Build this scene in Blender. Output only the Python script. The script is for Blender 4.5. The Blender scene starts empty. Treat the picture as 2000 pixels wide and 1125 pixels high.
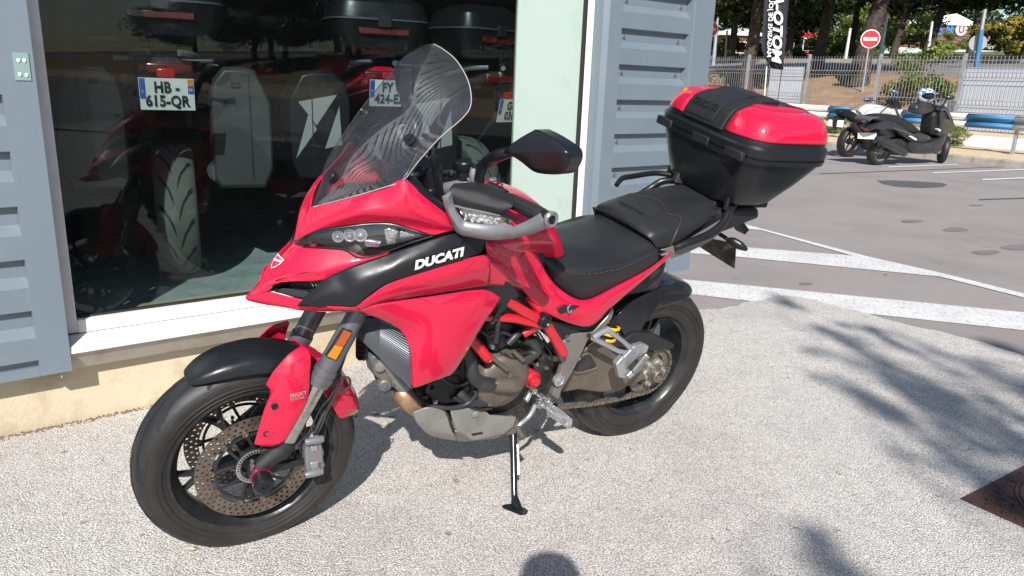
import bpy, bmesh, math, random
from math import sin, cos, pi, radians, sqrt, atan2
from mathutils import Vector, Matrix, noise
random.seed(7)
scene = bpy.context.scene
COL = scene.collection

# ------------------------------------------------------------------ camera
FOC, PITCH, ROLL, CAMZ = 1489.583885, .2680928978, -.0371806986, 1.341003688
cd = bpy.data.cameras.new('camera'); cam = bpy.data.objects.new('camera', cd); COL.objects.link(cam)
FWD = Vector((0, cos(PITCH), -sin(PITCH)))
_R = Matrix.Rotation(ROLL, 3, FWD)
RT = _R @ Vector((1, 0, 0)); UP = _R @ Vector((0, sin(PITCH), cos(PITCH)))
cam.matrix_world = Matrix(((RT.x, UP.x, -FWD.x, 0), (RT.y, UP.y, -FWD.y, 0), (RT.z, UP.z, -FWD.z, CAMZ), (0, 0, 0, 1)))
cd.sensor_width = 36; cd.lens = FOC / 2000 * 36; cd.clip_start = .05; cd.clip_end = 2000
scene.camera = cam
CAM = Vector((0, 0, CAMZ))
# ------------------------------------------------------------------ light
SUNEL = radians(37.8)
world = bpy.data.worlds.new('World'); scene.world = world; world.use_nodes = True
wn = world.node_tree.nodes; wn.clear()
_sky = wn.new('ShaderNodeTexSky'); _sky.sky_type = 'NISHITA'; _sky.sun_disc = False
_sky.sun_elevation = SUNEL; _sky.sun_rotation = radians(180); _sky.dust_density = .6; _sky.ozone_density = 1.3
_bg = wn.new('ShaderNodeBackground'); _bg.inputs[1].default_value = .085
_wo = wn.new('ShaderNodeOutputWorld')
world.node_tree.links.new(_sky.outputs[0], _bg.inputs[0]); world.node_tree.links.new(_bg.outputs[0], _wo.inputs[0])
sd = bpy.data.lights.new('sun', 'SUN'); sd.energy = 4.6; sd.angle = radians(.53); sd.color = (1, .955, .9)
sun = bpy.data.objects.new('sun', sd); COL.objects.link(sun)
SUND = Vector((.025, 1.28, -1)).normalized()
sun.rotation_euler = SUND.to_track_quat('-Z', 'Y').to_euler(); sun.location = (0, -10, 12)
scene.view_settings.view_transform = 'Standard'; scene.view_settings.look = 'None'
scene.view_settings.gamma = 1; scene.view_settings.use_curve_mapping = False
scene.view_settings.exposure = .62

# ------------------------------------------------------------------ frames of reference
# a ray of the lens is only used to measure: every point gets a depth, a plane or a height of its own
def ray(px, py):
    return RT * ((px - 1000) / FOC) - UP * ((py - 562.5) / FOC) + FWD
def at(px, py, depth): return CAM + ray(px, py) * depth
def aty(px, py, y):
    d = ray(px, py); return CAM + d * (y / d.y)
def gp(px, py, z=0.0):
    d = ray(px, py); return CAM + d * ((z - CAMZ) / d.z)
WAZ = .9106150657                               # direction of the shop front
WD = Vector((sin(WAZ), cos(WAZ), 0)); WN = Vector((cos(WAZ), -sin(WAZ), 0)); W0 = gp(0, 860); KW = .9607
def wp(s, off, z): return W0 + WD * (s * KW) + WN * (off * KW) + Vector((0, 0, z * KW))
BAZ, LEAN, STEER = .9610297749, .1865971336, .0440264903     # the motorcycle: heading, lean, steering
BO = Vector((-.775032285, 1.9841372314, 0))
BU = Vector((sin(BAZ), cos(BAZ), 0)); _v = Vector((cos(BAZ), -sin(BAZ), 0)); _z = Vector((0, 0, 1))
BV = _v * cos(LEAN) - _z * sin(LEAN); BW = _z * cos(LEAN) + _v * sin(LEAN)
SAX = Vector((sin(radians(24)), 0, cos(radians(24)))); PIV = Vector((-.109, 0, 0))
def rodr(ax, a, v):
    return v * cos(a) + ax.cross(v) * sin(a) + ax * ax.dot(v) * (1 - cos(a))
def steer(p, s=1): return rodr(SAX, STEER * s, p - PIV) + PIV
def bp(px, py, v, st=False):
    """point of the motorcycle (u back, v left, w up) at lateral distance v from its middle plane"""
    d = ray(px, py); o = CAM - BO
    ob = Vector((o.dot(BU), o.dot(BV), o.dot(BW))); db = Vector((d.dot(BU), d.dot(BV), d.dot(BW)))
    if st:
        ob = rodr(SAX, -STEER, ob - PIV) + PIV; db = rodr(SAX, -STEER, db)
    return ob + db * ((v - ob.y) / db.y)

# ------------------------------------------------------------------ materials
def mat(name, col, rough=.5, metal=0., coat=0., var=0., vscale=8., bump=0., bscale=60., spec=.5, dirt=None, dscale=3., dlo=.5, dhi=.7, rvar=0., dark=.5):
    m = bpy.data.materials.new(name); m.use_nodes = True
    nt = m.node_tree; N = nt.nodes; L = nt.links; b = N['Principled BSDF']
    b.inputs['Base Color'].default_value = (*col, 1); b.inputs['Roughness'].default_value = rough
    b.inputs['Metallic'].default_value = metal; b.inputs['Coat Weight'].default_value = coat
    b.inputs['Coat Roughness'].default_value = .022; b.inputs['Specular IOR Level'].default_value = spec
    tc = N.new('ShaderNodeTexCoord'); src = None
    def nz(sc, det=4, rg=.6):
        n = N.new('ShaderNodeTexNoise'); n.inputs['Scale'].default_value = sc; n.inputs['Detail'].default_value = det
        n.inputs['Roughness'].default_value = rg; L.new(tc.outputs['Object'], n.inputs['Vector']); return n
    def rmp(f, lo, hi, c0, c1):
        r = N.new('ShaderNodeValToRGB'); r.color_ramp.elements[0].position = lo; r.color_ramp.elements[1].position = hi
        r.color_ramp.elements[0].color = (*c0, 1); r.color_ramp.elements[1].color = (*c1, 1); L.new(f, r.inputs[0]); return r
    if var or dirt or rvar:
        n = nz(vscale)
        r = rmp(n.outputs[0], .3, .7, tuple(c * (1 - var * dark * 2) for c in col), tuple(min(1, c * (1 + var)) for c in col)); src = r.outputs[0]
        if dirt:
            n2 = nz(dscale, 8, .7); r2 = rmp(n2.outputs[0], dlo, dhi, (0, 0, 0), (1, 1, 1))
            mx = N.new('ShaderNodeMix'); mx.data_type = 'RGBA'; L.new(r2.outputs[0], mx.inputs[0]); L.new(src, mx.inputs[6]); mx.inputs[7].default_value = (*dirt, 1); src = mx.outputs[2]
        L.new(src, b.inputs['Base Color'])
        if rvar:
            n3 = nz(vscale * 2.3, 5); r3 = rmp(n3.outputs[0], .3, .75, (max(0, rough - rvar),) * 3, (min(1, rough + rvar),) * 3); L.new(r3.outputs[0], b.inputs['Roughness'])
    if bump:
        nb = nz(bscale, 3); bm_ = N.new('ShaderNodeBump'); bm_.inputs['Strength'].default_value = bump; bm_.inputs['Distance'].default_value = .01
        L.new(nb.outputs[0], bm_.inputs['Height']); L.new(bm_.outputs[0], b.inputs['Normal'])
    return m
def glassmat(name, tint, gloss=1., rough=.01, ior=1.5, dust=0., dcol=(.5, .5, .5), dscale=40):
    m = bpy.data.materials.new(name); m.use_nodes = True; nt = m.node_tree; N = nt.nodes; L = nt.links; N.clear()
    o = N.new('ShaderNodeOutputMaterial'); mx = N.new('ShaderNodeMixShader'); t = N.new('ShaderNodeBsdfTransparent'); g = N.new('ShaderNodeBsdfGlossy')
    t.inputs[0].default_value = (*tint, 1); g.inputs[0].default_value = (gloss,) * 3 + (1,); g.inputs['Roughness'].default_value = rough
    f = N.new('ShaderNodeFresnel'); gm = N.new('ShaderNodeNewGeometry'); mi = N.new('ShaderNodeMix')   # thin sheet: the back side reflects like the front
    mi.inputs[2].default_value = ior; mi.inputs[3].default_value = 1 / ior; L.new(gm.outputs['Backfacing'], mi.inputs[0]); L.new(mi.outputs[0], f.inputs[0])
    L.new(f.outputs[0], mx.inputs[0]); L.new(t.outputs[0], mx.inputs[1]); L.new(g.outputs[0], mx.inputs[2]); L.new(mx.outputs[0], o.inputs[0])
    if dust:
        tc = N.new('ShaderNodeTexCoord'); n = N.new('ShaderNodeTexNoise'); n.inputs['Scale'].default_value = dscale; n.inputs['Detail'].default_value = 8; n.inputs['Roughness'].default_value = .75; L.new(tc.outputs['Object'], n.inputs[0])
        r = N.new('ShaderNodeMapRange'); r.inputs[1].default_value = .42; r.inputs[2].default_value = .75; r.inputs[3].default_value = dust * .8; r.inputs[4].default_value = dust * 1.5; L.new(n.outputs[0], r.inputs[0])
        df = N.new('ShaderNodeBsdfDiffuse'); df.inputs[0].default_value = (*dcol, 1); m2 = N.new('ShaderNodeMixShader'); L.new(r.outputs[0], m2.inputs[0]); L.new(mx.outputs[0], m2.inputs[1]); L.new(df.outputs[0], m2.inputs[2]); L.new(m2.outputs[0], o.inputs[0])
    return m

M = {}
M['red'] = mat('red_gloss_paint', (.5, .008, .042), .38, coat=1., rvar=.04, vscale=3, bump=.008, bscale=90, spec=.12)
M['red_frame'] = mat('red_frame_paint', (.5, .008, .02), .35, coat=.6, dirt=(.2, .05, .04), dscale=20, dlo=.55, dhi=.9)
M['black_satin'] = mat('black_satin_plastic', (.009, .010, .0125), .34, rvar=.08, vscale=14, bump=.03, bscale=500, dirt=(.022, .022, .023), dscale=30, dlo=.62, dhi=.85, spec=.4)
M['black_rough'] = mat('black_textured_plastic', (.013, .0135, .0155), .5, bump=.25, bscale=700, dirt=(.032, .031, .031), dscale=12, dlo=.55, dhi=.9, spec=.4)
M['black_gloss'] = mat('black_gloss_plastic', (.012, .013, .016), .22, rvar=.1, vscale=9, dirt=(.05, .048, .045), dscale=40, dlo=.62, dhi=.8)
M['rubber'] = mat('tyre_rubber', (.0125, .013, .0145), .52, var=.25, vscale=20, bump=.12, bscale=300, dirt=(.036, .034, .034), dscale=9, dlo=.5, dhi=.85)
M['rubber_brown'] = mat('tyre_sidewall_rubber', (.0165, .0138, .0125), .6, var=.2, vscale=25, bump=.1, bscale=260, dirt=(.036, .03, .027), dscale=14, dlo=.45, dhi=.85)
M['groove'] = mat('tyre_groove', (.008, .008, .009), .8)
M['rim'] = mat('black_cast_wheel', (.014, .015, .017), .33, var=.2, dirt=(.05, .046, .043), dscale=22, dlo=.5, dhi=.85, bump=.05)
M['disc'] = mat('brake_disc_steel', (.22, .185, .16), .4, metal=.8, var=.25, vscale=30, dirt=(.14, .1, .075), dscale=25, dlo=.4, dhi=.75)
M['fork_grey'] = mat('grey_anodised_fork', (.135, .135, .148), .34, metal=.5, rvar=.06)
M['chrome'] = mat('fork_chrome', (.5, .49, .47), .18, metal=1., dirt=(.2, .18, .15), dscale=40, dlo=.5, dhi=.8)
M['alu'] = mat('cast_aluminium', (.42, .43, .45), .34, metal=.7, var=.1, bump=.05, bscale=200, dirt=(.3, .28, .26), dscale=18, dlo=.55, dhi=.85)
M['silver_plastic'] = mat('silver_painted_plastic', (.22, .225, .24), .36, metal=.45, rvar=.08, dirt=(.2, .19, .18), dscale=30, dlo=.6, dhi=.85)
M['belly'] = mat('grey_belly_pan', (.23, .23, .215), .45, metal=.2, dirt=(.14, .12, .1), dscale=9, dlo=.45, dhi=.75, bump=.06, bscale=80)
M['bronze'] = mat('bronze_engine_casing', (.15, .125, .105), .45, metal=.45, dirt=(.1, .08, .06), dscale=16, dlo=.42, dhi=.75, bump=.15, bscale=130)
M['swing'] = mat('swingarm_grey_brown', (.115, .095, .078), .42, metal=.35, dirt=(.17, .14, .108), dscale=11, dlo=.42, dhi=.75, bump=.08, bscale=100)
M['plate_grey'] = mat('grey_footpeg_plate', (.2, .185, .175), .4, metal=.4, dirt=(.14, .12, .1), dscale=14, dlo=.5, dhi=.8)
M['engine_dark'] = mat('dark_engine_metal', (.022, .0215, .0215), .48, metal=.3, dirt=(.075, .063, .053), dscale=15, dlo=.45, dhi=.8, bump=.2, bscale=90)
M['hose'] = mat('black_rubber_hose', (.02, .021, .024), .42, dirt=(.07, .065, .06), dscale=18, dlo=.5, dhi=.85)
M['seat'] = mat('black_seat_leatherette', (.0135, .0145, .0165), .45, spec=.4, bump=.12, bscale=380, rvar=.07, vscale=10, dirt=(.021, .022, .024), dscale=6, dlo=.4, dhi=.8)
M['stitch'] = mat('brown_seat_stitching', (.12, .05, .045), .7)
M['exhaust'] = mat('rust_tinted_exhaust', (.42, .27, .18), .45, metal=.6, dirt=(.25, .13, .07), dscale=20, dlo=.4, dhi=.7)
M['chainm'] = mat('dusty_chain_steel', (.23, .2, .165), .5, metal=.6, dirt=(.09, .075, .06), dscale=60, dlo=.4, dhi=.7)
M['spring'] = mat('yellow_shock_spring', (.7, .4, .01), .4, coat=.3)
M['magenta'] = mat('magenta_anodised_ring', (.4, .03, .09), .3, metal=.6)
M['redanod'] = mat('red_anodised_cover', (.55, .02, .03), .35, metal=.3, coat=.4)
M['orange'] = mat('orange_reflector', (.85, .26, .01), .25, coat=1, bump=.5, bscale=900)
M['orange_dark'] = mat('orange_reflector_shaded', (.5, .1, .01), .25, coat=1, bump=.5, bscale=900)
M['white_print'] = mat('white_lettering', (.7, .7, .69), .5)
M['grey_print'] = mat('grey_lettering', (.32, .3, .3), .5)
M['red_print'] = mat('red_lettering', (.5, .03, .03), .5)
M['black_print'] = mat('black_lettering', (.012, .012, .014), .5)
M['lens'] = glassmat('clear_lens', (.93, .94, .95), .9)
M['screen'] = glassmat('smoked_windscreen', (.68, .69, .73), 1., .02, 1.55, .05, (.42, .45, .52), 14)
M['window_glass'] = glassmat('shop_window_glass', (.77, .83, .825), .5, .0, 1.52, .0025, (.4, .42, .42), 12)
M['led'] = mat('indicator_reflector_chrome', (.75, .75, .74), .18, metal=.9, bump=1., bscale=130)
M['mirrorglass'] = mat('mirror_glass', (.8, .8, .8), .02, metal=1)
M['tail_red'] = mat('red_tail_lens', (.45, .01, .012), .15, coat=1)
M['grey_rubber'] = mat('grey_peg_rubber', (.11, .11, .112), .6, dirt=(.2, .19, .18), dscale=60, dlo=.4, dhi=.8)
M['bolt'] = mat('zinc_bolt', (.4, .4, .4), .3, metal=.9)
M['grip'] = mat('grip_rubber', (.02, .02, .021), .6, bump=.2, bscale=600)
M['radiator'] = mat('radiator_core', (.008, .008, .009), .6); M['fin'] = mat('radiator_fin', (.15, .165, .19), .4, metal=.5); M['cooler'] = mat('blue_grey_cast_part', (.1, .115, .135), .5, metal=.3, dirt=(.16, .14, .12), dscale=18, dlo=.45, dhi=.7, bump=.1)

# ------------------------------------------------------------------ mesh helpers
def V(p):
    return p if isinstance(p, Vector) else Vector(p)
class MB:
    def __init__(s): s.v = []; s.f = []
    def add(s, vs, fs):
        n = len(s.v); s.v += [Vector(x) for x in vs]; s.f += [tuple(i + n for i in f) for f in fs]; return s
    def mirror(s):
        vs = [Vector((p.x, -p.y, p.z)) for p in s.v]; fs = [tuple(reversed(f)) for f in s.f]; return s.add(vs, fs)
    def grid(s, rows, closed=False, caps=False):
        n = len(s.v); R = len(rows); C = len(rows[0])
        for r in rows: s.v += [Vector(x) for x in r]
        for i in range(R - 1):
            for j in range(C if closed else C - 1):
                j2 = (j + 1) % C; s.f.append((n + i * C + j, n + i * C + j2, n + (i + 1) * C + j2, n + (i + 1) * C + j))
        if caps: s.f.append(tuple(n + j for j in range(C))); s.f.append(tuple(n + (R - 1) * C + j for j in range(C)))
        return s
    def box(s, c, sx, sy, sz, ax=None):
        X, Y, Z = ax or (Vector((1, 0, 0)), Vector((0, 1, 0)), Vector((0, 0, 1)))
        c = V(c); vs = [c + X * (a * sx / 2) + Y * (b * sy / 2) + Z * (d * sz / 2) for a in (-1, 1) for b in (-1, 1) for d in (-1, 1)]
        return s.add(vs, [(0, 1, 3, 2), (4, 6, 7, 5), (0, 4, 5, 1), (2, 3, 7, 6), (0, 2, 6, 4), (1, 5, 7, 3)])
    def bar(s, a, b, w, h, up=(0, 0, 1)):
        a = V(a); b = V(b); d = (b - a); L = d.length; d.normalize(); u = V(up); sd_ = d.cross(u).normalized(); u = sd_.cross(d)
        return s.box((a + b) / 2, L, w, h, (d, sd_, u))
    def tube(s, pts, r, n=10, caps=True, sm=0, flat=1.):
        pts = [V(p) for p in pts]
        rs = r if isinstance(r, (list, tuple)) else [r] * len(pts)
        if sm: pts, rs = crs(pts, rs, sm)
        rows = []; pv = None
        for i, p in enumerate(pts):
            d = (pts[min(i + 1, len(pts) - 1)] - pts[max(i - 1, 0)])
            if d.length < 1e-9: d = Vector((0, 0, 1))
            d.normalize()
            if pv is None: pv = d.cross(Vector((0, 1, 0)) if abs(d.y) < .9 else Vector((0, 0, 1))).normalized()
            pv = (pv - d * pv.dot(d)).normalized(); q = d.cross(pv)
            rows.append([p + pv * (cos(2 * pi * k / n) * rs[i]) + q * (sin(2 * pi * k / n) * rs[i] * flat) for k in range(n)])
        return s.grid(rows, True, caps)
    def cyl(s, a, b, r0, r1=None, n=20): return s.tube([a, b], [r0, r0 if r1 is None else r1], n)
    def lathe(s, c, ax, prof, n=32, closed=False):
        """prof: (distance along axis, radius)"""
        c = V(c); ax = V(ax).normalized(); e = ax.cross(Vector((0, 0, 1)) if abs(ax.z) < .9 else Vector((1, 0, 0))).normalized(); g = ax.cross(e)
        rows = [[c + ax * a + (e * cos(2 * pi * k / n) + g * sin(2 * pi * k / n)) * r for k in range(n)] for a, r in prof]
        if closed: rows.append(rows[0])
        return s.grid(rows, True, not closed)
    def sphere(s, c, r, n=10, sq=(1, 1, 1)):
        c = V(c); rows = []
        for i in range(1, n):
            a = pi * i / n; rows.append([c + Vector((sin(a) * cos(2 * pi * k / (2 * n)) * r * sq[0], sin(a) * sin(2 * pi * k / (2 * n)) * r * sq[1], cos(a) * r * sq[2])) for k in range(2 * n)])
        return s.grid(rows, True, True)
    def prism(s, pts, d):
        """pts: outline, d: extrusion vector"""
        pts = [V(p) for p in pts]; d = V(d); n = len(pts); k = len(s.v)
        s.v += pts + [p + d for p in pts]
        s.f.append(tuple(k + i for i in range(n))); s.f.append(tuple(k + n + i for i in reversed(range(n))))
        for i in range(n): j = (i + 1) % n; s.f.append((k + i, k + j, k + n + j, k + n + i))
        return s
def cr1(p0, p1, p2, p3, t):
    return (p1 * 2 + (p2 - p0) * t + (p0 * 2 - p1 * 5 + p2 * 4 - p3) * t * t + (p1 * 3 - p0 - p2 * 3 + p3) * t ** 3) * .5
def crs(pts, rs, k):
    P = []; R = []; n = len(pts)
    for i in range(n - 1):
        a, b, c, d = pts[max(i - 1, 0)], pts[i], pts[i + 1], pts[min(i + 2, n - 1)]
        for j in range(k):
            t = j / k; P.append(cr1(a, b, c, d, t)); R.append(rs[i] * (1 - t) + rs[i + 1] * t)
    P.append(pts[-1]); R.append(rs[-1]); return P, R
def cr(pts, k): return crs([V(p) for p in pts], [0] * len(pts), k)[0]
def patch(rows, nu=4, nv=4):
    """smooth grid through rows of control points"""
    rows = [cr(r, nu) for r in rows]; cols = list(zip(*rows)); cols = [cr(c, nv) for c in cols]; return [list(r) for r in zip(*cols)]

def finish(me, smooth, angle=38):
    bm = bmesh.new(); bm.from_mesh(me); bmesh.ops.remove_doubles(bm, verts=bm.verts, dist=1e-5)
    bmesh.ops.recalc_face_normals(bm, faces=bm.faces)
    if smooth:
        for f in bm.faces: f.smooth = True
        for e in bm.edges:
            if len(e.link_faces) == 2 and e.calc_face_angle(0) > radians(angle): e.smooth = False
    bm.to_mesh(me); bm.free()
def mesh(name, mb, m, smooth=True, angle=38):
    me = bpy.data.meshes.new(name); me.from_pydata([tuple(v) for v in mb.v], [], mb.f); me.validate(); finish(me, smooth, angle)
    for x in (m if isinstance(m, (list, tuple)) else [m]): me.materials.append(x)
    return me
def obj(name, mb, m, parent=None, smooth=True, angle=38, bevel=0, solid=0, sub=0, kind=None, label=None, cat=None, group=None, loc=None, seg=2):
    o = bpy.data.objects.new(name, mb if isinstance(mb, bpy.types.Mesh) else mesh(name, mb, m, smooth, angle)); COL.objects.link(o)
    if parent: o.parent = parent
    if loc is not None: o.location = loc
    if solid: x = o.modifiers.new('solid', 'SOLIDIFY'); x.thickness = abs(solid); x.offset = -1 if solid > 0 else 1
    if bevel:
        x = o.modifiers.new('bevel', 'BEVEL'); x.width = bevel; x.segments = seg; x.limit_method = 'ANGLE'; x.angle_limit = radians(32)
        x.harden_normals = False
    if sub: x = o.modifiers.new('sub', 'SUBSURF'); x.levels = sub; x.render_levels = sub
    tag(o, label, cat, group, kind); return o
def tag(o, label=None, cat=None, group=None, kind=None):
    if label: o['label'] = label
    if cat: o['category'] = cat
    if group: o['group'] = group
    if kind: o['kind'] = kind
    return o
def empty(name, label=None, cat=None, group=None, loc=(0, 0, 0), rz=0, kind=None):
    o = bpy.data.objects.new(name, None); COL.objects.link(o); o.location = loc; o.rotation_euler = (0, 0, rz); o.empty_display_size = .1
    return tag(o, label, cat, group, kind)
def kids(o): return [c for c in bpy.data.objects if c.parent == o]
def copy_tree(o, parent=None):
    c = o.copy(); COL.objects.link(c)
    if parent: c.parent = parent
    for ch in kids(o): copy_tree(ch, c)
    return c
def textmesh(txt, size, ext=.001, bold=0., shear=0., sx=1., align='CENTER', spacing=1.):
    c = bpy.data.curves.new('text', 'FONT'); c.body = txt; c.size = size; c.extrude = ext; c.offset = bold; c.shear = shear
    c.align_x = align; c.align_y = 'CENTER'; c.space_character = spacing; c.resolution_u = 3
    o = bpy.data.objects.new('text', c); COL.objects.link(o)
    dg = bpy.context.evaluated_depsgraph_get(); dg.update()
    me = bpy.data.meshes.new_from_object(o.evaluated_get(dg)); bpy.data.objects.remove(o)
    for v in me.vertices: v.co.x *= sx
    return me
def text(txt, size, m, origin, X, Y, parent=None, name='lettering', frame=None, flip=False, **k):
    """flat lettering: X is the reading direction, Y up, both unit vectors"""
    me = textmesh(txt, size, **k); X = V(X).normalized(); Y = V(Y); Y = (Y - X * Y.dot(X)).normalized(); Z = X.cross(Y); o_ = V(origin)
    for v in me.vertices:
        p = o_ + X * v.co.x + Y * v.co.y + Z * v.co.z
        v.co = frame(p) if frame else p
    if flip: me.flip_normals()
    me.materials.clear(); me.materials.append(m)
    o = bpy.data.objects.new(name, me); COL.objects.link(o)
    if parent: o.parent = parent
    return o

# ------------------------------------------------------------------ surfaces of the place
def nodes(name):
    m = bpy.data.materials.new(name); m.use_nodes = True; nt = m.node_tree; return m, nt.nodes, nt.links, nt.nodes['Principled BSDF']
def N_noise(N, L, tc, sc, det=4, rg=.6):
    n = N.new('ShaderNodeTexNoise'); n.inputs['Scale'].default_value = sc; n.inputs['Detail'].default_value = det; n.inputs['Roughness'].default_value = rg
    L.new(tc.outputs['Object'], n.inputs['Vector']); return n
def N_ramp(N, L, f, stops):
    r = N.new('ShaderNodeValToRGB'); e = r.color_ramp.elements
    while len(e) < len(stops): e.new(.5)
    for x, (p, c) in zip(e, stops): x.position = p; x.color = (*c, 1)
    L.new(f, r.inputs[0]); return r
def N_mix(N, L, fac, a, b, mode='MIX'):
    x = N.new('ShaderNodeMix'); x.data_type = 'RGBA'; x.blend_type = mode
    for i, q in ((0, fac), (6, a), (7, b)):
        if hasattr(q, 'links'): L.new(q, x.inputs[i])
        elif i == 0: x.inputs[0].default_value = q
        else: x.inputs[i].default_value = (*q, 1)
    return x.outputs[2]
def pebble_mat():
    m, N, L, b = nodes('exposed_pebble_concrete'); tc = N.new('ShaderNodeTexCoord')
    vo = N.new('ShaderNodeTexVoronoi'); vo.inputs['Scale'].default_value = 200; L.new(tc.outputs['Object'], vo.inputs['Vector'])
    dn = N_noise(N, L, tc, 190, 3, .6); big = N_noise(N, L, tc, 1.1, 5, .6)
    gap = N_ramp(N, L, vo.outputs['Distance'], [(.42, (0, 0, 0)), (.72, (1, 1, 1))])
    stone = N_ramp(N, L, vo.outputs['Color'], [(.1, (.56, .53, .5)), (.5, (.71, .685, .655)), (.9, (.82, .805, .78))])
    gm = N_ramp(N, L, dn.outputs[0], [(.5, (.0, .0, .0)), (.66, (1, 1, 1))])
    c = N_mix(N, L, gap.outputs[0], stone.outputs[0], (.3, .285, .27))
    c = N_mix(N, L, gm.outputs[0], c, (.31, .293, .28))
    tone = N_ramp(N, L, big.outputs[0], [(.3, (.84, .82, .82)), (.55, (1, .99, .97)), (.75, (.9, .91, .95))])
    c = N_mix(N, L, 1., c, tone.outputs[0], 'MULTIPLY'); md = N_noise(N, L, tc, 14, 6, .7); mr_ = N_ramp(N, L, md.outputs[0], [(.35, (.86, .85, .84)), (.55, (1, 1, 1))]); c = N_mix(N, L, .8, c, mr_.outputs[0], 'MULTIPLY')
    sp_ = N_noise(N, L, tc, 38, 2, .5); sr_ = N_ramp(N, L, sp_.outputs[0], [(.27, (.45, .42, .4)), (.31, (1, 1, 1))]); c = N_mix(N, L, .8, c, sr_.outputs[0], 'MULTIPLY'); L.new(c, b.inputs['Base Color'])
    b.inputs['Roughness'].default_value = .8; b.inputs['Specular IOR Level'].default_value = .25
    bu = N.new('ShaderNodeBump'); bu.inputs['Strength'].default_value = .75; bu.inputs['Distance'].default_value = .004; bu.invert = True
    L.new(vo.outputs['Distance'], bu.inputs['Height']); L.new(bu.outputs[0], b.inputs['Normal']); return m
def asphalt_mat():
    m, N, L, b = nodes('weathered_asphalt'); tc = N.new('ShaderNodeTexCoord')
    f = N_noise(N, L, tc, 160, 3, .7); g = N_noise(N, L, tc, .9, 7, .6); h = N_noise(N, L, tc, 7, 5, .65)
    c0 = N_ramp(N, L, f.outputs[0], [(.32, (.185, .163, .155)), (.5, (.28, .252, .24)), (.7, (.385, .352, .335))])
    t = N_ramp(N, L, g.outputs[0], [(.3, (.82, .82, .83)), (.55, (1, 1, 1)), (.75, (1.0, .97, .95))])
    s = N_ramp(N, L, h.outputs[0], [(.55, (1, 1, 1)), (.72, (.8, .79, .79))])
    c = N_mix(N, L, 1., c0.outputs[0], t.outputs[0], 'MULTIPLY'); c = N_mix(N, L, .7, c, s.outputs[0], 'MULTIPLY'); L.new(c, b.inputs['Base Color'])
    b.inputs['Roughness'].default_value = .85; b.inputs['Specular IOR Level'].default_value = .3
    bu = N.new('ShaderNodeBump'); bu.inputs['Strength'].default_value = .35; bu.inputs['Distance'].default_value = .004
    L.new(f.outputs[0], bu.inputs['Height']); L.new(bu.outputs[0], b.inputs['Normal']); return m
def paint_mat():
    m, N, L, b = nodes('worn_road_paint'); tc = N.new('ShaderNodeTexCoord')
    mp = N.new('ShaderNodeMapping'); L.new(tc.outputs['Object'], mp.inputs[0]); mp.inputs['Rotation'].default_value = (0, 0, radians(-75)); mp.inputs['Scale'].default_value = (2.2, 1, 1)
    f = N.new('ShaderNodeTexNoise'); f.inputs['Scale'].default_value = 22; f.inputs['Detail'].default_value = 8; f.inputs['Roughness'].default_value = .75; L.new(mp.outputs[0], f.inputs[0])
    g = N_noise(N, L, tc, 3, 4, .6)
    c0 = N_ramp(N, L, f.outputs[0], [(.37, (.26, .24, .23)), (.44, (.6, .59, .58)), (.7, (.74, .73, .72))])
    t = N_ramp(N, L, g.outputs[0], [(.35, (.86, .86, .86)), (.6, (1, 1, 1))])
    L.new(N_mix(N, L, 1., c0.outputs[0], t.outputs[0], 'MULTIPLY'), b.inputs['Base Color']); b.inputs['Roughness'].default_value = .7; return m
def foliage_mat(name, lo, mid, hi, sc=.6):
    m, N, L, b = nodes(name); tc = N.new('ShaderNodeTexCoord'); g = N_noise(N, L, tc, sc, 4, .7); f = N_noise(N, L, tc, 9, 2, .6)
    c0 = N_ramp(N, L, g.outputs[0], [(.35, lo), (.52, mid), (.68, hi)]); t = N_ramp(N, L, f.outputs[0], [(.3, (.55, .55, .55)), (.7, (1.15, 1.15, 1.1))])
    L.new(N_mix(N, L, 1., c0.outputs[0], t.outputs[0], 'MULTIPLY'), b.inputs['Base Color']); b.inputs['Roughness'].default_value = .6
    b.inputs['Transmission Weight'].default_value = 0; b.inputs['Specular IOR Level'].default_value = .3; return m
M['pebble'] = pebble_mat(); M['asphalt'] = asphalt_mat(); M['paint'] = paint_mat()
M['foliage'] = foliage_mat('pine_needles', (.012, .022, .008), (.03, .05, .014), (.085, .11, .024))
M['foliage_light'] = foliage_mat('light_green_leaves', (.06, .095, .022), (.13, .175, .034), (.26, .27, .05), 1.5)
M['foliage_yellow'] = foliage_mat('yellow_autumn_leaves', (.1, .1, .018), (.24, .2, .025), (.38, .27, .035), 1.2)
M['dry'] = mat('dry_stems', (.3, .24, .16), .8, var=.4, vscale=6)
M['bark'] = mat('pine_bark', (.06, .045, .037), .9, var=.5, vscale=5, bump=1., bscale=9, dirt=(.022, .017, .015), dscale=6, dlo=.45, dhi=.6)
M['clad'] = mat('blue_grey_cladding_paint', (.15, .192, .228), .42, metal=.15, rvar=.05, vscale=3, dirt=(.18, .215, .245), dscale=5, dlo=.45, dhi=.8)
M['clad_flash'] = mat('blue_grey_flashing_paint', (.16, .2, .238), .4, metal=.15, rvar=.05, vscale=2, dirt=(.19, .22, .24), dscale=4, dlo=.5, dhi=.85)
M['frame_white'] = mat('white_window_frame', (.72, .68, .66), .4, dirt=(.5, .44, .38), dscale=6, dlo=.5, dhi=.85)
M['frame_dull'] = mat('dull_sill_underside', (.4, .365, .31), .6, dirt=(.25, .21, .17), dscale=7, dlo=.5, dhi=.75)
M['mint'] = mat('pale_mint_panel', (.41, .5, .45), .5, dirt=(.34, .43, .38), dscale=5, dlo=.55, dhi=.8)
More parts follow.
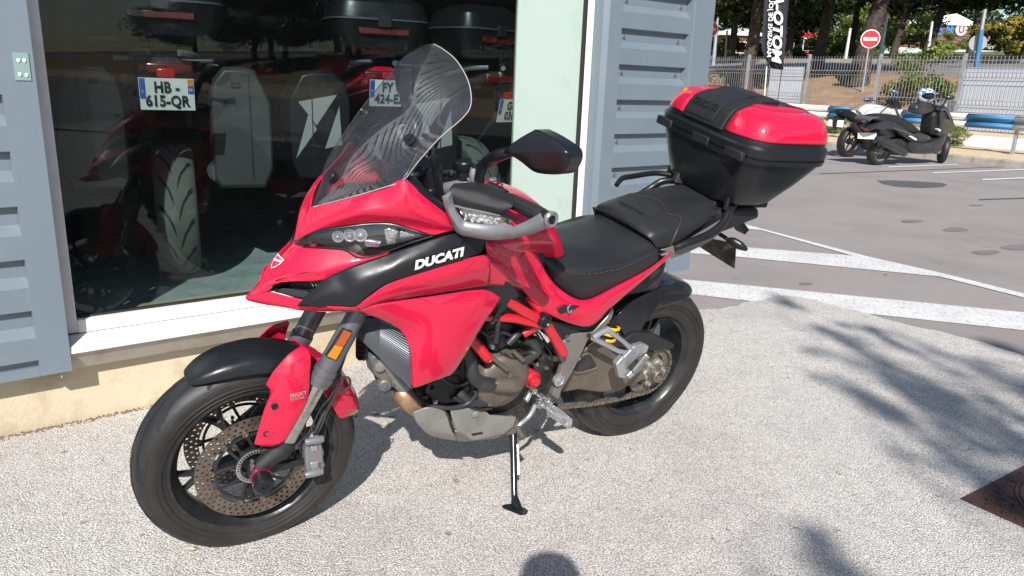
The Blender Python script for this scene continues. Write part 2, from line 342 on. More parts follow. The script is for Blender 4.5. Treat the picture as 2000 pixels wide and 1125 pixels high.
M['beige'] = mat('beige_rendered_plinth', (.5, .43, .31), .85, var=.12, vscale=3, dirt=(.34, .27, .18), dscale=6, dlo=.48, dhi=.72, bump=.2, bscale=90)
M['gasket'] = mat('black_gasket', (.015, .015, .016), .6)
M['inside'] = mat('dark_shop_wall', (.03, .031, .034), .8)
M['tile'] = mat('grey_green_floor_tile', (.36, .41, .39), .5, var=.12, vscale=4, dirt=(.22, .26, .25), dscale=9, dlo=.45, dhi=.7)
M['grout'] = mat('pale_grout', (.55, .58, .54), .9)
M['dirt'] = mat('dry_earth_bank', (.27, .165, .095), .95, var=.3, vscale=1.5, dirt=(.17, .15, .07), dscale=.7, dlo=.5, dhi=.65, bump=.5, bscale=12)
M['verge'] = mat('dry_green_verge', (.1, .115, .045), .95, var=.4, vscale=1.2, dirt=(.22, .18, .11), dscale=.5, dlo=.5, dhi=.7)
M['road'] = mat('pale_road_asphalt', (.17, .16, .155), .9, var=.1, vscale=.5)
M['concrete'] = mat('grey_concrete', (.36, .33, .29), .85, var=.15, vscale=4, dirt=(.22, .2, .17), dscale=3, dlo=.45, dhi=.7)
M['gravel'] = mat('tan_gravel', (.52, .4, .26), .95, var=.5, vscale=30, bump=1., bscale=40)
M['galv'] = mat('galvanised_steel', (.42, .43, .44), .45, metal=.5, var=.15, vscale=4)
M['white_metal'] = mat('white_painted_steel', (.6, .59, .57), .5, dirt=(.4, .37, .32), dscale=4, dlo=.5, dhi=.8)
M['blue_metal'] = mat('blue_painted_steel', (.04, .17, .32), .55, dirt=(.15, .2, .26), dscale=4, dlo=.55, dhi=.85)
M['sign_red'] = mat('sign_red', (.6, .03, .04), .4); M['sign_white'] = mat('sign_white', (.75, .74, .72), .4)
M['flag'] = mat('black_flag_cloth', (.016, .016, .026), .75, var=.2, vscale=3)
M['plank'] = mat('red_brown_timber_cladding', (.2, .095, .06), .8, var=.35, vscale=2.)
M['roofwhite'] = mat('white_roof', (.7, .7, .7), .6); M['blue_sign'] = mat('blue_sign_letters', (.02, .2, .6), .4)
M['rust'] = mat('rusty_cast_iron', (.07, .036, .034), .6, metal=.3, var=.4, vscale=10, dirt=(.12, .065, .04), dscale=8, dlo=.45, dhi=.65, bump=.3, bscale=150)
M['stain'] = mat('oil_stain', (.19, .165, .155), .6, var=.2, vscale=8); M['patch'] = mat('fresh_asphalt_patch', (.085, .085, .088), .8, var=.2, vscale=20)
M['leaf'] = mat('dry_leaf', (.34, .3, .24), .8)
M['board'] = mat('white_plastic_board', (.46, .49, .55), .5, var=.05, vscale=2)

# ------------------------------------------------------------------ terrain
KD = Vector((.557, -.83, 0)).normalized(); KN = Vector((.83, .557, 0)).normalized()   # along and across the kerb
KT = 16.65
def tz(t):
    P = [(-400, 0), (KT + .2, 0), (KT + .5, .1), (23.2, .3), (28, 1.6), (30, 2.05), (39, 2.85), (45, 3.2), (100, 6.5), (200, 10), (520, 14)]
    for (a, b), (c, d) in zip(P, P[1:]):
        if t <= c: return b + (d - b) * max(0, (t - a)) / (c - a)
    return 14
def hz(x, y): return tz(x * KN.x + y * KN.y)
def kp(a, t, z=None): p = KD * a + KN * t; p.z = tz(t) if z is None else z; return p
def strip(name, t0, t1, m, ts, dz=0., a0=-70, a1=90, n=60):
    mb = MB(); rows = []
    tt = [t0] + [t for t in ts if t0 < t < t1] + [t1]
    for i in range(n + 1):
        a = a0 + (a1 - a0) * i / n; rows.append([kp(a, t, tz(t) + dz + (.12 * noise.noise(Vector((a * .4, t * .5, 0))) if t > 24.5 and (t < 29.5 or t > 40.5) else 0)) for t in tt])
    mb.grid(rows); return obj(name, mb, m, kind='structure')
mb = MB(); mb.add([(-400, -400, 0), (400, -400, 0), (400, 400, -8), (-400, 400, -8)], [(0, 1, 2, 3)])
mb = MB(); mb.grid([[kp(a, t, 0) for t in (-300, 0, KT + .21)] for a in (-300, -60, 0, 60, 300)])
obj('parking_ground', mb, M['asphalt'], kind='structure', smooth=False)
strip('planting_bed', KT + .19, 23.4, M['gravel'], (KT + .5, 19, 21), a0=-300, a1=300)
strip('earth_bank', 23.4, 30, M['dirt'], (24, 25, 26, 27, 28, 29), a0=-150, a1=150, n=120)
strip('upper_road', 30, 39, M['road'], (33, 36), a0=-300, a1=300)
strip('green_verge', 39, 520, M['verge'], (42, 45, 60, 80, 100, 150, 200, 300), a0=-400, a1=400)
mb = MB(); mb.grid([[kp(a, 38.8, tz(38.8)-.1), kp(a, 38.8, tz(38.8) + .16), kp(a, 39.2, tz(39) + .18), kp(a, 39.2, tz(39)-.1)] for a in (-200, 200)]); obj('road_kerb', mb, M['concrete'], kind='structure')
# kerb stones of the car park
kerb = empty('kerb', kind='structure')
kme = None
for i in range(66):
    a = -54 + i * 1.0
    if kme is None:
        mb = MB(); mb.prism([(0, 0, 0), (0, .16, 0), (0, .16, .13), (0, .02, .13), (0, 0, .11)], (.985, 0, 0)); kme = mesh('kerb_stone', mb, M['concrete'], False)
    o = obj('kerb_stone', kme, None, kerb); o.matrix_world = Matrix(((KD.x, KN.x, 0, 0), (KD.y, KN.y, 0, 0), (0, 0, 1, 0), (0, 0, 0, 1))) @ Matrix.Translation((a, KT + .03, 0))
bpy.context.view_layer.update()

# pebbled concrete in front of the shop: its edge with the asphalt, and the forecourt
edge = [(1240, 628), (1345, 612), (1405, 606), (1447, 597), (1486, 588), (1532, 580), (1577, 586), (1626, 600), (1675, 611), (1772, 637), (1899, 667), (2000, 700)]
E0 = [gp(x, y) for x, y in edge]
pts = [gp(*edge[0]) + Vector((-2.2, 1.4, 0))]
fine = cr(E0, 14)
for i, p in enumerate(fine): fine[i] = p + Vector((noise.noise(p * 9), noise.noise(p * 9 + Vector((5, 0, 0))), 0)) * .02
poly = [Vector((-9, -9, 0)), Vector((12, -9, 0)), Vector((9, 0.5, 0)), Vector((4.5, 2.6, 0))] + list(reversed(fine)) + [W0 + WD * 2.6 - WN * .05, W0 - WD * 9 - WN * .05]
mb = MB(); mb.add([Vector((p.x, p.y, .012)) for p in poly], [tuple(range(len(poly)))])
obj('forecourt_paving', mb, M['pebble'], kind='structure', smooth=False)

def flat(name, px, m, z=.004, kind='structure', parent=None):
    P = [gp(x, y, z) for x, y in px]; mb = MB(); mb.add(P, [tuple(range(len(P)))]); return obj(name, mb, m, parent, False, kind=kind)
lines = empty('road_markings', kind='structure')
for px in ([(1200, 530), (1300, 542), (1600, 571), (2000, 610), (2150, 624), (2150, 660), (2000, 645), (1700, 613), (1487, 590), (1300, 569), (1200, 560)],
           [(1300, 475), (1460, 483), (1698, 502), (1837, 533), (1837, 540), (1438, 501), (1300, 491)],
           [(1380, 421), (1421, 429), (1698, 501.5), (1837, 532.5), (2000, 573), (2100, 598), (2100, 607), (2000, 581), (1838, 540.5), (1697, 508), (1486, 449), (1418, 444), (1380, 441)],
           [(1735, 327), (1870, 322), (1871, 320.5), (1736, 325)], [(1822, 338.5), (2020, 331), (2020, 329), (1822, 336.5)], [(1918, 352), (2040, 347), (2040, 344.5), (1918, 349.5)], [(1600, 301), (1640, 300), (1640, 298.6), (1600, 299.6)]):
    zl_ = globals().get('zl_', .003) + .0009; flat('painted_line', px, M['paint'], zl_, None, lines)
flat('asphalt_patch', [(1712, 352.5), (1740, 352), (1790, 354), (1840, 357), (1851, 361), (1840, 365), (1800, 367), (1750, 364), (1725, 359)], M['patch'])
flat('asphalt_seam', [(1600, 338.6), (1820, 330.5), (1960, 325), (1960, 326), (1820, 331.8), (1600, 340)], M['patch'])
flat('asphalt_seam', [(1912, 388.4), (2060, 384), (2060, 386), (1912, 390.6)], M['patch'], .0045)
for x, y, w, h in ((1780, 432, 22, 3), (1866, 448, 24, 4.5), (1926, 493, 26, 4.5), (1990, 483, 32, 5.5), (1574, 554, 13, 2.5), (1906, 401, 14, 1.5), (1730, 536, 4, 1.2)):
    flat('oil_stain', [(x + w * cos(a) * (1 + .15 * sin(3 * a + x)), y + h * sin(a) + .1 * (x - 0) * 0) for a in [2 * pi * k / 14 for k in range(14)]], M['stain'], .0035)

# ------------------------------------------------------------------ the shop
shop = empty('shop_building', 'motorcycle shop with blue-grey ribbed cladding and a large window', 'building')
def WB(s0, s1, o0, o1, z0, z1, mb=None):
    mb = mb or MB(); return mb.box(wp((s0 + s1) / 2, (o0 + o1) / 2, (z0 + z1) / 2), (s1 - s0) * KW, (o1 - o0) * KW, (z1 - z0) * KW, (WD, WN, Vector((0, 0, 1))))
SL, SR, TOP = -5.2, 3.79, 4.2
obj('plinth', WB(SL, SR - .05, -.3, 0, -.05, .375), M['beige'], shop, False)
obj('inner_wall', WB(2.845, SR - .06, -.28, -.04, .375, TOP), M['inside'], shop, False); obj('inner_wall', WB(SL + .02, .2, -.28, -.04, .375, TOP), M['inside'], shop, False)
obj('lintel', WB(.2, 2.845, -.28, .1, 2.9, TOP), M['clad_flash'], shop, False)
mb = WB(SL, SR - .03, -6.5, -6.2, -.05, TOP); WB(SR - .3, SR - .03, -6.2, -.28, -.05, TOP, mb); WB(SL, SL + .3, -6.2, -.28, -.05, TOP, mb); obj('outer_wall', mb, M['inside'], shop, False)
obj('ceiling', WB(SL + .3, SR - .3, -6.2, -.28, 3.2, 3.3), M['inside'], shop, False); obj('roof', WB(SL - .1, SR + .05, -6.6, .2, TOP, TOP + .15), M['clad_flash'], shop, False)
obj('side_cladding', WB(SR - .03, SR - .012, -6.5, .1, .24, TOP - .01), M['clad'], shop, False)
def ribs(s0, s1, zb, zt, ph, screws):
    """trapezoidal cladding, profile runs downward"""
    P = []; z = ph + .19 * 20
    while z > zb - .2:
        P += [(.118, z), (.088, z - .01), (.088, z - .068), (.118, z - .104)]; z -= .19
    Q = [(o, z) for o, z in P if zb <= z <= zt]; o_t = Q[0][0]; Q = [(o_t, zt)] + Q + [(Q[-1][0], zb)]
    mb = MB(); mb.grid([[wp(s, o, z) for o, z in Q] for s in (s0, s1)]); pn = obj('cladding_panel', mb, M['clad'], shop, False)
    z = ph + .19 * 20
    while z > zb:
        if zb < z - .05 < zt:
            for s in screws:
                mb = MB(); c = wp(s, .088, z - .045); mb.lathe(c, WN, [(0, .011), (.003, .011), (.004, .0075), (.011, .006), (.012, .001)], 10); obj('screw', mb, M['bolt'], pn)
        z -= .19
    return pn
ribs(3.03, 3.594, .24, TOP - .02, 1.683, (3.083, 3.53)); ribs(-5.1, .154, .285, TOP - .02, 1.683 - .02, (-.03, -.7, -1.4))
# flashings: folded sheet
def fold(s_o, z0, z1, th=.004, name='flashing', m='clad_flash'):
    mb = MB(); mb.grid([[wp(s, o, z) for s, o in s_o] for z in (z0, z1)]); return obj(name, mb, M[m], shop, False, solid=th)
fold([(.148, .1), (.15, .125), (.252, .125), (.252, .03)], .272, TOP - .01)
fold([(2.905, .028), (2.907, .10), (2.93, .127), (3.012, .127), (3.014, .119), (3.034, .119), (3.036, .095)], .236, TOP - .01)
fold([(3.588, .09), (3.592, .127), (3.612, .127), (3.614, .13), (SR, .13), (SR, -.1)], .236, TOP - .01)
fold([(-5.1, .098), (.15, .098)], .262, .3, name='bottom_trim'); fold([(3.03, .098), (3.6, .098)], .222, .25, name='bottom_trim')
# plaque on the left column
mb = WB(.192, .238, .1255, .129, 1.33, 1.42); pq = obj('plaque', mb, mat('pale_green_plaque', (.2, .3, .28), .4), shop, False)
for cx, cz in ((.206, 1.395), (.223, 1.395), (.205, 1.35), (.224, 1.348)):
    obj('blob', MB().sphere(wp(cx, .129, cz), .007, 5, (1, .3, 1)), M['sign_white'], pq)
# window: frames, sill, glass
fr = obj('window_frame', WB(.252, .298, -.03, .03, .388, 2.9), M['frame_white'], shop, False, bevel=.003)
mb = MB(); mb.prism([wp(.298, -.03, .385), wp(.298, .031, .385), wp(.298, .031, .438), wp(.298, -.03, .438)], WD * 2.5 * KW); obj('window_frame', mb, M['frame_white'], shop, False, bevel=.003)
WB(0, 1, 0, 1, 0, 1)
obj('window_frame', WB(2.858, 2.905, -.03, .034, .43, 2.9), M['frame_white'], shop, False, bevel=.003)
obj('gasket', WB(2.843, 2.858, -.02, .03, .43, 2.9), M['gasket'], shop, False); obj('gasket', WB(.298, 2.4, -.012, .006, .436, .447), M['gasket'], shop, False)
mb = MB(); mb.prism([wp(.243, -.02, .36), wp(.243, .03, .384), wp(.243, .115, .362), wp(.243, .119, .334), wp(.243, .03, .34)], WD * 2.66 * KW); obj('window_sill', mb, M['frame_white'], shop, False, bevel=.003)
mb = MB(); mb.prism([wp(.24, .001, .335), wp(.24, .108, .331), wp(.24, .05, .252), wp(.24, .001, .25)], WD * 2.665 * KW); obj('sill_flashing', mb, M['frame_dull'], shop, False, bevel=.002)
obj('window_pane', WB(.299, 2.405, -.006, 0, .44, 2.9), M['window_glass'], shop, False)
obj('mint_panel', WB(2.405, 2.843, -.012, .008, .43, 2.9), M['mint'], shop, False)
# floor inside, tile by tile
fl = obj('shop_floor', WB(SL + .3, SR - .3, -6.2, -.03, .2, .352), M['grout'], shop, False)
tm = None
for i in range(-3, 6):
    for j in range(9):
        s0 = .91 + .6 * i; o1 = -.47 - .6 * (j - 1) + .0
        if s0 > 3.2 or s0 < -1.3: continue
        mb = WB(s0 + .004, s0 + .596, o1 - .596, min(o1 - .004, -.035), .3521, .36); obj('floor_tile', mb, M['tile'], fl, False)
# dirt line at the foot of the wall
mb = MB()
for i in range(900):
    s = random.uniform(-1.2, 1.2); r = random.uniform(.002, .007); c = wp(s, abs(random.gauss(0, .014)) + .003, .012 + r * .4)
    mb.add([c + Vector((r, 0, 0)), c + Vector((-r * .6, r, 0)), c + Vector((-r * .5, -r, 0)), c + Vector((0, 0, r))], [(0, 1, 3), (1, 2, 3), (2, 0, 3)])
obj('wall_foot_dirt', mb, mat('wall_foot_dirt', (.16, .12, .08), .95), kind='stuff', smooth=False)

# ------------------------------------------------------------------ manhole cover
mh = empty('manhole_cover', 'rusty square cast-iron manhole cover at the lower right corner', 'manhole cover')
A_, B_, C_ = gp(1877, 975, .014), gp(2000, 911, .014), gp(2000, 1027, .014)
e1 = (B_ - A_).normalized(); e2 = Vector((e1.y, -e1.x, 0))
if e2.dot(C_ - A_) < 0: e2 = -e2
mb = MB(); mb.prism([A_, A_ + e1 * .66, A_ + e1 * .66 + e2 * .66, A_ + e2 * .66], (0, 0, .004)); obj('plate', mb, M['rust'], mh, False)
cc = A_ + e1 * .33 + e2 * .33
mb = MB()
for r in (.262, .278): mb.lathe(cc + Vector((0, 0, .004)), (0, 0, 1), [(0, r - .004), (.005, r - .003), (.005, r + .003), (0, r + .004)], 48, True)
obj('ring', mb, M['rust'], mh)
mb = MB()
for i in range(15):
    for j in range(15):
        q = A_ + e1 * (.03 + i * .043) + e2 * (.03 + j * .043 + (i % 2) * .02); d = (q - cc).length
        if .25 < d < .292 or (q - A_).dot(e2) > .64: continue
        a = random.choice((0, pi / 3, 2 * pi / 3)) + .3
        for k in range(3):
            v = e1 * cos(a + k * 2 * pi / 3) + e2 * sin(a + k * 2 * pi / 3); mb.bar(q + Vector((0, 0, .005)), q + v * .017 + Vector((0, 0, .005)), .007, .005)
obj('raised_pattern', mb, M['rust'], mh, False, kind='stuff')

# ------------------------------------------------------------------ small litter
for i, (x, y, r, c) in enumerate(((735, 807, .022, 'leaf'), (766, 812, .02, 'leaf'), (752, 828, .03, 'leaf'), (1048, 838, .014, 'leaf'), (375, 1072, .022, 'leaf'), (253, 946, .012, 'leaf'), (695, 812, .012, 'leaf'))):
    p = gp(x, y, .016); mb = MB(); n = 8
    ring = [p + Vector((cos(2 * pi * k / n) * r, sin(2 * pi * k / n) * r * .45, .004 * sin(k * 2.3 + i))) for k in range(n)]
    mb.add(ring + [p + Vector((0, 0, .009))], [(k, (k + 1) % n, n) for k in range(n)] + [tuple(range(n))])
    obj('dead_leaf', mb, M[c], label='small dry leaf lying on the pale paving ' + ('near the belly pan shadow, left one', 'near the belly pan shadow, middle one', 'under the engine, longest one', 'beside the side stand shadow', 'at the bottom edge under the front tyre', 'left of the front tyre', 'just right of the front tyre')[i], cat='leaf', group='dry leaves on the paving')

# ------------------------------------------------------------------ guard rail, fence, boards
rail = empty('guard_rail', 'blue and white painted steel guard rail behind the parked scooters', 'guard rail')
RTt = 18.25
prof = [(0, .02), (.0, .03), (.05, .055), (.07, .075), (.07, .09), (.04, .115), (-.02, .15), (-.02, .185), (.04, .22), (.07, .245), (.07, .26), (.05, .28), (0, .305), (0, .315)]
x_b = [(1618, 1660), (1762, 1806), (1890, 1984)]
def t_at(px):   # station along the rail line seen at a photograph column
    d = ray(px, 230); o = CAM; k = (RTt - o.dot(KN)) / d.dot(KN); return (o + d * k).dot(KD)
cuts = [-48]; cols = []
for a, b in x_b: cuts += [t_at(a), t_at(b)]
cuts += [cuts[-1] + 1.6]
for _ in range(10): cuts += [cuts[-1] + 1.9]
for i, (a, b) in enumerate(zip(cuts, cuts[1:])):
    mb = MB(); mb.grid([[kp(s, RTt - o - .02, .55 + z + .1) for o, z in [(q[0], q[1] - .02) for q in prof]] for s in (a, b)]); obj('rail_section', mb, M['blue_metal' if i % 2 else 'white_metal'], rail, solid=.004)
for i in range(36):
    s = -46 + i * 2; mb = MB(); mb.box(kp(s, RTt + .06, .5), .05, .1, .95, (KD, KN, Vector((0, 0, 1)))); obj('rail_post', mb, M['galv'], rail, False)
fence = empty('wire_fence', 'grey welded wire fence on square posts behind the guard rail', 'fence')
FT = 23.3; FT0 = .22; FH = 2.2
def f_at(px, y=113, T=FT):
    d = ray(px, y); k = (T - CAM.dot(KN)) / d.dot(KN); return (CAM + d * k).dot(KD)
p1 = f_at(1582); p2 = f_at(1714); step = (f_at(1886) - p1) / 2; posts = [p1 + step * i for i in range(-12, 16)]
pm = None
bend = [(0, 0), (.1, .0), (.13, 0.0), (.2, .06), (.27, 0), (.85, 0), (.92, .06), (1., 0), (1.6, 0), (1.68, .07), (1.76, 0), (2.0, 0), (2.2, 0)]
for s in posts:
    mb = MB(); mb.box(kp(s, FT, FT0 + 1.12), .08, .08, 2.3, (KD, KN, Vector((0, 0, 1)))); o = obj('fence_post', mb, M['galv'], fence, False, bevel=.004, seg=1)
for s, s2 in zip(posts, posts[1:]):
    mb = MB(); n = int((s2 - s) / .1)
    for i in range(n):
        a = s + .05 + (s2 - s - .1) * i / (n - 1); w = .0075
        rows = [[kp(a - w, FT - .05 - o, FT0 + z), kp(a + w, FT - .05 - o, FT0 + z)] for z, o in bend]; mb.grid(rows)
    for z in (.12, .25, .86, .99, 1.62, 1.75, 2.08): mb.tube([kp(s + .04, FT - .055, FT0 + z), kp(s2 - .04, FT - .055, FT0 + z)], .009, 4)
    obj('wire_panel', mb, M['galv'], fence, False)
def board(px0, px1, y0, y1, T, lab, name='white_board'):
    a, b = f_at(px0, 180, T), f_at(px1, 180, T); d = ray((px0 + px1) / 2, 180); k = (T - CAM.dot(KN)) / d.dot(KN); dep = k
    z0 = at((px0 + px1) / 2, y1, dep).z; z1 = at((px0 + px1) / 2, y0, dep).z
    mb = MB(); mb.box(kp((a + b) / 2, T, (z0 + z1) / 2), b - a, .03, z1 - z0, (KD, KN, Vector((0, 0, 1)))); return obj(name, mb, M['board'], None, False, bevel=.004, label=lab, cat='board', group='white boards behind the fence')
board(1500, 1566, 130, 205, FT + .12, 'white board behind the fence next to the black flag')
board(1878, 2120, 133, 262, FT + .12, 'large grey-white board tied behind the fence at the right edge')
board(1840, 1878, 197, 262, FT + .5, 'low white board behind the fence post right of the scooter')
b_ = empty('white_trough', 'white slanted block under the guard rail at the right edge', 'block')
q = [gp(1870, 288, .12), gp(2010, 300, .12)]; up_ = Vector((0, 0, .3)); bk = KN * .25
mb = MB(); mb.prism([q[0] + up_ * .35, q[0] + up_ * .35 + bk, q[0] + bk * 1.4, q[0]], (q[1] - q[0]) * 1.3)
mb2 = MB(); P0, P1 = q[0], q[0] + (q[1] - q[0]) * 1.3; mb2.prism([P0 - KN * .02, P0 + KN * .35 + KD * .15 + up_, P0 + KN * .38 + KD * .15 + up_, P0 + KN * .1], P1 - P0)
obj('panel', mb2, M['white_metal'], b_, False)

# ------------------------------------------------------------------ trees
def leafclump(mb, c, R, n, size, sq=(1, 1, .75), rnd=random):
    for _ in range(n):
        d = Vector((rnd.gauss(0, 1), rnd.gauss(0, 1), rnd.gauss(0, 1))).normalized(); r = R * (rnd.random() ** .4) * (1 + .45 * noise.noise(d * 1.9 + c))
        p = c + Vector((d.x * r * sq[0], d.y * r * sq[1], d.z * r * sq[2])); s = size * rnd.uniform(.5, 1.4)
        a = Vector((rnd.gauss(0, 1), rnd.gauss(0, 1), rnd.gauss(0, .6))).normalized(); b = a.cross(d if abs(a.dot(d)) < .9 else Vector((0, 0, 1))).normalized()
        k = len(mb.v); mb.v += [p - b * s * .35, p + a * s, p + b * s * .35]; mb.f.append((k, k + 1, k + 2))
crowns = []
def crown_mesh(seed, R, H, n, leaf, nc=15, m='foliage'):
    rnd = random.Random(seed); mb = MB()
    for i in range(nc):
        a = rnd.uniform(0, 2 * pi); rr = R * sqrt(rnd.random()) * .85; z = H * (rnd.random() - .5) * (1 - .4 * rr / R)
        leafclump(mb, Vector((rr * cos(a), rr * sin(a), z)), R * rnd.uniform(.26, .46), n // nc, leaf, (1, 1, rnd.uniform(.45, .75)), rnd)
    me = bpy.data.meshes.new('crown'); me.from_pydata([tuple(v) for v in mb.v], [], mb.f); me.materials.append(M[m]); return me
CR = [crown_mesh(11, 3.7, 3.6, 26000, .2, 24), crown_mesh(12, 3.3, 4.4, 26000, .2, 22), crown_mesh(13, 4.3, 3.2, 26000, .21, 26)]
CL = crown_mesh(14, 1.8, 2.4, 5000, .14, 12, 'foliage_light'); CY = crown_mesh(15, 1.6, 2.0, 4500, .15, 10, 'foliage_yellow')
def tree(name, x, y, trunk_r, trunk_h, crown, cz, sc, label, cat='tree', group='pines beyond the fence', lean=(0, 0), rot=0., z0=None):
    z = hz(x, y) if z0 is None else z0; t = empty(name, label, cat, group, (x, y, z - .1))
    L_ = Vector((lean[0], lean[1], 0)); mb = MB()
    pts = [Vector((0, 0, 0)) + Vector((0, 0, trunk_h * k / 6)) + L_ * (k / 6) ** 1.3 + Vector((noise.noise(Vector((x, k, 0))), noise.noise(Vector((y, k, 3))), 0)) * trunk_r * .5 for k in range(7)]
    mb.tube(pts, [trunk_r * (1.25 if k == 0 else 1.0 - .09 * k) for k in range(7)], 12, sm=3)
    rnd = random.Random(int(x * 10)); top = pts[-1]
    for k in range(7):
        a = k * 2.4; s = pts[4] + (pts[6] - pts[4]) * (k / 7); e = s + Vector((cos(a), sin(a), .55)) * sc * rnd.uniform(1.2, 2.4); mb.tube([s, (s + e) / 2 + Vector((0, 0, .15)), e], [trunk_r * .35, trunk_r * .25, trunk_r * .1], 6, sm=3)
    obj('trunk', mb, M['bark'], t)
    if crown is not None:
        c = obj('crown', crown, None, t, loc=(L_.x, L_.y, cz)); c.scale = (sc,) * 3; c.rotation_euler = (0, 0, rot)
    return t
def ground_at(px, depth):
    p = at(px, 180, depth); return p.x, p.y
def T(px, depth, r, h, cr_, cz, sc, lab, **k):
    x, y = ground_at(px, depth); return tree('pine_tree', x, y, r, h, cr_, cz, sc, lab, **k)
T(1455, 31, .3, 6.5, CR[0], 4.9, .95, 'pine with reddish trunk left of the black flag', lean=(.3, 0))
T(1588, 34, .27, 6, CR[2], 4.9, 1., 'pine with dark trunk just right of the black flag', lean=(.6, 0), rot=1)
T(1672, 29.5, .38, 6.5, CR[1], 5.7, 1., 'pine with thick trunk behind the no-entry sign', lean=(1.2, .3), rot=2.1)
T(1795, 46, .3, 6, CR[2], 5.6, 1.15, 'leaning pine left of the timber shop sign', lean=(1.4, 0), rot=2.8)
T(1733, 47, .25, 4.5, CR[0], 4.6, .95, 'small pine behind the white lamp pole', lean=(.5, 0), rot=4)
T(1990, 43, .3, 6, CR[1], 4.6, 1.25, 'dark pine at the top right corner', rot=5)
T(2080, 34, .3, 5, CR[0], 4.8, 1.1, 'dark pine beyond the right edge with branches reaching in', rot=.5)
T(1530, 48, .25, 5, CR[1], 4.6, 1.1, 'far pine seen behind the black flag', rot=3)
T(1650, 52, .25, 6, CR[0], 4.8, 1.2, 'far pine between the flag and the no-entry sign', rot=1.7)
T(1880, 58, .25, 6, CR[2], 8.2, 1.3, 'far pine rising over the timber building', rot=.3)
T(1420, 47, .25, 5, CR[2], 5.0, 1.3, 'far pine next to the corner of the shop', rot=2)
def bush(name, px, depth, me, sc, lab, dz=0., cat='bush', zs=1., group=None):
    x, y = ground_at(px, depth); o = obj(name, me, None, None, label=lab, cat=cat, group=group, loc=(x, y, hz(x, y) + dz)); o.scale = (sc, sc, sc * zs); o.rotation_euler = (0, 0, px * .37); return o
bush('shrub', 1785, 25.5, CL, .62, 'leafy green shrub growing in front of the fence behind the black scooter', 1.0, zs=1.3)
for px, d, me, s, dz, lab in ((1408, 60, CY, 1.1, .9, 'yellow autumn bush by the corner of the shop'), (1950, 52, CY, 1.5, 1.5, 'yellow-green bush at the right edge, nearer one'), (2010, 56, CY, 1.8, 1.6, 'yellow-green bush in the far right corner'), (1620, 60, CL, 1.5, 1.6, 'sunlit light-green bush right of the dark trunk'), (1760, 70, CL, 2., 2.2, 'sunlit bush behind the leaning pine'), (1655, 64, CL, 1.4, 1.2, 'sunlit bush behind the thick trunk'), (1700, 75, CL, 2, 3.2, 'tall light bush behind the no-entry sign'), (1848, 82, CL, .9, 1.1, 'small dark cypress before the timber building'), (1560, 60, CL, 1.1, .8, 'light-green bush left of the dark trunk'), (1480, 58, CL, 1., .8, 'light-green bush left of the black flag')):
    bush('bush', px, d, me, s, lab, dz, group='sunlit bushes across the road')
x, y = ground_at(1396, 27); mb = MB()
for i in range(260):
    a = random.uniform(0, 2 * pi); r = random.random() * .45; e = Vector((cos(a) * r, sin(a) * r, random.uniform(.5, 1.5))); mb.tube([Vector((e.x * .2, e.y * .2, 0)), e * .6, e], [.008, .006, .003], 3)
    leafclump(mb, e, .08, 5, .05)
obj('dry_shrub', mb, M['dry'], None, False, label='pale dry shrub at the corner of the shop', cat='shrub', loc=(x, y, hz(x, y)))
# ground plants in the planting bed
for px, d, s in ((1700, 20.6, .32), (1752, 19.6, .3), (1862, 18.3, .36), (1640, 21.2, .25)):
    bush('bed_plant', px, d, CL, s, {1700: 'low plant under the guard rail behind the white motorcycle', 1752: 'low plant under the guard rail behind the black scooter seat', 1862: 'low green plant under the rail right of the scooter', 1640: 'low plant under the guard rail behind the rear of the white motorcycle'}[px], .2, 'plant', group='low plants in the planting bed')
# row of trees and reflected surroundings further along the fence, and behind the photographer
n_ = 0
for i in range(13):
    a = 16 + i * 4.6; t_ = 27 + (i % 3) * 3.5; p = kp(a, t_); me = CR[i % 3]
    tree('pine_tree', p.x, p.y, .3, 4.5, me, 4.2, 1.3, 'pine beyond the right end of the fence, %s of the row mirrored in the window' % ('first', 'second', 'third', 'fourth', 'fifth', 'sixth', 'seventh', 'eighth', 'ninth', 'tenth', 'eleventh', 'twelfth', 'last')[i], group='pines along the fence outside the view', rot=i * 1.3)

for i, (a, t_, w_) in enumerate(((-52, 29, 'nearest'), (-44, 33, 'second'), (-38, 47, 'third'), (-62, 45, 'fourth'), (-70, 34, 'farthest'))):
    p = kp(a, t_); tree('pine_tree', p.x, p.y, .3, 4.5, CR[i % 3], 4.6, 1.2, w_ + ' pine of the row hidden behind the shop, beyond the fence', group='pines hidden behind the shop', rot=i * 1.9)
# ------------------------------------------------------------------ signs, lamp poles, flag, far buildings
def disc(mb, c, n_, r, th, k=40): return mb.lathe(c, n_, [(0, .001), (0, r), (th, r), (th, .001)], k)
def entry_sign(px, py, rpx, depth, lab):
    c = at(px, py, depth); r = rpx * depth / FOC; x, y = c.x, c.y; z0 = hz(x, y) if depth > 24 else 0
    t = empty('no_entry_sign', lab, 'sign', 'no-entry signs', (x, y, z0)); n_ = Vector((-sin(.2) * 1, -cos(.2), 0)); n_ = (CAM - c); n_.z = 0; n_.normalize(); zz = c.z - z0
    obj('pole', MB().cyl(n_ * -.05 + Vector((0, 0, 0)), n_ * -.05 + Vector((-.02, 0, zz + .3)), .03, n=10), M['galv'], t)
    mb = MB(); disc(mb, Vector((0, 0, zz)), n_, r, .012); obj('rim', mb, M['sign_white'], t)
    mb = MB(); disc(mb, Vector((0, 0, zz)) + n_ * .0125, n_, r * .9, .002); obj('face', mb, M['sign_red'], t)
    sdv = Vector((0, 0, 1)).cross(n_); mb = MB(); mb.box(Vector((0, 0, zz)) + n_ * .017, r * 1.4, .003, r * .34, (sdv, n_, Vector((0, 0, 1)))); obj('bar', mb, M['sign_white'], t, False)
entry_sign(1700, 76, 17.5, 27.6, 'round red no-entry sign with a white bar in front of the thick pine')
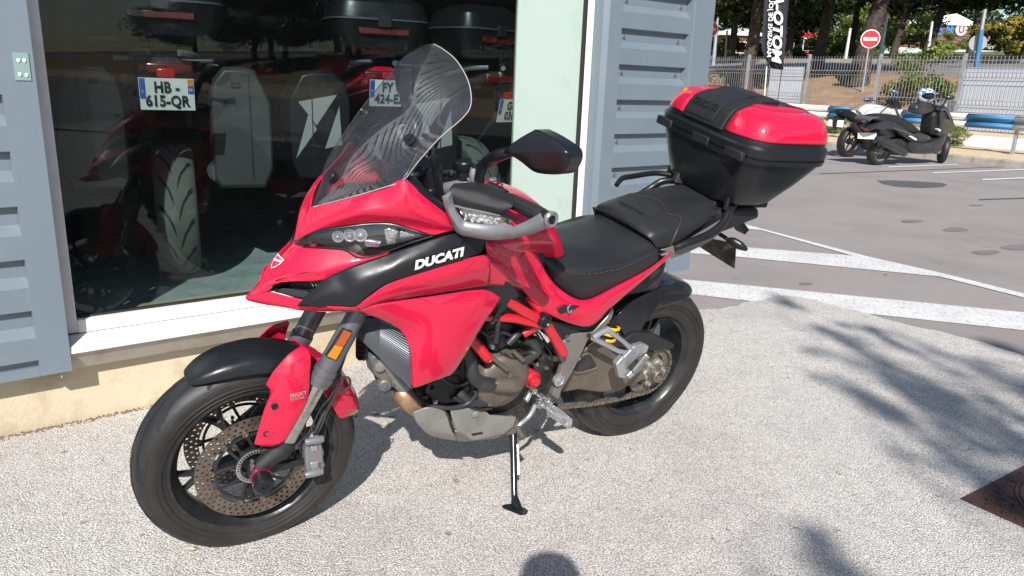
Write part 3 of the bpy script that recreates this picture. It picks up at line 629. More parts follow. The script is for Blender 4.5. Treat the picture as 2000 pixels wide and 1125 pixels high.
entry_sign(1386, 57, 16, 33, 'no-entry sign half hidden by the corner of the shop')
p = kp(29, 21.5); entry_sign_px = None
def pole(x0, y0, x1, y1, depth, r, m, lab, lamp=False):
    a = at(x1, y1, depth); b = aty(x0, y0, a.y); z0 = hz(a.x, a.y); t = empty('lamp_pole', lab, 'pole', 'poles beyond the fence', (a.x, a.y, min(z0, a.z)))
    o = Vector(t.location); d = b - a; mb = MB(); mb.tube([Vector((0, 0, -.2)), a - o, b - o], [r, r, r * .75], 10); obj('shaft', mb, M[m], t)
    if lamp:
        e = b - o; obj('arm', MB().tube([e, e + Vector((-.3, 0, .12)), e + Vector((-.9, 0, .2))], [.03, .03, .025], 8), M[m], t)
        obj('lamp_head', MB().sphere(e + Vector((-1.1, 0, .18)), .22, 6, (1, .5, .3)), M['galv'], t)
pole(1733, 28, 1716, 130, 36, .1, 'galv', 'light grey lamp pole left of the leaning pine', False)
pole(1661, 55, 1649, 130, 44, .1, 'white_metal', 'thin white pole left of the thick pine trunk')
pole(1821, 42, 1811, 112, 44, .09, 'white_metal', 'thin white pole right of the leaning pine trunk')
pole(1479, 30, 1472, 114, 44, .08, 'white_metal', 'thin white pole close to the black flag, on its left')
pole(1420, 60, 1417, 112, 52, .08, 'white_metal', 'short white pole in front of the brown house')
pole(1402, 32, 1395, 108, 44, .11, 'galv', 'grey lamp pole nearest the corner of the shop')
pole(1545, 58, 1537, 112, 48, .13, 'galv', 'grey lamp pole just right of the black flag')
bs = pole
a = at(1907, 130, 32); b = aty(1917, 58, a.y); c = aty(1924, 18, a.y)
t = empty('blue_sign_post', 'blue and grey post carrying a round sign seen from behind', 'sign post', None, (a.x, a.y, hz(a.x, a.y)))
o_ = Vector(t.location); obj('post', MB().tube([Vector((0, 0, -.2)), a - o_, b - o_], .1, 12), M['blue_metal'], t); obj('upper_post', MB().tube([b - o_, c - o_], .075, 10), M['galv'], t)
nn = Vector((c.x, c.y, 0)).normalized(); mb = MB(); disc(mb, aty(1910, 84, a.y + .15) - o_, nn, .33, .02); obj('sign_back', mb, M['galv'], t)
# feather flag
fl_d = 20.5
def fpt(px, py, d=0): return aty(px, py, fl_d + .3 + d)
base = fpt(1494, 190); t = empty('feather_flag', 'tall black feather flag with white lettering seen from behind', 'flag', None, (base.x, base.y, 0)); o_ = Vector(t.location)
rows = []
for k in range(19):
    y = -190 + k * 18.0; f = max(0, (y - 80) / 55); xl = 1490 - .045 * y + (2 if y < 80 else 0); xr = 1541 - .085 * y
    if y > 80: xl = xl + 24 * f ** 2.0
    rows.append([fpt(xl + (xr - xl) * j / 8, y + (2.5 * j / 8 if y > 80 else 0), .05 * sin(j * 1.3 + k * .35)) - o_ for j in range(9)])
obj('cloth', MB().grid(rows), M['flag'], t, solid=.003)
obj('pole', MB().tube([Vector((0, 0, 0)), fpt(1494, 190) - o_ + Vector((0, .05, 0)), fpt(1499, 110, .12) - o_, fpt(1506, -190, .12) - o_], [.022, .02, .018, .015], 8), M['white_metal'], t)
obj('edge_pole', MB().tube([fpt(1519, 196, 4) - o_ , fpt(1527, 136) - o_, fpt(1545, -60, .1) - o_], .012, 6), M['black_satin'], t)
ux = (fpt(1505, 0) - fpt(1517, 140)).normalized(); uy = (fpt(1500, 50) - fpt(1530, 50)).normalized()
# lettering seen from the back: reads upward, mirrored
def flagtext(s, size, x, y, **k):
    o = fpt(x, y, -.11) - o_; text(s, size, M['white_print'], o, Vector((0.02, 0, 1)), -RT.normalized(), t, 'lettering', **k)
def ftext(s, size, x, y, sx=1., bold=.0, shear=0.):
    me = textmesh(s, size, .002, bold, shear, sx, 'LEFT'); o = fpt(x, y, -.1) - o_; X = (fpt(x + 2.4, y - 60) - fpt(x, y)).normalized(); Yv = (RT - X * RT.dot(X)).normalized()
    for v in me.vertices: v.co = o + X * v.co.x + Yv * v.co.y + FWD * v.co.z
    me.flip_normals(); me.materials.clear(); me.materials.append(M['white_print']); q = bpy.data.objects.new('lettering', me); COL.objects.link(q); q.parent = t
ftext('MAGASINS DE JOUETS POUR MOTARDS', .155, 1501.5, 112, 1.12, .002)
ftext('MOTO-AX', .33, 1515.5, 120, 1.28, .012, -.25)

def building(lab, px0, px1, ytop, ybot, depth, dz, m, rows_, cols_, roof=None, planks=False):
    a = at(px0, ybot, depth); b = at(px1, ybot, depth); t = empty('building', lab, 'building', None, (a.x, a.y, 0)); w = (b - a); w.z = 0; L_ = w.length; w.normalize(); n_ = Vector((w.y, -w.x, 0))
    if n_.dot(CAM - a) < 0: n_ = -n_
    z0 = hz(a.x, a.y) - 1; dd_ = ray(px0, ytop); z1 = (CAM + dd_ * ((a.dot(n_) - CAM.dot(n_)) / dd_.dot(n_))).z; o = Vector((0, 0, 0)); Zu = Vector((0, 0, 1))
    obj('wall', MB().box(w * L_ / 2 - n_ * 4 + Vector((0, 0, (z0 + z1) / 2)), L_, 8, z1 - z0, (w, n_, Zu)), M[m], t, False)
    if planks:
        mb = MB(); k = int((z1 - z0) / .33)
        for i in range(k): mb.box(w * L_ / 2 + n_ * (.02 + .02 * (i % 2)) + Vector((0, 0, z1 - .17 - i * .33)), L_ - .05, .06, .27, (w, n_, Zu))
        obj('timber_planks', mb, M['plank'], t, False)
    for r in range(rows_):
        for c in range(cols_):
            cen = w * (L_ * (c + .5) / cols_) + n_ * .04 + Vector((0, 0, z1 - 1.3 - r * 2.6)); f = obj('window', MB().box(cen, 1.3, .08, 1.3, (w, n_, Zu)), M['sign_white'], t, False)
            for q in (-.31, .31): obj('pane', MB().box(cen + w * q + n_ * .05, .52, .03, 1.1, (w, n_, Zu)), M['black_gloss'], f, False)
    if roof:
        h, ridge = roof; mb = MB(); e = .4
        P = [w * -e + n_ * e + Zu * z1, w * (L_ + e) + n_ * e + Zu * z1, w * (L_ * ridge) + n_ * e + Zu * (z1 + h)]; mb.prism(P, -n_ * 9); obj('roof', mb, M['roofwhite'], t, False)
    return t, w, n_, L_, z1
st, w, n_, L_, z1 = building('timber-clad supermarket end wall with blue letters and a round U sign', 1740, 1897, 45, 116, 105, 0, 'plank', 0, 1, (1.5, .7), True)
o_ = Vector(st.location); d_ = 105
def onw(px, py, off):
    d = ray(px, py); k = ((o_ + n_ * off).dot(n_) - CAM.dot(n_)) / d.dot(n_); return CAM + d * k - o_
for s_, px, sz, mm in (('E', 1833, 2.1, 'blue_sign'), ('R', 1855, 2.1, 'blue_sign')):
    text(s_, sz * .95, M[mm], onw(px, 59, .16), w, (0, 0, 1), st, 'sign_letter', bold=.06, ext=.06)
c = onw(1877, 58, .14); mb = MB(); disc(mb, c, n_, .86, .08); obj('sign_disc_rim', mb, M['blue_sign'], st); mb = MB(); disc(mb, c + n_ * .085, n_, .76, .02); obj('sign_disc', mb, M['sign_white'], st)
text('U', 1.15, M['sign_red'], c + n_ * .12 - Vector((0, 0, .05)), w, (0, 0, 1), st, 'sign_letter', bold=.06, ext=.02)
mb = MB(); mb.box(w * L_ * .5 + n_ * 1.2 + Vector((0, 0, at(1850, 108, d_).z)), L_ + 8, .1, 1.5, (w, n_, Vector((0, 0, 1)))); obj('pale_screen', mb, M['mint'], st, False)
building('brown house with white gable roof left of the flag', 1409, 1500, 68, 104, 88, 0, 'plank', 1, 5, (.9, .3), True)
building('red building with white window frames right of the flag', 1538, 1592, 60, 112, 80, 0, 'sign_red', 2, 3)
building('low teal and white shed behind the far bushes', 1725, 1790, 94, 112, 85, 0, 'mint', 0, 1)
# hazy wooded hill in the distance
mb = MB()
rnd = random.Random(5)
for i in range(230):
    a = -340 + i * 2.4; c = kp(a, 128 + rnd.uniform(-8, 14)); leafclump(mb, c + Vector((0, 0, 6)), 7.5, 620, .8, (1, 1, 1.3), rnd)
obj('distant_wood', mb, M['foliage'], None, False, kind='stuff')
# pine on the right behind the photographer: throws the branch shadows on the paving
sh = empty('pine_tree', 'pine behind the photographer whose branches shade the paving at the lower right', 'tree', None, (9.0, -8.5, 0))
mb = MB(); mb.tube([(0, 0, 0), (.05, 0, 2), (0, .1, 5), (-.1, 0, 8)], [.2, .17, .14, .08], 10, sm=3)
lv = MB(); rnd = random.Random(9); SO = Vector(sh.location)
def bough(gx, gy, hx, L, w_=.1, dens=55, up=.35, start=None):
    """a bough whose shadow lies about (gx, gy) on the paving"""
    tip = Vector((gx, gy, 0)) - SUND * (hx / -SUND.z); tip = Vector((tip.x, tip.y, hx)) - SO
    tr = start or Vector((0, 0, hx + .3)); d = (tr - tip); d.z *= .3; d.normalize(); root = tip + Vector((.28, -.72, -up)).normalized() * L
    mb.tube([tr, (tr + root) / 2 + Vector((0, 0, .1)), root, tip], [.03, .02, .010, .004], 6, sm=4)
    for k in range(int(L * 11)):
        f = rnd.random(); p = tip + (root - tip) * f; d2 = Vector((rnd.gauss(-.3, .16), rnd.gauss(.7, .15), rnd.gauss(.15, .25))).normalized(); l2 = rnd.uniform(.1, .3) * (1.1 - .5 * f)
        mb.tube([p, p + d2 * l2], [.004, .002], 4)
        for j in range(int(l2 * 42)):
            leafclump(lv, p + d2 * (l2 * rnd.random()), w_ * .3, 3, .06, (1, 1, .8), rnd)
for g in ((1530, 590), (1600, 640), (1640, 690), (1680, 640), (1700, 700), (1750, 720), (1790, 735), (1830, 690), (1900, 700), (1640, 760), (1690, 790), (1740, 800), (1800, 780), (1850, 790), (1900, 770), (1960, 820), (1890, 850), (1980, 760), (1940, 730), (1990, 690), (1840, 830), (1990, 880)):
    q = gp(*g); bough(q.x, q.y, rnd.uniform(6.2, 8.8), rnd.uniform(.4, .9), .1, 42)
for g in ((1840, 905), (1760, 740), (1930, 880)): q = gp(*g); bough(q.x, q.y, 6.8, .5, .06, 34)
q = gp(1525, 1010); bough(q.x, q.y, 6.2, .35, .04, 30); q = gp(1580, 1060); bough(q.x, q.y, 6.4, .3, .04, 30); q = gp(1640, 1100); bough(q.x, q.y, 6.4, .3, .04, 34)
obj('trunk', mb, M['bark'], sh); c_ = obj('crown', lv, M['foliage'], sh, smooth=False); c2 = obj('crown', CR[0], None, sh, loc=(1.5, -1.5, 8.5))

# ================================================================== the red motorcycle
bike = empty('motorcycle', 'red adventure touring motorcycle with a black top case leaning on its side stand', 'motorcycle')
bike.matrix_world = Matrix(((-BU.x, BV.x, BW.x, BO.x), (-BU.y, BV.y, BW.y, BO.y), (-BU.z, BV.z, BW.z, 0), (0, 0, 0, 1)))
def BK(name, mb, m, par=None, st=False, **k):
    if isinstance(mb, MB):
        q = MB(); q.f = mb.f; q.v = [Vector((-p.x, p.y, p.z)) for p in ((steer(x) for x in mb.v) if st else mb.v)]; mb = q
    return obj(name, mb, M[m] if isinstance(m, str) else m, par or bike, **k)
def B(x, y, v): return bp(x, y, v)
def S(x, y, v): return bp(x, y, v, True)
def T(u, v, w): return Vector((u, v, w))
def P_(L, f=B): return [f(*q) if abs(q[0]) > 5 else Vector(q) for q in L]
def plate(name, px, v, th, m, par=None, f=B, st=False, bevel=.002, **k):
    """a plate standing at lateral distance v, th thick inwards"""
    return BK(name, MB().prism([f(x, y, v) for x, y in px], (0, -th, 0)), m, par, st, bevel=bevel, **k)
def surf(name, rows, m, par=None, f=B, st=False, nu=5, nv=5, th=.003, mirror=False, **k):
    g = patch([P_(r, f) for r in rows], nu, nv); mb = MB().grid(g)
    if mirror:
        if min(abs(p.y) for r in g for p in r) > 1e-3: BK(name, MB().grid([[Vector((p.x, -p.y, p.z)) for p in r] for r in g]), m, par, st, solid=th, angle=60, **k)
        else: mb.mirror()
    return BK(name, mb, m, par, st, solid=th, angle=60, **k)
def btext(txt, px0, px1, hpx, v, m, par, f=B, st=False, name='lettering', bold=0., shear=0., ext=.0012, lift=.003):
    """print running from px0 to px1 (photograph points) at lateral distances v[0] and v[1]"""
    a = f(px0[0], px0[1], v[0]); b = f(px1[0], px1[1], v[1]); up = f(px0[0], px0[1] - hpx, v[0]) - a
    me = textmesh(txt, 1, 0, bold, shear, 1, 'LEFT'); xs = [q.co.x for q in me.vertices]; ys = [q.co.y for q in me.vertices]; x0, x1, y0, y1 = min(xs), max(xs), min(ys), max(ys)
    n = (b - a).cross(up).normalized(); n = n if n.y > 0 else -n
    for q in me.vertices:
        p = a + (b - a) * ((q.co.x - x0) / (x1 - x0)) + up * ((q.co.y - y0) / (y1 - y0)) + n * lift
        if st: p = steer(p)
        q.co = Vector((-p.x, p.y, p.z))
    me.materials.clear(); me.materials.append(M[m]); o = bpy.data.objects.new(name, me); COL.objects.link(o); o.parent = par or bike
    return o

# ------------------------------------------------------------------ wheels
def tyre_profile(R, hw, hb):
    P = [(-hb, .216), (-hb * 1.12, .226), (-hw * .94, R - .062), (-hw, R - .04), (-hw * .9, R - .022), (-hw * .62, R - .0075), (-hw * .3, R - .0018), (0, R)]
    P = P + [(-a, r) for a, r in reversed(P[:-1])]; return [(p.x, p.y) for p in cr([Vector((a, r, 0)) for a, r in P], 4)]
def tyre_obj(par, c, R, hw, hb, st=False, tread='front', n=96, m=('rubber', 'rubber_brown'), fn=None):
    mb = MB().lathe(c, (0, 1, 0), tyre_profile(R, hw, hb), n); mb.f = [f for f in mb.f if len(f) < 20]
    t = (fn or BK)('tyre', mb, m[0], par, st, angle=70); me = t.data; me.materials.append(M[m[1]]); cc = V(c)
    for p in me.polygons:
        q = p.center; x, z = (-q.x - cc.x, q.z - cc.z)
        if sqrt(x * x + z * z) < R - .030: p.material_index = 1
    for sgn in (-1, 1):
        for rr, vv in ((R - .066, .955), (R - .052, .99), (R - .03, .955)):
            cc_ = V(c) + Vector((0, sgn * hw * vv, 0)); k_ = 60; q_ = MB().tube([cc_ + Vector((cos(2 * pi * i / k_) * rr, 0, sin(2 * pi * i / k_) * rr)) for i in range(k_ + 1)], .0011, 4, False); (fn or BK)('sidewall_rib', q_, m[1], t, st)
    return t
def on_tyre(c, R, hw, a, s, lift):
    """point of the tread: angle a, lateral s in -1..1"""
    r = R - (.0018 * (abs(s) / .3) ** 2 if abs(s) < .3 else .0018 + .0057 * ((abs(s) - .3) / .32) ** 1.6 if abs(s) < .62 else .0075 + .0145 * ((abs(s) - .62) / .28) ** 1.3) + lift
    return V(c) + Vector((cos(a) * r, s * hw, sin(a) * r))
def grooves(par, c, R, hw, pat, n, w, st=False, fn=None):
    mb = MB()
    for k in range(n):
        for sgn in (-1, 1):
            for (P, ph) in pat:
                L = cr([Vector((a, s, 0)) for a, s in P], 5); rows = []
                for i, q in enumerate(L):
                    f = 1 - abs(2 * i / (len(L) - 1) - 1) ** 3; a = 2 * pi * k / n + (q.x + ph) * 2 * pi / n + (0 if sgn > 0 else pi / n); s = q.y * sgn; d = L[min(i + 1, len(L) - 1)] - L[max(i - 1, 0)]
                    tx, ty = d.x * 2 * pi / n * R, d.y * hw; l = sqrt(tx * tx + ty * ty) or 1; ox, oy = -ty / l * w * f / R, tx / l * w * f / hw
                    rows.append([on_tyre(c, R, hw, a - ox, s - oy * sgn, .0007), on_tyre(c, R, hw, a + ox, s + oy * sgn, .0007)])
                mb.grid(rows)
    o = (fn or BK)('tread_groove', mb, 'groove', par, st); o['kind'] = 'stuff'; return o
def disc_holes(mb, c, v, r0, r1, th, rows, n, hr):
    """perforated brake ring"""
    for i in range(rows):
        ra, rb = r0 + (r1 - r0) * i / rows, r0 + (r1 - r0) * (i + 1) / rows; rm = (ra + rb) / 2
        for k in range(n):
            a0, a1 = 2 * pi * (k + .5 * (i % 2)) / n, 2 * pi * (k + 1 + .5 * (i % 2)) / n; am = (a0 + a1) / 2
            def pt(a, r, y): return V(c) + Vector((cos(a) * r, y, sin(a) * r))
            out = [(a0, ra), (am, ra), (a1, ra), (a1, rm), (a1, rb), (am, rb), (a0, rb), (a0, rm)]; da = a1 - am; dr = (rb - ra) / 2
            ang = [-3 * pi / 4, -pi / 2, -pi / 4, 0, pi / 4, pi / 2, 3 * pi / 4, pi]; inn = [(am + cos(t) * hr / rm, rm + sin(t) * hr) for t in ang]
            vs = [pt(a, r, v) for a, r in out] + [pt(a, r, v) for a, r in inn] + [pt(a, r, v - th) for a, r in inn] + [pt(a, r, v - th) for a, r in out]
            fs = []
            for j in range(8):
                l = (j + 1) % 8; fs += [(j, l, 8 + l, 8 + j), (8 + j, 8 + l, 16 + l, 16 + j), (16 + j, 16 + l, 24 + l, 24 + j)]
            mb.add(vs, fs)
    for r in (r0, r1): mb.lathe(V(c) + Vector((0, v, 0)), (0, 1, 0), [(0, r), (-th, r)], n * 2)
    mb.f = [f for f in mb.f if len(f) < 20]; return mb
FC, RC = (.0216, 0, .3038), (1.4851, 0, .32)
fwh = BK('front_wheel', MB().lathe(FC, (0, 1, 0), [(-.05, .012), (-.05, .04), (-.02, .034), (.02, .034), (.05, .04), (.05, .012)], 24), 'rim', st=True)
tyre_obj(fwh, FC, .304, .061, .046, True)
grooves(fwh, FC, .304, .061, [([(0, .12), (.55, .28), (1.1, .6), (1.35, .86)], 0), ([(.2, .5), (.6, .72), (.75, .9)], .75)], 11, .0052, True)
def rim_prof(hb): return [(hb - .004, .219), (hb + .003, .226), (hb + .006, .224), (hb + .004, .216), (hb - .008, .208), (hb - .014, .2), (hb * .3, .192), (-hb * .3, .192), (-hb + .014, .2), (-hb + .008, .208), (-hb - .004, .216), (-hb - .006, .224), (-hb - .003, .226), (-hb + .004, .219), (-hb * .4, .203), (hb * .4, .203)]
mb = MB().lathe(FC, (0, 1, 0), rim_prof(.046), 72, True); BK('rim', mb, 'rim', fwh, True)
def spoke_mb(c, a, r0, r1, w0, w1, d, sp=0., v0=0., tz_=.02):
    mb = MB(); c = V(c)
    e = Vector((cos(a), 0, sin(a))); s = Vector((-sin(a), 0, cos(a))); rows = []
    for f in (0, .35, .7, 1):
        r = r0 + (r1 - r0) * f; w = w0 + (w1 - w0) * f; o = s * (sp * f ** 1.2); y = v0 * (1 - f); h = d * (1 - .25 * f)
        rows.append([c + e * r + o + s * x + Vector((0, y + z, 0)) for x, z in ((-w, -h * .4), (-w * .6, h), (w * .6, h), (w, -h * .4), (w * .5, -h), (-w * .5, -h))])
    return mb.grid(rows, True, True)
for k in range(5):
    a = radians(196) + k * 2 * pi / 5
    mb = spoke_mb(FC, a, .03, .15, .017, .013, .017)
    for sp in (-.032, .032): mb.add(*(lambda q: (q.v, q.f))(spoke_mb(Vector(FC) + Vector((cos(a), 0, sin(a))) * .125, a, .0, .072, .0095, .0085, .013, sp)))
    BK('spoke', mb, 'rim', fwh, True, bevel=.002)
for sd_ in (1, -1):
    v = .0765 if sd_ > 0 else -.0715
    d = BK('brake_disc', disc_holes(MB(), FC, v, .121, .161, .005, 3, 48, .0042), 'disc', fwh, True, smooth=False)
    mb = MB()
    mb.lathe(Vector(FC) + Vector((0, v - .009, 0)), (0, 1, 0), [(0, .04), (.006, .04), (.006, .054), (0, .056)], 40, True)
    for k in range(5):
        a = k * 2 * pi / 5 + .2
        for q in (-.36, .36):
            mb.bar(Vector(FC) + Vector((cos(a + q * .4) * .05, v - .006, sin(a + q * .4) * .05)), Vector(FC) + Vector((cos(a + q) * .116, v - .004, sin(a + q) * .116)), .008, .005, (0, 1, 0))
    mb.lathe(Vector(FC) + Vector((0, v - .008, 0)), (0, 1, 0), [(0, .105), (.005, .105), (.005, .112), (0, .112)], 64, True)
    BK('disc_carrier', mb, 'rim', d, True, smooth=False)
    for k in range(10):
        a = k * pi / 5 + .2 + (.36 if k % 2 else -.36) - (k % 2) * pi / 5 + 0; p = Vector(FC) + Vector((cos(a) * .1175, v - .006, sin(a) * .1175)); mb = MB().lathe(p, (0, 1, 0), [(0, .0085), (.009, .0085), (.01, .006), (.006, .004)], 12); BK('disc_bobbin', mb, 'disc', d, True)
mb = MB(); c0 = Vector(FC) + Vector((0, .074, 0))
for k in range(40):
    a = 2 * pi * k / 40; mb.bar(c0 + Vector((cos(a) * .043, 0, sin(a) * .043)), c0 + Vector((cos(a) * .052, 0, sin(a) * .052)), .003, .003, (0, 1, 0))
mb.lathe(c0 - Vector((0, .001, 0)), (0, 1, 0), [(0, .051), (.002, .051), (.002, .054), (0, .054)], 40, True); BK('speed_sensor_ring', mb, 'alu', fwh, True, smooth=False)

# ------------------------------------------------------------------ fork
fork = BK('fork', MB().cyl(T(-.099 + .5017 * .80, 0, .80), T(-.099 + .5017 * .88, 0, .88), .035), 'engine_dark', None, True)
def fk(w, v): return T(-.099 + .5017 * w, v, w)
for sd_ in (1, -1):
    v = .104 * sd_
    BK('lower_leg', MB().tube([fk(.565, v), fk(.35, v)], .0225, 24), 'chrome', fork, True)
    BK('upper_tube', MB().tube([fk(.88, v), fk(.72, v), fk(.7, v), fk(.60, v), fk(.595, v), fk(.592, v)], [.026, .026, .0285, .029, .0285, .0285], 28), 'fork_grey', fork, True)
    BK('collar', MB().tube([fk(.60, v), fk(.598, v), fk(.585, v), fk(.584, v), fk(.58, v), fk(.579, v), fk(.567, v), fk(.566, v), fk(.552, v), fk(.551, v)], [.030, .0325, .0325, .0305, .0305, .0325, .0325, .030, .029, .024], 28), 'fork_grey', fork, True, angle=30)
    ax = Vector(FC) + Vector((0, v, 0)); ft = fk(.365, v)
    mb = MB().tube([fk(.392, v), fk(.365, v), (ft + ax) / 2 + Vector((.002, 0, .012)), ax + Vector((.0, 0, .014)), ax + Vector((-.002, 0, -.02))], [.0265, .0275, .024, .023, .014], 20, sm=4)
    ca = BK('fork_foot', mb, 'black_rough', fork, True)
    BK('axle_clamp', MB().lathe(ax + Vector((0, -.012 * sd_, 0)), (0, sd_, 0), [(0, .02), (0, .029), (.026, .029), (.03, .024), (.03, .012)], 24), 'black_rough', ca, True)
    for dz_, dx_ in ((.082, .118), (-.006, .128)):   # caliper arms
        t = ax + Vector((dx_, -.008 * sd_, dz_)); s = ax + Vector((.012, -.006 * sd_, .045 if dz_ > .05 else -.006)); n_ = (t - s).normalized(); up_ = Vector((-n_.z, 0, n_.x))
        mb = MB().prism([s + up_ * .02, t + up_ * .008, t - up_ * .008, s - up_ * .014], (0, -.016 * sd_, 0)); BK('caliper_arm', mb, 'black_rough', ca, True, bevel=.003)
    for k in range(3): BK('pinch_bolt', MB().lathe(ax + Vector((-.02 + .0 * k, .004 * sd_, .02 + .014 * k)), (0, sd_, 0), [(0, .0055), (.006, .0055), (.006, .001)], 8), 'bolt', ca, True)
ax = Vector(FC)
BK('axle_slider', MB().lathe(ax + Vector((0, .128, 0)), (0, 1, 0), [(0, .02), (.004, .0255), (.034, .0255), (.042, .021), (.042, .009), (.038, .008), (.038, .001)], 28), 'black_satin', fork, True)
BK('axle_ring', MB().lathe(ax + Vector((0, .12, 0)), (0, 1, 0), [(0, .02), (0, .0285), (.010, .0285), (.010, .02)], 28), 'magenta', fork, True)
rf = BK('reflector_holder', MB().prism([S(x, y, .136) for x, y in ((671, 643), (689, 648), (657, 705), (637, 697))], (0, -.012, 0)), 'black_rough', fork, True, bevel=.002)
BK('reflector', MB().prism([S(x, y, .1385) for x, y in ((673, 645), (687, 650), (671, 677), (656, 673))], (0, -.003, 0)), 'orange_dark', rf, True)
BK('reflector', MB().prism([S(x, y, .1385) for x, y in ((655.5, 674), (670.5, 678), (656, 703), (640, 696))], (0, -.003, 0)), 'orange', rf, True)
# caliper
cal = BK('brake_caliper', MB().prism([S(x, y, .108) for x, y in ((608, 851), (621, 848), (628, 858), (630, 872), (634, 884), (632, 897), (636, 909), (629, 926), (613, 934), (600, 926), (597, 905), (596, 880), (603, 862))], (0, -.05, 0)), 'silver_plastic', None, True, bevel=.006, seg=3)
for (x, y, x2, y2) in ((596, 864, 630, 857), (596, 928, 629, 920)): BK('caliper_bolt_boss', MB().tube([S(x, y, .113), S((x + x2) / 2, (y + y2) / 2, .116), S(x2, y2, .113)], [.0095, .0115, .0105], 14), 'silver_plastic', cal, True)
for px in ([(604, 868, .1), (622, 862, .1), (624, 874, .1), (606, 880, .1)], [(604, 900, .1), (628, 896, .1), (628, 908, .1), (606, 914, .1)]):
    BK('caliper_piston_cover', MB().prism([p + Vector((0, .012, 0)) for p in P_(px, S)], (0, -.006, 0)), 'alu', cal, True, bevel=.003)
BK('caliper_bridge', MB().prism([S(x, y, .112) for x, y in ((613, 850), (622, 850), (629, 872), (632, 900), (626, 925), (616, 930), (620, 900), (617, 872))], (0, -.006, 0)), 'silver_plastic', cal, True, bevel=.003)
BK('brake_pad', MB().prism([S(x, y, .088) for x, y in ((600, 866), (612, 862), (616, 918), (602, 922))], (0, -.02, 0)), 'engine_dark', cal, True)
btext('brembo', (618, 880), (625, 917), -8, (.117, .117), 'red_print', cal, S, True, bold=.01, lift=.002)
calr = BK('brake_caliper', MB().prism([q - Vector((0, .165, 0)) for q in [S(x, y, .108) for x, y in ((608, 851), (621, 848), (634, 884), (636, 909), (629, 926), (613, 934), (597, 905), (596, 880))]], (0, -.05, 0)), 'silver_plastic', None, True, bevel=.006)
# brake hoses beside the leg
for pts, r in (([(655, 655, .085), (662, 720, .095), (668, 745, .1), (655, 770, .1), (640, 800, .1), (628, 830, .105), (617, 850, .105)], .0042), ([(690, 640, .07), (672, 700, .09), (648, 765, .09), (645, 790, .09), (630, 812, .1), (618, 838, .11), (614, 850, .11)], .0045), ([(660, 740, .1), (680, 737, .105), (684, 752, .105), (672, 762, .1), (655, 757, .1)], .003), ([(655, 720, .095), (648, 770, .1), (625, 800, .095), (600, 850, .1), (572, 868, .11), (558, 880, .11)], .0028)):
    BK('brake_hose', MB().tube([S(*q) for q in pts], r, 8, sm=5), 'hose', fork, True)
BK('hose_end', MB().tube([S(616, 848, .106), S(613, 860, .106)], [.007, .008], 10), 'alu', fork, True)
# front mudguard
def fd(a, v, r): a = radians(a); return T(FC[0] + sin(a) * r, v, FC[2] + cos(a) * r)
rows = []
for a, r, w, dr in ((-30.5, .318, .018, .006), (-29, .324, .042, .016), (-22, .334, .062, .032), (-12, .341, .073, .044), (2, .345, .078, .052), (14, .344, .08, .054), (24, .343, .08, .052)):
    rows.append([fd(a, 0, r), fd(a, w * .5, r - dr * .12), fd(a, w * .85, r - dr * .42), fd(a + (1 if a > -29 else 0), w, r - dr)])
fen = surf('front_mudguard', rows, 'black_satin', None, S, True, mirror=True, th=.003)
rows = []
for a, r, w, dr in ((24.3, .345, .081, .054), (34, .345, .083, .06), (46, .342, .083, .07), (58, .338, .08, .075), (68, .335, .07, .07), (74, .333, .045, .05)):
    rows.append([fd(a, 0, r), fd(a, w * .5, r - dr * .1), fd(a, w * .88, r - dr * .38), fd(a, w, r - dr * 1.1)])
surf('rear_panel', rows, 'red', fen, S, True, mirror=True, th=.003)
rows = [[(519, 752, .082), (532, 728, .088), (549, 708, .088), (566, 690, .084), (590, 674, .074)],
        [(528, 766, .093), (541, 745, .101), (562, 722, .105), (585, 705, .103), (606, 690, .095)],
        [(516, 800, .106), (540, 772, .112), (565, 752, .117), (588, 735, .118), (606, 728, .112)],
        [(505, 838, .112), (532, 826, .122), (560, 812, .127), (580, 802, .128), (598, 790, .122)],
        [(496, 867, .112), (515, 872, .121), (535, 872, .124), (552, 866, .126), (560, 858, .121)]]
gp_ = surf('fork_guard', rows, 'red', fen, S, True, th=.003, mirror=False)
mb = MB().grid([[Vector((p.x, -p.y, p.z)) for p in r] for r in patch([P_(r, S) for r in rows], 5, 5)]); BK('fork_guard', mb, 'red', fen, True, solid=.003)
for x, y in ((537, 795), (521, 848)):
    q = S(x, y, .122); BK('guard_screw', MB().lathe(q, (0, 1, 0), [(-.006, .009), (.0, .009), (.001, .007), (-.003, .005)], 14), 'black_rough', fen, True)
btext('DUCATI', (566, 775), (596, 769), 7, (.121, .122), 'grey_print', gp_, S, True, bold=.03, lift=.0045); btext('MULTISTRADA', (566, 781), (594, 776), 4.5, (.122, .122), 'grey_print', gp_, S, True, lift=.0045)

# ------------------------------------------------------------------ rear wheel, swingarm, chain
rwh = BK('rear_wheel', MB().lathe(RC, (0, 1, 0), [(-.06, .03), (-.06, .07), (.04, .06), (.085, .052), (.085, .02)], 28), 'rim')
tyre_obj(rwh, RC, .32, .095, .076); grooves(rwh, RC, .32, .095, [([(0, .08), (.5, .3), (.85, .62), (.95, .88)], 0), ([(.1, .45), (.45, .66), (.55, .84)], .5)], 12, .0058)
BK('rim', MB().lathe(RC, (0, 1, 0), rim_prof(.076), 72, True), 'rim', rwh)
for k in range(5):
    for sp in (-.028, .028): BK('spoke', spoke_mb(RC, radians(70) + k * 2 * pi / 5, .05, .197, .016, .011, .022, sp), 'rim', rwh, bevel=.002)
BK('brake_disc', disc_holes(MB(), RC, -.075, .09, .128, .005, 2, 40, .004), 'disc', rwh, smooth=False)
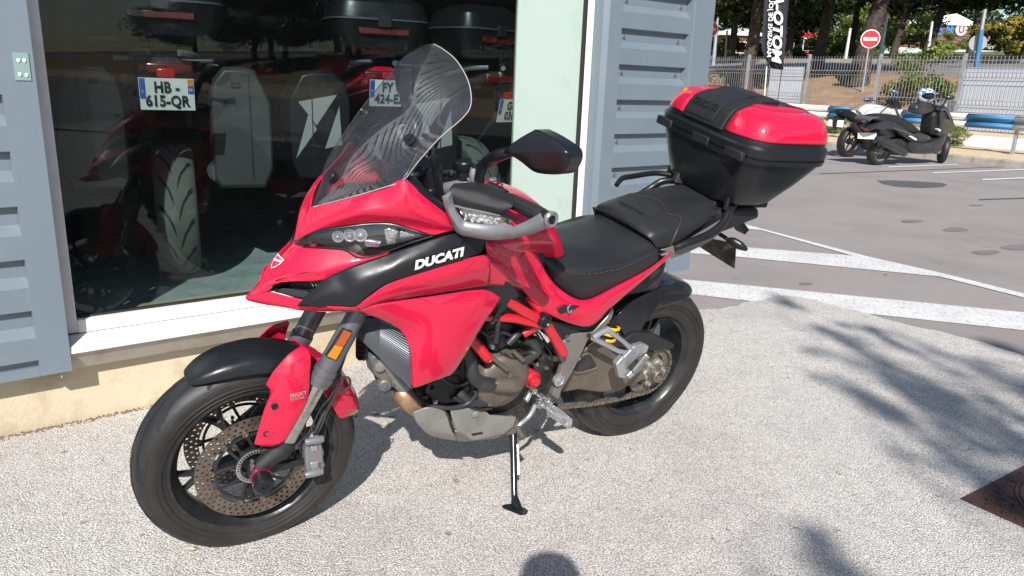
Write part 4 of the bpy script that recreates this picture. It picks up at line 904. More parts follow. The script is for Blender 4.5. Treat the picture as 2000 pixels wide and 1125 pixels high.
# sprocket side
sp = BK('sprocket', MB(), 'chainm'); mb = MB(); n = 42; R_ = .097; c = Vector(RC) + Vector((0, .098, 0)); ring = []
for k in range(n * 2): a = pi * k / n; r = R_ + (.006 if k % 2 else 0); ring.append(Vector((cos(a) * r, 0, sin(a) * r)))
inner = [Vector((cos(pi * k / n) * .068, 0, sin(pi * k / n) * .068)) for k in range(n * 2)]
mb.grid([[c + p for p in ring], [c + p for p in inner], [c + p - Vector((0, .006, 0)) for p in inner], [c + p - Vector((0, .006, 0)) for p in ring], [c + p for p in ring]], True)
for k in range(6): a = k * pi / 3 + .3; mb.bar(c + Vector((cos(a) * .03, -.003, sin(a) * .03)), c + Vector((cos(a) * .07, -.003, sin(a) * .07)), .022, .006, (0, 1, 0))
sp.data = BK('teeth', mb, 'chainm').data; bpy.data.objects.remove([o for o in kids(bike) if o.name.startswith('teeth')][0])
mb = MB(); c2 = c + Vector((0, .001, 0))
pl = []
for k in range(60): a = 2 * pi * k / 60; r = .05 + .008 * cos(6 * a - .6); pl.append(c2 + Vector((cos(a) * r, 0, sin(a) * r)))
hc = BK('hub_carrier', MB().prism(pl, (0, .022, 0)), mat('dusty_cast_hub', (.3, .28, .25), .5, metal=.5, dirt=(.18, .15, .12), dscale=30, dlo=.4, dhi=.7), sp, bevel=.004)
for k in range(6):
    a = k * pi / 3 + .1; q = c2 + Vector((cos(a) * .045, .02, sin(a) * .045)); BK('hub_nut', MB().lathe(q, (0, 1, 0), [(0, .0105), (.004, .0105), (.004, .008), (.013, .0075), (.013, .003)], 6), 'alu', sp)
BK('axle_nut', MB().lathe(c2 + Vector((0, .02, 0)), (0, 1, 0), [(0, .034), (.01, .032), (.012, .026), (.03, .026), (.034, .022), (.034, .016), (.02, .0155), (.02, .001)], 18), 'chainm', sp, angle=25)
# chain
cs = T(.905, .098, .335); up_r, lo_r = .1, .042
def chain_path():
    P = []; a = Vector(RC) + Vector((0, .098, 0))
    for k in range(22): t = radians(95 - k * 190 / 21); P.append(a + Vector((cos(t) * .099, 0, sin(t) * .099)))
    for k in range(1, 12):
        f = k / 12; P.append(a + Vector((-.01, 0, -.099)) + (cs + Vector((0, 0, -.036)) - a - Vector((-.01, 0, -.099))) * f + Vector((0, 0, -.022 * sin(pi * f))))
    for k in range(8): t = radians(-95 - k * 170 / 7); P.append(cs + Vector((cos(t) * .036, 0, sin(t) * .036)))
    for k in range(1, 12): f = k / 12; P.append((cs + Vector((0, 0, .036))) * (1 - f) + (a + Vector((0, 0, .099))) * f)
    return cr(P, 6)
cp = chain_path(); tot = 0; mb = MB(); last = cp[0]; links = [cp[0]]
for p in cp[1:]:
    if (p - links[-1]).length >= .0155: links.append(p)
for i in range(len(links) - 1):
    a, b = links[i], links[i + 1]; o_ = .0085 if i % 2 else .0055
    for s in (-1, 1):
        m_ = Vector((0, s * o_, 0)); d = (b - a).normalized(); nrm = Vector((-d.z, 0, d.x))
        rows = [[a - d * .005 + m_, a + nrm * .0062 + m_, a - nrm * .0062 + m_], ]
        mb.prism([a - d * .0055 + m_, a - d * .003 + nrm * .0068 + m_, (a + b) / 2 + nrm * .0045 + m_, b + d * .003 + nrm * .0068 + m_, b + d * .0055 + m_, b + d * .003 - nrm * .0068 + m_, (a + b) / 2 - nrm * .0045 + m_, a - d * .003 - nrm * .0068 + m_], (0, .0022 * s, 0))
    mb.cyl(a + Vector((0, -.008, 0)), a + Vector((0, .008, 0)), .0045, n=6)
BK('chain', mb, 'chainm', None, smooth=False)
# swingarm (single sided, hollow window) with rim line round the opening
sw = BK('swingarm', MB().prism(P_([(1098, 768, .1), (1112, 720, .115), (1128, 690, .12), (1165, 668, .125), (1195, 672, .13), (1228, 694, .135), (1256, 712, .14), (1262, 742, .14), (1236, 752, .14), (1205, 764, .135), (1175, 768, .125), (1130, 762, .115)]), (0, -.045, 0)), 'swing', bevel=.01, seg=3)
mb = MB(); oc_ = P_([(1116, 720, .121), (1131, 698, .124), (1150, 690, .127), (1158, 700, .128), (1166, 716, .129), (1148, 724, .126), (1126, 728, .122)]); BK('opening', MB().prism(oc_, (0, -.004, 0)), 'engine_dark', sw, bevel=.001)
BK('opening_rim', MB().tube([q + Vector((0, .001, 0)) for q in oc_ + [oc_[0]]], .0045, 8, False, sm=4), 'swing', sw)
BK('chain_guard', MB().prism(P_([(1214, 668, .125), (1240, 650, .12), (1272, 650, .115), (1318, 672, .112), (1316, 682, .112), (1270, 686, .12), (1232, 682, .13)]), (0, -.03, 0)), 'black_rough', sw, bevel=.004)
BK('arm_end', MB().lathe(Vector(RC) + Vector((0, .05, 0)), (0, 1, 0), [(0, .075), (.03, .075), (.045, .06), (.045, .02)], 36), 'swing', sw)
BK('arm_beam', MB().tube(P_([(1075, 740, .02), (1130, 715, .05), (1200, 705, .07), (1262, 722, .07)]), [.045, .055, .055, .06], 16, sm=3, flat=.6), 'swing', sw)
BK('brake_line_cover', MB().tube(P_([(1130, 652, .08), (1190, 668, .1), (1240, 676, .1), (1270, 690, .09)]), .016, 10, sm=3), 'engine_dark', sw)
# hugger / rear mudguard
rows = []
for a, w, r, drop in ((-52, .05, .345, .05), (-42, .072, .346, .075), (-25, .088, .347, .09), (-5, .095, .347, .085), (12, .096, .348, .07), (24, .09, .352, .05), (29, .07, .356, .03)):
    rows.append([T(RC[0] + sin(radians(a)) * r, 0, RC[2] + cos(radians(a)) * r), T(RC[0] + sin(radians(a)) * (r - .002), w * .55, RC[2] + cos(radians(a)) * (r - .002)), T(RC[0] + sin(radians(a)) * (r - .015), w * .93, RC[2] + cos(radians(a)) * (r - .015)), T(RC[0] + sin(radians(a)) * (r - drop), w, RC[2] + cos(radians(a)) * (r - drop))])
surf('rear_mudguard', rows, 'black_gloss', mirror=True, th=.003)
BK('mudguard_side', MB().prism(P_([(1202, 622, .1), (1222, 598, .1), (1262, 575, .098), (1296, 562, .094), (1303, 566, .094), (1290, 590, .1), (1262, 628, .106), (1246, 658, .11), (1222, 660, .112), (1212, 640, .11)]), (0, -.006, 0)), 'black_gloss', bevel=.002)

# ------------------------------------------------------------------ engine
eng = BK('engine', MB().box(T(.70, 0, .43), .32, .22, .22), 'engine_dark', bevel=.03, seg=2)
BK('crankcase', MB().prism(P_([(850, 700, .09), (905, 660, .1), (1000, 640, .11), (1072, 680, .11), (1085, 740, .12), (1060, 800, .12), (1000, 830, .12), (930, 832, .12), (870, 800, .1)]), (0, -.22, 0)), 'engine_dark', eng, bevel=.012)
BK('front_cylinder', MB().tube([T(.60, 0, .44), T(.50, 0, .49), T(.45, 0, .51)], [.09, .09, .08], 16, flat=.9), 'engine_dark', eng)
BK('rear_cylinder', MB().tube([T(.72, 0, .45), T(.78, 0, .6), T(.8, 0, .68)], [.1, .105, .09], 16, flat=.9), 'engine_dark', eng)
# generator cover: round bronze casing with ribs
gc = B(985, 745, .16)
cov = BK('generator_cover', MB().lathe(gc + Vector((0, -.05, 0)), (0, 1, .0), [(0, .1), (.035, .1), (.05, .093), (.062, .078), (.066, .055), (.066, .002)], 44), 'bronze', eng)
for k in range(9):
    a = radians(20 + k * 40); q = gc + Vector((cos(a) * .093, -.012, sin(a) * .093)); BK('cover_bolt', MB().lathe(q, (0, 1, 0), [(-.02, .009), (0, .009), (.001, .006), (.007, .006), (.007, .001)], 8), 'engine_dark', cov)
for a0, a1, dv in (((960, 698, .175), (990, 722, .185), .011), ((1002, 686, .17), (1022, 704, .18), .011)):
    BK('cover_rib', MB().tube([B(*a0), B(*a1)], [.007, .008], 12), 'bronze', cov)
BK('upper_cover', MB().prism(P_([(948, 716, .15), (968, 700, .155), (1000, 690, .155), (1020, 700, .16), (1024, 718, .165), (1000, 735, .168), (962, 742, .165)]), (0, -.05, 0)), 'bronze', cov, bevel=.008, seg=3)
BK('clutch_casing', MB().prism(P_([(1004, 676, .1), (1030, 662, .1), (1062, 668, .105), (1075, 690, .11), (1062, 712, .12), (1030, 716, .12)]), (0, -.06, 0)), 'bronze', eng, bevel=.008)
BK('sprocket_cover', MB().prism(P_([(1052, 700, .13), (1082, 690, .13), (1080, 722, .135), (1066, 760, .14), (1040, 765, .14), (1040, 730, .135)]), (0, -.05, 0)), 'engine_dark', eng, bevel=.006)
BK('slave_cylinder', MB().lathe(B(1040, 742, .15), (-.1, 1, 0), [(-.03, .03), (0, .03), (.006, .022), (.02, .019), (.024, .012), (.024, .001)], 20), 'redanod', eng)
BK('slave_body', MB().prism(P_([(1022, 728, .15), (1040, 722, .15), (1050, 735, .15), (1048, 752, .152), (1034, 758, .152)]), (0, -.03, 0)), 'redanod', eng, bevel=.004)
def hose(name, pts, r, m='hose', par=None, **k): return BK(name, MB().tube(P_(pts), r, 14, sm=5), m, par or eng, **k)
hose('coolant_hose', [(905, 660, .13), (917, 700, .15), (925, 735, .17), (945, 748, .175), (968, 750, .175), (975, 750, .175)], .0215)
hose('pump_pipe', [(966, 750, .178), (1000, 752, .185), (1010, 748, .175)], .0245, 'bronze'); hose('hose_clamp', [(963, 750, .178), (970, 750, .178)], .0235, 'bolt')
hose('coolant_hose', [(1022, 662, .13), (1038, 668, .14), (1048, 682, .145), (1040, 692, .145), (1012, 710, .15)], .0185)
hose('coolant_hose', [(895, 765, .12), (915, 782, .14), (940, 785, .15), (952, 782, .15)], .016); hose('hose_clamp', [(950, 782, .15), (955, 782, .15)], .019, 'bolt')
hose('pump_pipe', [(955, 782, .15), (975, 778, .16), (990, 770, .16)], .017, 'bronze')
hose('breather_hose', [(830, 790, .12), (870, 797, .14), (910, 790, .15), (930, 770, .155), (925, 762, .15)], .0075)
hose('wire', [(975, 600, .19), (974, 630, .19), (972, 655, .18), (970, 668, .17)], .0045); hose('wire_sleeve', [(973, 632, .19), (968, 668, .18)], .0075)
hose('wire', [(950, 706, .14), (975, 696, .15), (1000, 693, .155), (1030, 700, .155), (1045, 715, .15)], .0035)
hose('wire', [(1020, 650, .1), (1035, 655, .12), (1050, 648, .12), (1060, 660, .12), (1068, 672, .12)], .003); hose('wire', [(1015, 655, .1), (1030, 662, .12), (1048, 658, .12), (1062, 668, .12)], .003, 'alu')
BK('battery_box', MB().prism(P_([(958, 620, .13), (1028, 640, .13), (1018, 662, .14), (972, 688, .145), (955, 682, .14), (942, 650, .135)]), (0, -.1, 0)), 'black_satin', eng, bevel=.006)
hose('intake_tube', [(992, 672, .15), (1008, 655, .15), (1020, 645, .14)], .011)
# lower front: oil cooler, belly parts
BK('oil_cooler_tank', MB().prism(P_([(832, 770, .12), (838, 745, .11), (870, 730, .11), (900, 728, .11), (902, 775, .13), (898, 790, .13), (855, 792, .13)]), (0, -.1, 0)), 'black_satin', eng, bevel=.01)
BK('timing_cover', MB().prism(P_([(905, 690, .11), (925, 700, .115), (922, 760, .12), (905, 775, .12), (900, 730, .11)]), (0, -.05, 0)), 'engine_dark', eng, bevel=.005)
hose('exhaust_pipe', [(780, 752, .04), (788, 770, .07), (800, 785, .08), (818, 796, .085), (850, 805, .08)], [.028, .03, .031, .031, .03], 'exhaust')
hose('exhaust_pipe', [(1080, 700, -.05), (1060, 770, -.04), (1000, 800, -.03), (930, 810, 0)], .026, 'exhaust')
BK('silencer', MB().tube(P_([(T(.95, 0, .2)), (T(1.12, -.12, .22)), (T(1.32, -.2, .3)), (T(1.45, -.22, .34))]) if False else [T(.95, -.02, .2), T(1.1, -.13, .22), T(1.3, -.19, .3), T(1.42, -.2, .34)], [.05, .055, .055, .045], 20, sm=3), 'engine_dark')
# belly pan
bel = surf('belly_pan', [[(806, 806, .12), (835, 796, .14), (860, 800, .145), (872, 806, .146)], [(814, 826, .12), (838, 818, .14), (865, 826, .148), (880, 836, .15)], [(836, 848, .11), (852, 846, .13), (872, 848, .14), (888, 852, .145)], [(866, 858, .07), (875, 859, .1), (884, 860, .11), (892, 861, .12)]], 'belly', th=.004)
BK('belly_side', MB().prism(P_([(880, 800, .145), (940, 795, .15), (958, 812, .15), (1010, 815, .152), (1004, 835, .155), (985, 850, .152), (922, 862, .14), (888, 838, .145)]), (0, -.012, 0)), 'belly', bel, bevel=.006)
BK('belly_bottom', MB().prism(P_([(888, 842, .14), (985, 849, .148), (975, 856, .1), (905, 864, .08), (880, 858, .09)]), (0, -.16, 0)), 'belly', bel, bevel=.006)
BK('belly_slot', MB().prism(P_([(921, 848, .1485), (942, 844, .1495), (944, 847, .1495), (923, 851, .1485)]), (0, -.002, 0)), 'black_print', bel)
BK('belly_gap', MB().prism(P_([(868, 806, .146), (876, 808, .148), (888, 838, .152), (883, 842, .15), (877, 834, .148)]), (0, -.004, 0)), 'engine_dark', bel, bevel=.002)
BK('belly_bolt', MB().lathe(B(928, 808, .151), (0, 1, 0), [(0, .012), (.003, .012), (.003, .007), (.006, .006), (.006, .001)], 12), 'alu', bel)
# footpeg plates and frame
fp = BK('footpeg_plate', MB().prism(P_([(1200, 606, .15), (1196, 600, .15), (1186, 620, .155), (1160, 648, .16), (1118, 652, .165), (1095, 672, .175), (1088, 690, .185), (1100, 712, .185), (1092, 738, .185), (1078, 772, .18), (1092, 782, .175), (1098, 760, .18), (1118, 728, .18), (1136, 690, .175), (1150, 662, .165), (1182, 640, .16), (1196, 622, .155)]), (0, -.022, 0)), 'plate_grey', bevel=.004)
BK('pivot_bolt', MB().lathe(B(1092, 743, .19), (0, 1, 0), [(-.01, .021), (.004, .021), (.006, .016), (.003, .013), (.003, .008), (.008, .007), (.008, .001)], 20), 'alu', fp)
BK('infill_panel', MB().prism(P_([(1075, 626, .16), (1138, 640, .16), (1112, 668, .165), (1096, 672, .168), (1088, 650, .165)]), (0, -.012, 0)), 'black_rough', fp, bevel=.002)
frm = BK('trellis_frame', MB().tube(P_([(990, 588, .19), (1030, 612, .195), (1066, 630, .195)]), .0155, 16), 'red_frame')
for pts, r in (([(1062, 626, .196), (1080, 655, .2), (1100, 690, .2)], .0168), ([(950, 618, .17), (1005, 622, .19), (1058, 634, .19)], .0135), ([(918, 660, .16), (936, 680, .17), (952, 699, .18)], .0162), ([(1022, 652, .16), (1048, 638, .175), (1066, 630, .18)], .0135), ([(1066, 628, .19), (1050, 600, .17), (1030, 575, .15)], .015)):
    BK('frame_tube', MB().tube(P_(pts), r, 16), 'red_frame', frm)
for x, y, v, r, m in ((1100, 690, .2, .0115, 'redanod'), (952, 699, .182, .012, 'redanod'), (1064, 627, .214, .0175, 'black_satin')):
    BK('tube_end', MB().lathe(B(x, y, v), (0, 1, 0), [(-.02, r * 1.25), (.006, r * 1.25), (.01, r), (.004, r * .7), (.004, .001)], 18), m, frm)
# shock
shk = BK('rear_shock', MB().tube([T(1.12, .06, .42), T(1.13, .06, .62)], .016, 12), 'engine_dark'); mb = MB(); sx, sy = B(1180, 668, .085), B(1196, 628, .085)
L_ = sy - sx; pts = []
e1_ = L_.cross(Vector((0, 1, 0))).normalized()
for k in range(50): a = k * .52; f = k / 49; pts.append(sx - L_ * .12 + L_ * 1.12 * f + e1_ * cos(a) * .031 + Vector((0, 1, 0)) * sin(a) * .031)
BK('spring', MB().tube(pts, .006, 8), 'spring', shk); BK('reservoir', MB().tube([sx - L_ * .35, sx + L_ * 1.4], .021, 16), 'black_satin', shk)
# passenger footpeg hanger
ph = BK('passenger_peg_hanger', MB().tube(P_([(1158, 660, .19), (1206, 685, .2), (1232, 692, .205)]), [.0095, .0085, .011], 10), 'alu')
for pts, r in (([(1186, 644, .19), (1215, 665, .2), (1240, 688, .205)], [.0095, .008, .011]), ([(1158, 660, .19), (1172, 650, .19), (1188, 643, .19)], [.0125, .011, .0125])): BK('hanger_rod', MB().tube(P_(pts), r, 10), 'alu', ph)
BK('hanger_block', MB().prism(P_([(1222, 695, .215), (1240, 676, .212), (1256, 671, .212), (1268, 676, .212), (1264, 688, .215), (1244, 700, .218), (1228, 715, .22), (1218, 730, .222), (1206, 722, .22), (1204, 712, .218)]), (0, -.02, 0)), 'alu', ph, bevel=.003)
BK('hanger_cup', MB().prism(P_([(1204, 712, .222), (1218, 697, .222), (1224, 703, .222), (1222, 718, .224), (1236, 727, .226), (1232, 740, .226), (1210, 738, .226)]), (0, -.024, 0)), 'alu', ph, bevel=.003)
pg = BK('passenger_peg', MB().tube(P_([(1226, 737, .235), (1244, 722, .235), (1265, 694, .235)]), [.012, .014, .012], 10, flat=.55), 'alu'); BK('peg_rubber', MB().tube(P_([(1238, 727, .245), (1262, 697, .245)]), .0125, 10, flat=.6), 'grey_rubber', pg)
# rider peg, gear shift, side stand
peg = BK('rider_footpeg', MB().prism(P_([(1068, 795, .21), (1080, 790, .21), (1096, 800, .26), (1118, 820, .31), (1118, 828, .31), (1108, 829, .31), (1090, 815, .27), (1072, 806, .22)]), (0, 0, -.014)), 'alu', bevel=.003)
BK('peg_rubber', MB().prism([q + Vector((0, 0, .003)) for q in P_([(1076, 796, .225), (1088, 796, .24), (1104, 808, .28), (1114, 819, .3), (1112, 825, .3), (1104, 823, .3), (1088, 810, .255)])], (0, 0, -.006)), 'grey_rubber', peg, bevel=.002)
for k in range(7):
    q = B(1072 + k * 5.3, 806 + k * 3.4, .225 + k * .0125); BK('peg_tooth', MB().lathe(q + Vector((0, 0, -.004)), (0, 0, 1), [(-.004, .0065), (.006, .0065), (.007, .004), (.007, .001)], 8), 'alu', peg)
BK('peg_mount', MB().prism(P_([(1052, 782, .19), (1066, 775, .19), (1082, 788, .2), (1074, 803, .21), (1058, 797, .2)]), (0, -.03, 0)), 'alu', peg, bevel=.004)
gs = BK('gear_shift', MB().tube(P_([(1046, 790, .2), (1034, 812, .205), (1016, 828, .21), (1010, 836, .21)]), [.009, .0075, .0075, .009], 10, sm=4), 'alu')
BK('shift_toe_peg', MB().tube(P_([(1010, 834, .212), (1016, 846, .235), (1022, 856, .255)]), [.009, .0105, .0105], 12), 'bronze', gs)
BK('shift_linkage', MB().tube(P_([(1039, 760, .18), (1052, 772, .19), (1064, 778, .195)]), .006, 8), 'bolt', gs)
for x, y, r in ((1039, 760, .011), (1064, 777, .012), (1050, 787, .013)): BK('shift_joint', MB().lathe(B(x, y, .192), (0, 1, 0), [(0, r), (.016, r), (.018, r * .6), (.018, .001)], 12), 'bolt', gs)
BK('shift_arm', MB().tube(P_([(1038, 762, .18), (1030, 778, .18), (1026, 782, .18)]), [.008, .009, .012], 10), 'alu', gs)
ssf = B(1005, 995, .25); d = (gp(1005, 990) - BO); ssf = Vector((d.dot(BU), d.dot(BV), d.dot(BW)))
stt = B(1002, 838, .13); std = BK('side_stand', MB().tube([stt, stt + (ssf - stt) * .3, stt + (ssf - stt) * .9, ssf + (stt - ssf) * .04], [.0135, .0115, .0105, .0125], 14), 'black_gloss')
def gq(x, y, z): d = gp(x, y, z) - BO; return Vector((d.dot(BU), d.dot(BV), d.dot(BW)))
BK('stand_foot', MB().prism([gq(x, y, .014) for x, y in ((979, 988), (987, 984), (1000, 983), (1027, 992), (1032, 997), (1029, 1003), (1018, 1006), (985, 993))], (0, .002, -.0135)), 'black_gloss', std, bevel=.002)
BK('stand_gusset', MB().prism([gq(1001, 988, .02), gq(1019, 999, .02), stt + (ssf - stt) * .8], (.006, .004, 0)), 'black_gloss', std, bevel=.002)
BK('stand_spring', MB().tube([stt + (ssf - stt) * f + Vector((.017 + .002 * (k % 2), .0, 0)) for k, f in enumerate([.12 + .018 * i for i in range(28)])], [.005 if k % 2 else .0035 for k in range(28)], 8), 'bolt', std)
BK('stand_bracket', MB().prism(P_([(986, 832, .14), (1006, 815, .14), (1014, 822, .145), (1008, 850, .15), (990, 851, .148)]), (0, -.03, 0)), 'bronze', std, bevel=.004)
# radiator
rad = BK('radiator', MB().grid([P_([(706, 616, .06), (745, 618, .13), (797, 636, .205)]), P_([(695, 648, .05), (742, 694, .12), (806, 757, .2)])]), 'radiator', solid=.003, smooth=False)
mb = MB()
for k in range(24):
    f = (k + .5) / 24; g0 = 1 - f; a = B(706, 616, .06) * g0 + B(695, 648, .05) * f; m_ = B(745, 618, .13) * g0 + B(742, 694, .12) * f; c_ = B(797, 636, .205) * g0 + B(806, 757, .2) * f
    fo = Vector((-.007, .01, 0)); mb.tube([a + fo, m_ + fo, c_ + fo], .0016, 4)
o = BK('cooling_fins', mb, 'fin', rad, smooth=False); o['kind'] = 'stuff'
BK('radiator_frame', MB().tube(P_([(695, 648, .06), (740, 693, .11), (804, 756, .2)]), .0045, 8), 'black_satin', rad)
hb = BK('horn', MB().prism(P_([(694, 664, .02), (700, 658, .03), (716, 664, .06), (718, 704, .06), (700, 706, .04), (694, 698, .03)]), (0.03, -.05, 0)), 'black_rough', bevel=.004)
for k in range(4): BK('horn_slot', MB().prism(P_([(697, 668 + k * 9.5, .033), (713, 673 + k * 9.5, .063), (713, 675.5 + k * 9.5, .063), (697, 670.5 + k * 9.5, .033)]), (-.003, .003, 0)), 'black_print', hb)
BK('oil_cooler', MB().prism(P_([(722, 700, .07), (735, 694, .08), (752, 712, .09), (778, 738, .1), (772, 760, .1), (752, 752, .09), (730, 732, .08)]), (0, -.05, 0)), 'cooler', eng, bevel=.006)
BK('cooler_cap', MB().lathe(B(752, 754, .1), (-.3, 1, 0), [(-.04, .02), (0, .02), (.004, .016), (.004, .008), (.008, .007), (.008, .001)], 20), 'cooler', eng)
BK('cooler_port', MB().lathe(B(742, 716, .09), (-.3, 1, 0), [(-.03, .015), (.006, .015), (.008, .01), (.008, .001)], 16), 'belly', eng)
BK('front_pipework', MB().tube(P_([(725, 690, .05), (735, 715, .06), (742, 735, .06), (758, 748, .07)]), [.012, .014, .016, .018], 12, sm=3), 'engine_dark', eng)
BK('oil_line', MB().tube(P_([(740, 700, .08), (760, 715, .09), (770, 740, .08), (790, 755, .07)]), [.015, .017, .02, .022], 12, sm=3), 'belly', eng)
BK('oil_filter', MB().tube(P_([(752, 756, .06), (770, 748, .03)]), [.017, .019], 16), 'black_satin', eng)
BK('lower_inner_guard', MB().prism(P_([(735, 700, .03), (745, 700, .04), (778, 730, .06), (820, 755, .08), (835, 775, .08), (812, 780, .05), (785, 752, .03)]), (0, -.1, 0)), 'engine_dark', eng, bevel=.01)

rb = random.Random(3)
for x, y, v in ((886, 712, .105), (898, 745, .108), (880, 760, .108), (918, 690, .118), (1010, 800, .125), (1040, 795, .125), (1068, 720, .14), (1058, 750, .142), (1048, 712, .135), (1076, 700, .135), (1012, 680, .112), (1060, 676, .112), (1030, 720, .12), (960, 628, .14), (1020, 648, .14), (962, 678, .148), (846, 760, .125), (890, 780, .132), (850, 785, .13), (760, 740, .07), (775, 760, .075), (1110, 660, .178), (1150, 655, .165), (1130, 700, .178)):
    BK('bolt_head', MB().lathe(B(x, y, v), (0, 1, 0), [(-.01, .0075), (.002, .0075), (.002, .005), (.006, .0048), (.006, .001)], 8), 'bolt' if rb.random() < .6 else 'engine_dark', eng)
for pts, r, m in (([(930, 640, .15), (955, 655, .155), (985, 650, .15), (1015, 668, .14)], .005, 'hose'), ([(1035, 640, .15), (1050, 655, .15), (1058, 675, .14), (1045, 690, .14)], .0045, 'hose'), ([(985, 690, .165), (1005, 700, .17), (1030, 690, .16), (1055, 700, .15)], .003, 'hose'), ([(1040, 655, .14), (1060, 668, .14), (1075, 690, .14), (1078, 715, .14)], .004, 'hose'),
                  ([(885, 775, .13), (905, 788, .14), (935, 800, .15), (960, 796, .15)], .006, 'engine_dark'), ([(860, 735, .11), (880, 750, .12), (900, 752, .12), (915, 745, .13)], .006, 'hose'), ([(1095, 655, .15), (1110, 690, .15), (1105, 730, .15), (1085, 765, .15)], .004, 'hose')):
    BK('cable', MB().tube(P_(pts), r, 8, sm=5), m, eng)
for k in range(7):
    BK('cylinder_fin', MB().tube([B(905 + k * 5, 668 + k * 4, .13 - k * .002), B(938 + k * 4, 650 + k * 6, .12)], .0022, 5), 'engine_dark', eng)
for k in range(6):
    a = radians(k * 60 + 10); q = gc + Vector((cos(a) * .05, .014, sin(a) * .05)); BK('cover_web', MB().tube([gc + Vector((cos(a) * .02, .0165, sin(a) * .02)), gc + Vector((cos(a) * .072, .006, sin(a) * .072))], [.004, .003], 6), 'bronze', cov)
BK('cover_centre', MB().lathe(gc + Vector((0, .014, 0)), (0, 1, 0), [(0, .026), (.005, .025), (.006, .018), (.003, .016), (.003, .001)], 24), 'bronze', cov)

BK('inner_panel', MB().prism(P_([(1030, 580, .1), (1070, 600, .11), (1150, 636, .12), (1190, 610, .12), (1180, 650, .12), (1110, 690, .12), (1060, 650, .12), (1030, 620, .1)]), (0, -.2, 0)), 'engine_dark', eng)
BK('inner_panel', MB().prism(P_([(950, 570, .12), (1040, 575, .13), (1060, 640, .13), (1000, 650, .12), (940, 640, .12)]), (0, -.22, 0)), 'engine_dark', eng)

# ------------------------------------------------------------------ fairing
nose = surf('upper_fairing', [
    [(606, 404, 0), (645, 396, .055), (700, 381, .105), (750, 366, .14), (790, 351, .17), (825, 380, .19), (862, 410, .205), (893, 431, .212)],
    [(597, 425, 0), (630, 420, .06), (690, 405, .12), (745, 395, .155), (790, 388, .188), (828, 402, .205), (865, 424, .216), (893, 437, .217)],
    [(586, 448, 0), (615, 438, .055), (680, 422, .12), (740, 414, .16), (790, 420, .19), (828, 430, .207), (865, 443, .214), (893, 447, .213)],
    [(574, 468, 0), (595, 461, .03), (625, 449, .062), (678, 441, .1), (720, 436, .126), (763, 436, .155), (805, 448, .182), (848, 459, .208)]], 'red', mirror=True)
beak = surf('beak', [
    [(574, 475, 0), (592, 482, .03), (632, 483, .068), (680, 489, .105), (712, 501, .132), (751, 493, .16)],
    [(558, 492, 0), (580, 505, .04), (625, 508, .08), (672, 512, .115), (712, 511, .14), (757, 494, .166)],
    [(540, 512, 0), (565, 527, .045), (600, 531, .08), (634, 533, .108), (665, 529, .134), (700, 516, .155)],
    [(520, 538, 0), (536, 545, .025), (560, 541, .056), (589, 535, .08), (609, 535, .095), (632, 547, .113)],
    [(503, 559, 0), (509, 560, .008), (516, 561, .018), (524, 560, .028), (532, 555, .037), (538, 549, .043)],
    [(485, 578, 0), (488, 578, .004), (494, 576, .010), (505, 574, .018), (517, 571, .026), (527, 566, .034)]], 'red', mirror=True)
surf('beak_lip', [[(484, 579, 0), (506, 574, .018), (528, 570, .036), (560, 578, .07), (587, 584, .095), (600, 590, .108), (650, 598, .165), (697, 598, .192)],
                  [(481, 581, 0), (503, 584, .018), (528, 588, .038), (562, 594, .07), (585, 598, .092), (610, 602, .115), (655, 603, .164), (700, 603, .19)],
                  [(486, 586, 0), (508, 591, .015), (530, 595, .035), (562, 600, .066), (578, 604, .085), (610, 606, .105), (655, 607, .15), (700, 607, .18)]], 'red', beak, mirror=True, nv=3)
def push(L, du, dv, dw=0): return [Vector(B(*q)) + Vector((du, dv, dw)) for q in L]
dring = [(527, 567, .034), (538, 547, .043), (589, 533, .08), (609, 533, .095), (636, 545, .113), (603, 577, .107), (587, 586, .095)]
r0_, r1_ = push(dring, .002, -.001), push(dring, .055, -.016, -.004)
BK('air_duct', MB().grid([r0_, r1_], True), 'black_print', beak, solid=.001, smooth=False); BK('duct_back', MB().prism(r1_, (.006, 0, 0)), 'black_print', beak)
BK('duct_floor', MB().prism(push([(531, 571, .036), (547, 563, .05), (592, 568, .09), (600, 576, .105), (587, 583, .093)], .006, 0), (.03, 0, -.004)), 'black_rough', beak, bevel=.001)
for k in range(5): BK('duct_grille', MB().tube(push([(575 + k * 7, 540, .075 + .005 * k), (590 + k * 7, 562, .085 + .005 * k)], .03, 0), .0011, 6), 'grey_print', beak)
# headlamp
HT = [(573, 467, .004), (592, 463, .03), (621, 451, .06), (678, 443, .1), (720, 438, .125), (763, 438, .154), (800, 448, .18), (825, 456, .198), (848, 459, .208)]
HB = [(575, 477, .005), (592, 482, .03), (632, 483, .07), (672, 487, .1), (697, 501, .124), (720, 501, .137), (755, 492, .16), (800, 475, .186), (846, 461, .207)]
HM = [((a[0] + b[0]) / 2, (a[1] + b[1]) / 2, (a[2] + b[2]) / 2 + .006) for a, b in zip(HT, HB)]
hl = surf('headlamp', [[Vector(B(*q)) + Vector((.03, -.012, 0)) for q in r] for r in (HT, HM, HB)], 'black_gloss', mirror=True)
rl = mat('headlamp_reflector', (.8, .8, .82), .12, metal=.9, bump=.5, bscale=60)
g = patch([P_(r) for r in (HT, HM, HB)], 5, 5); mb = MB().grid(g); mb.mirror(); BK('lamp_lens', mb, 'lens', hl, solid=.0025)
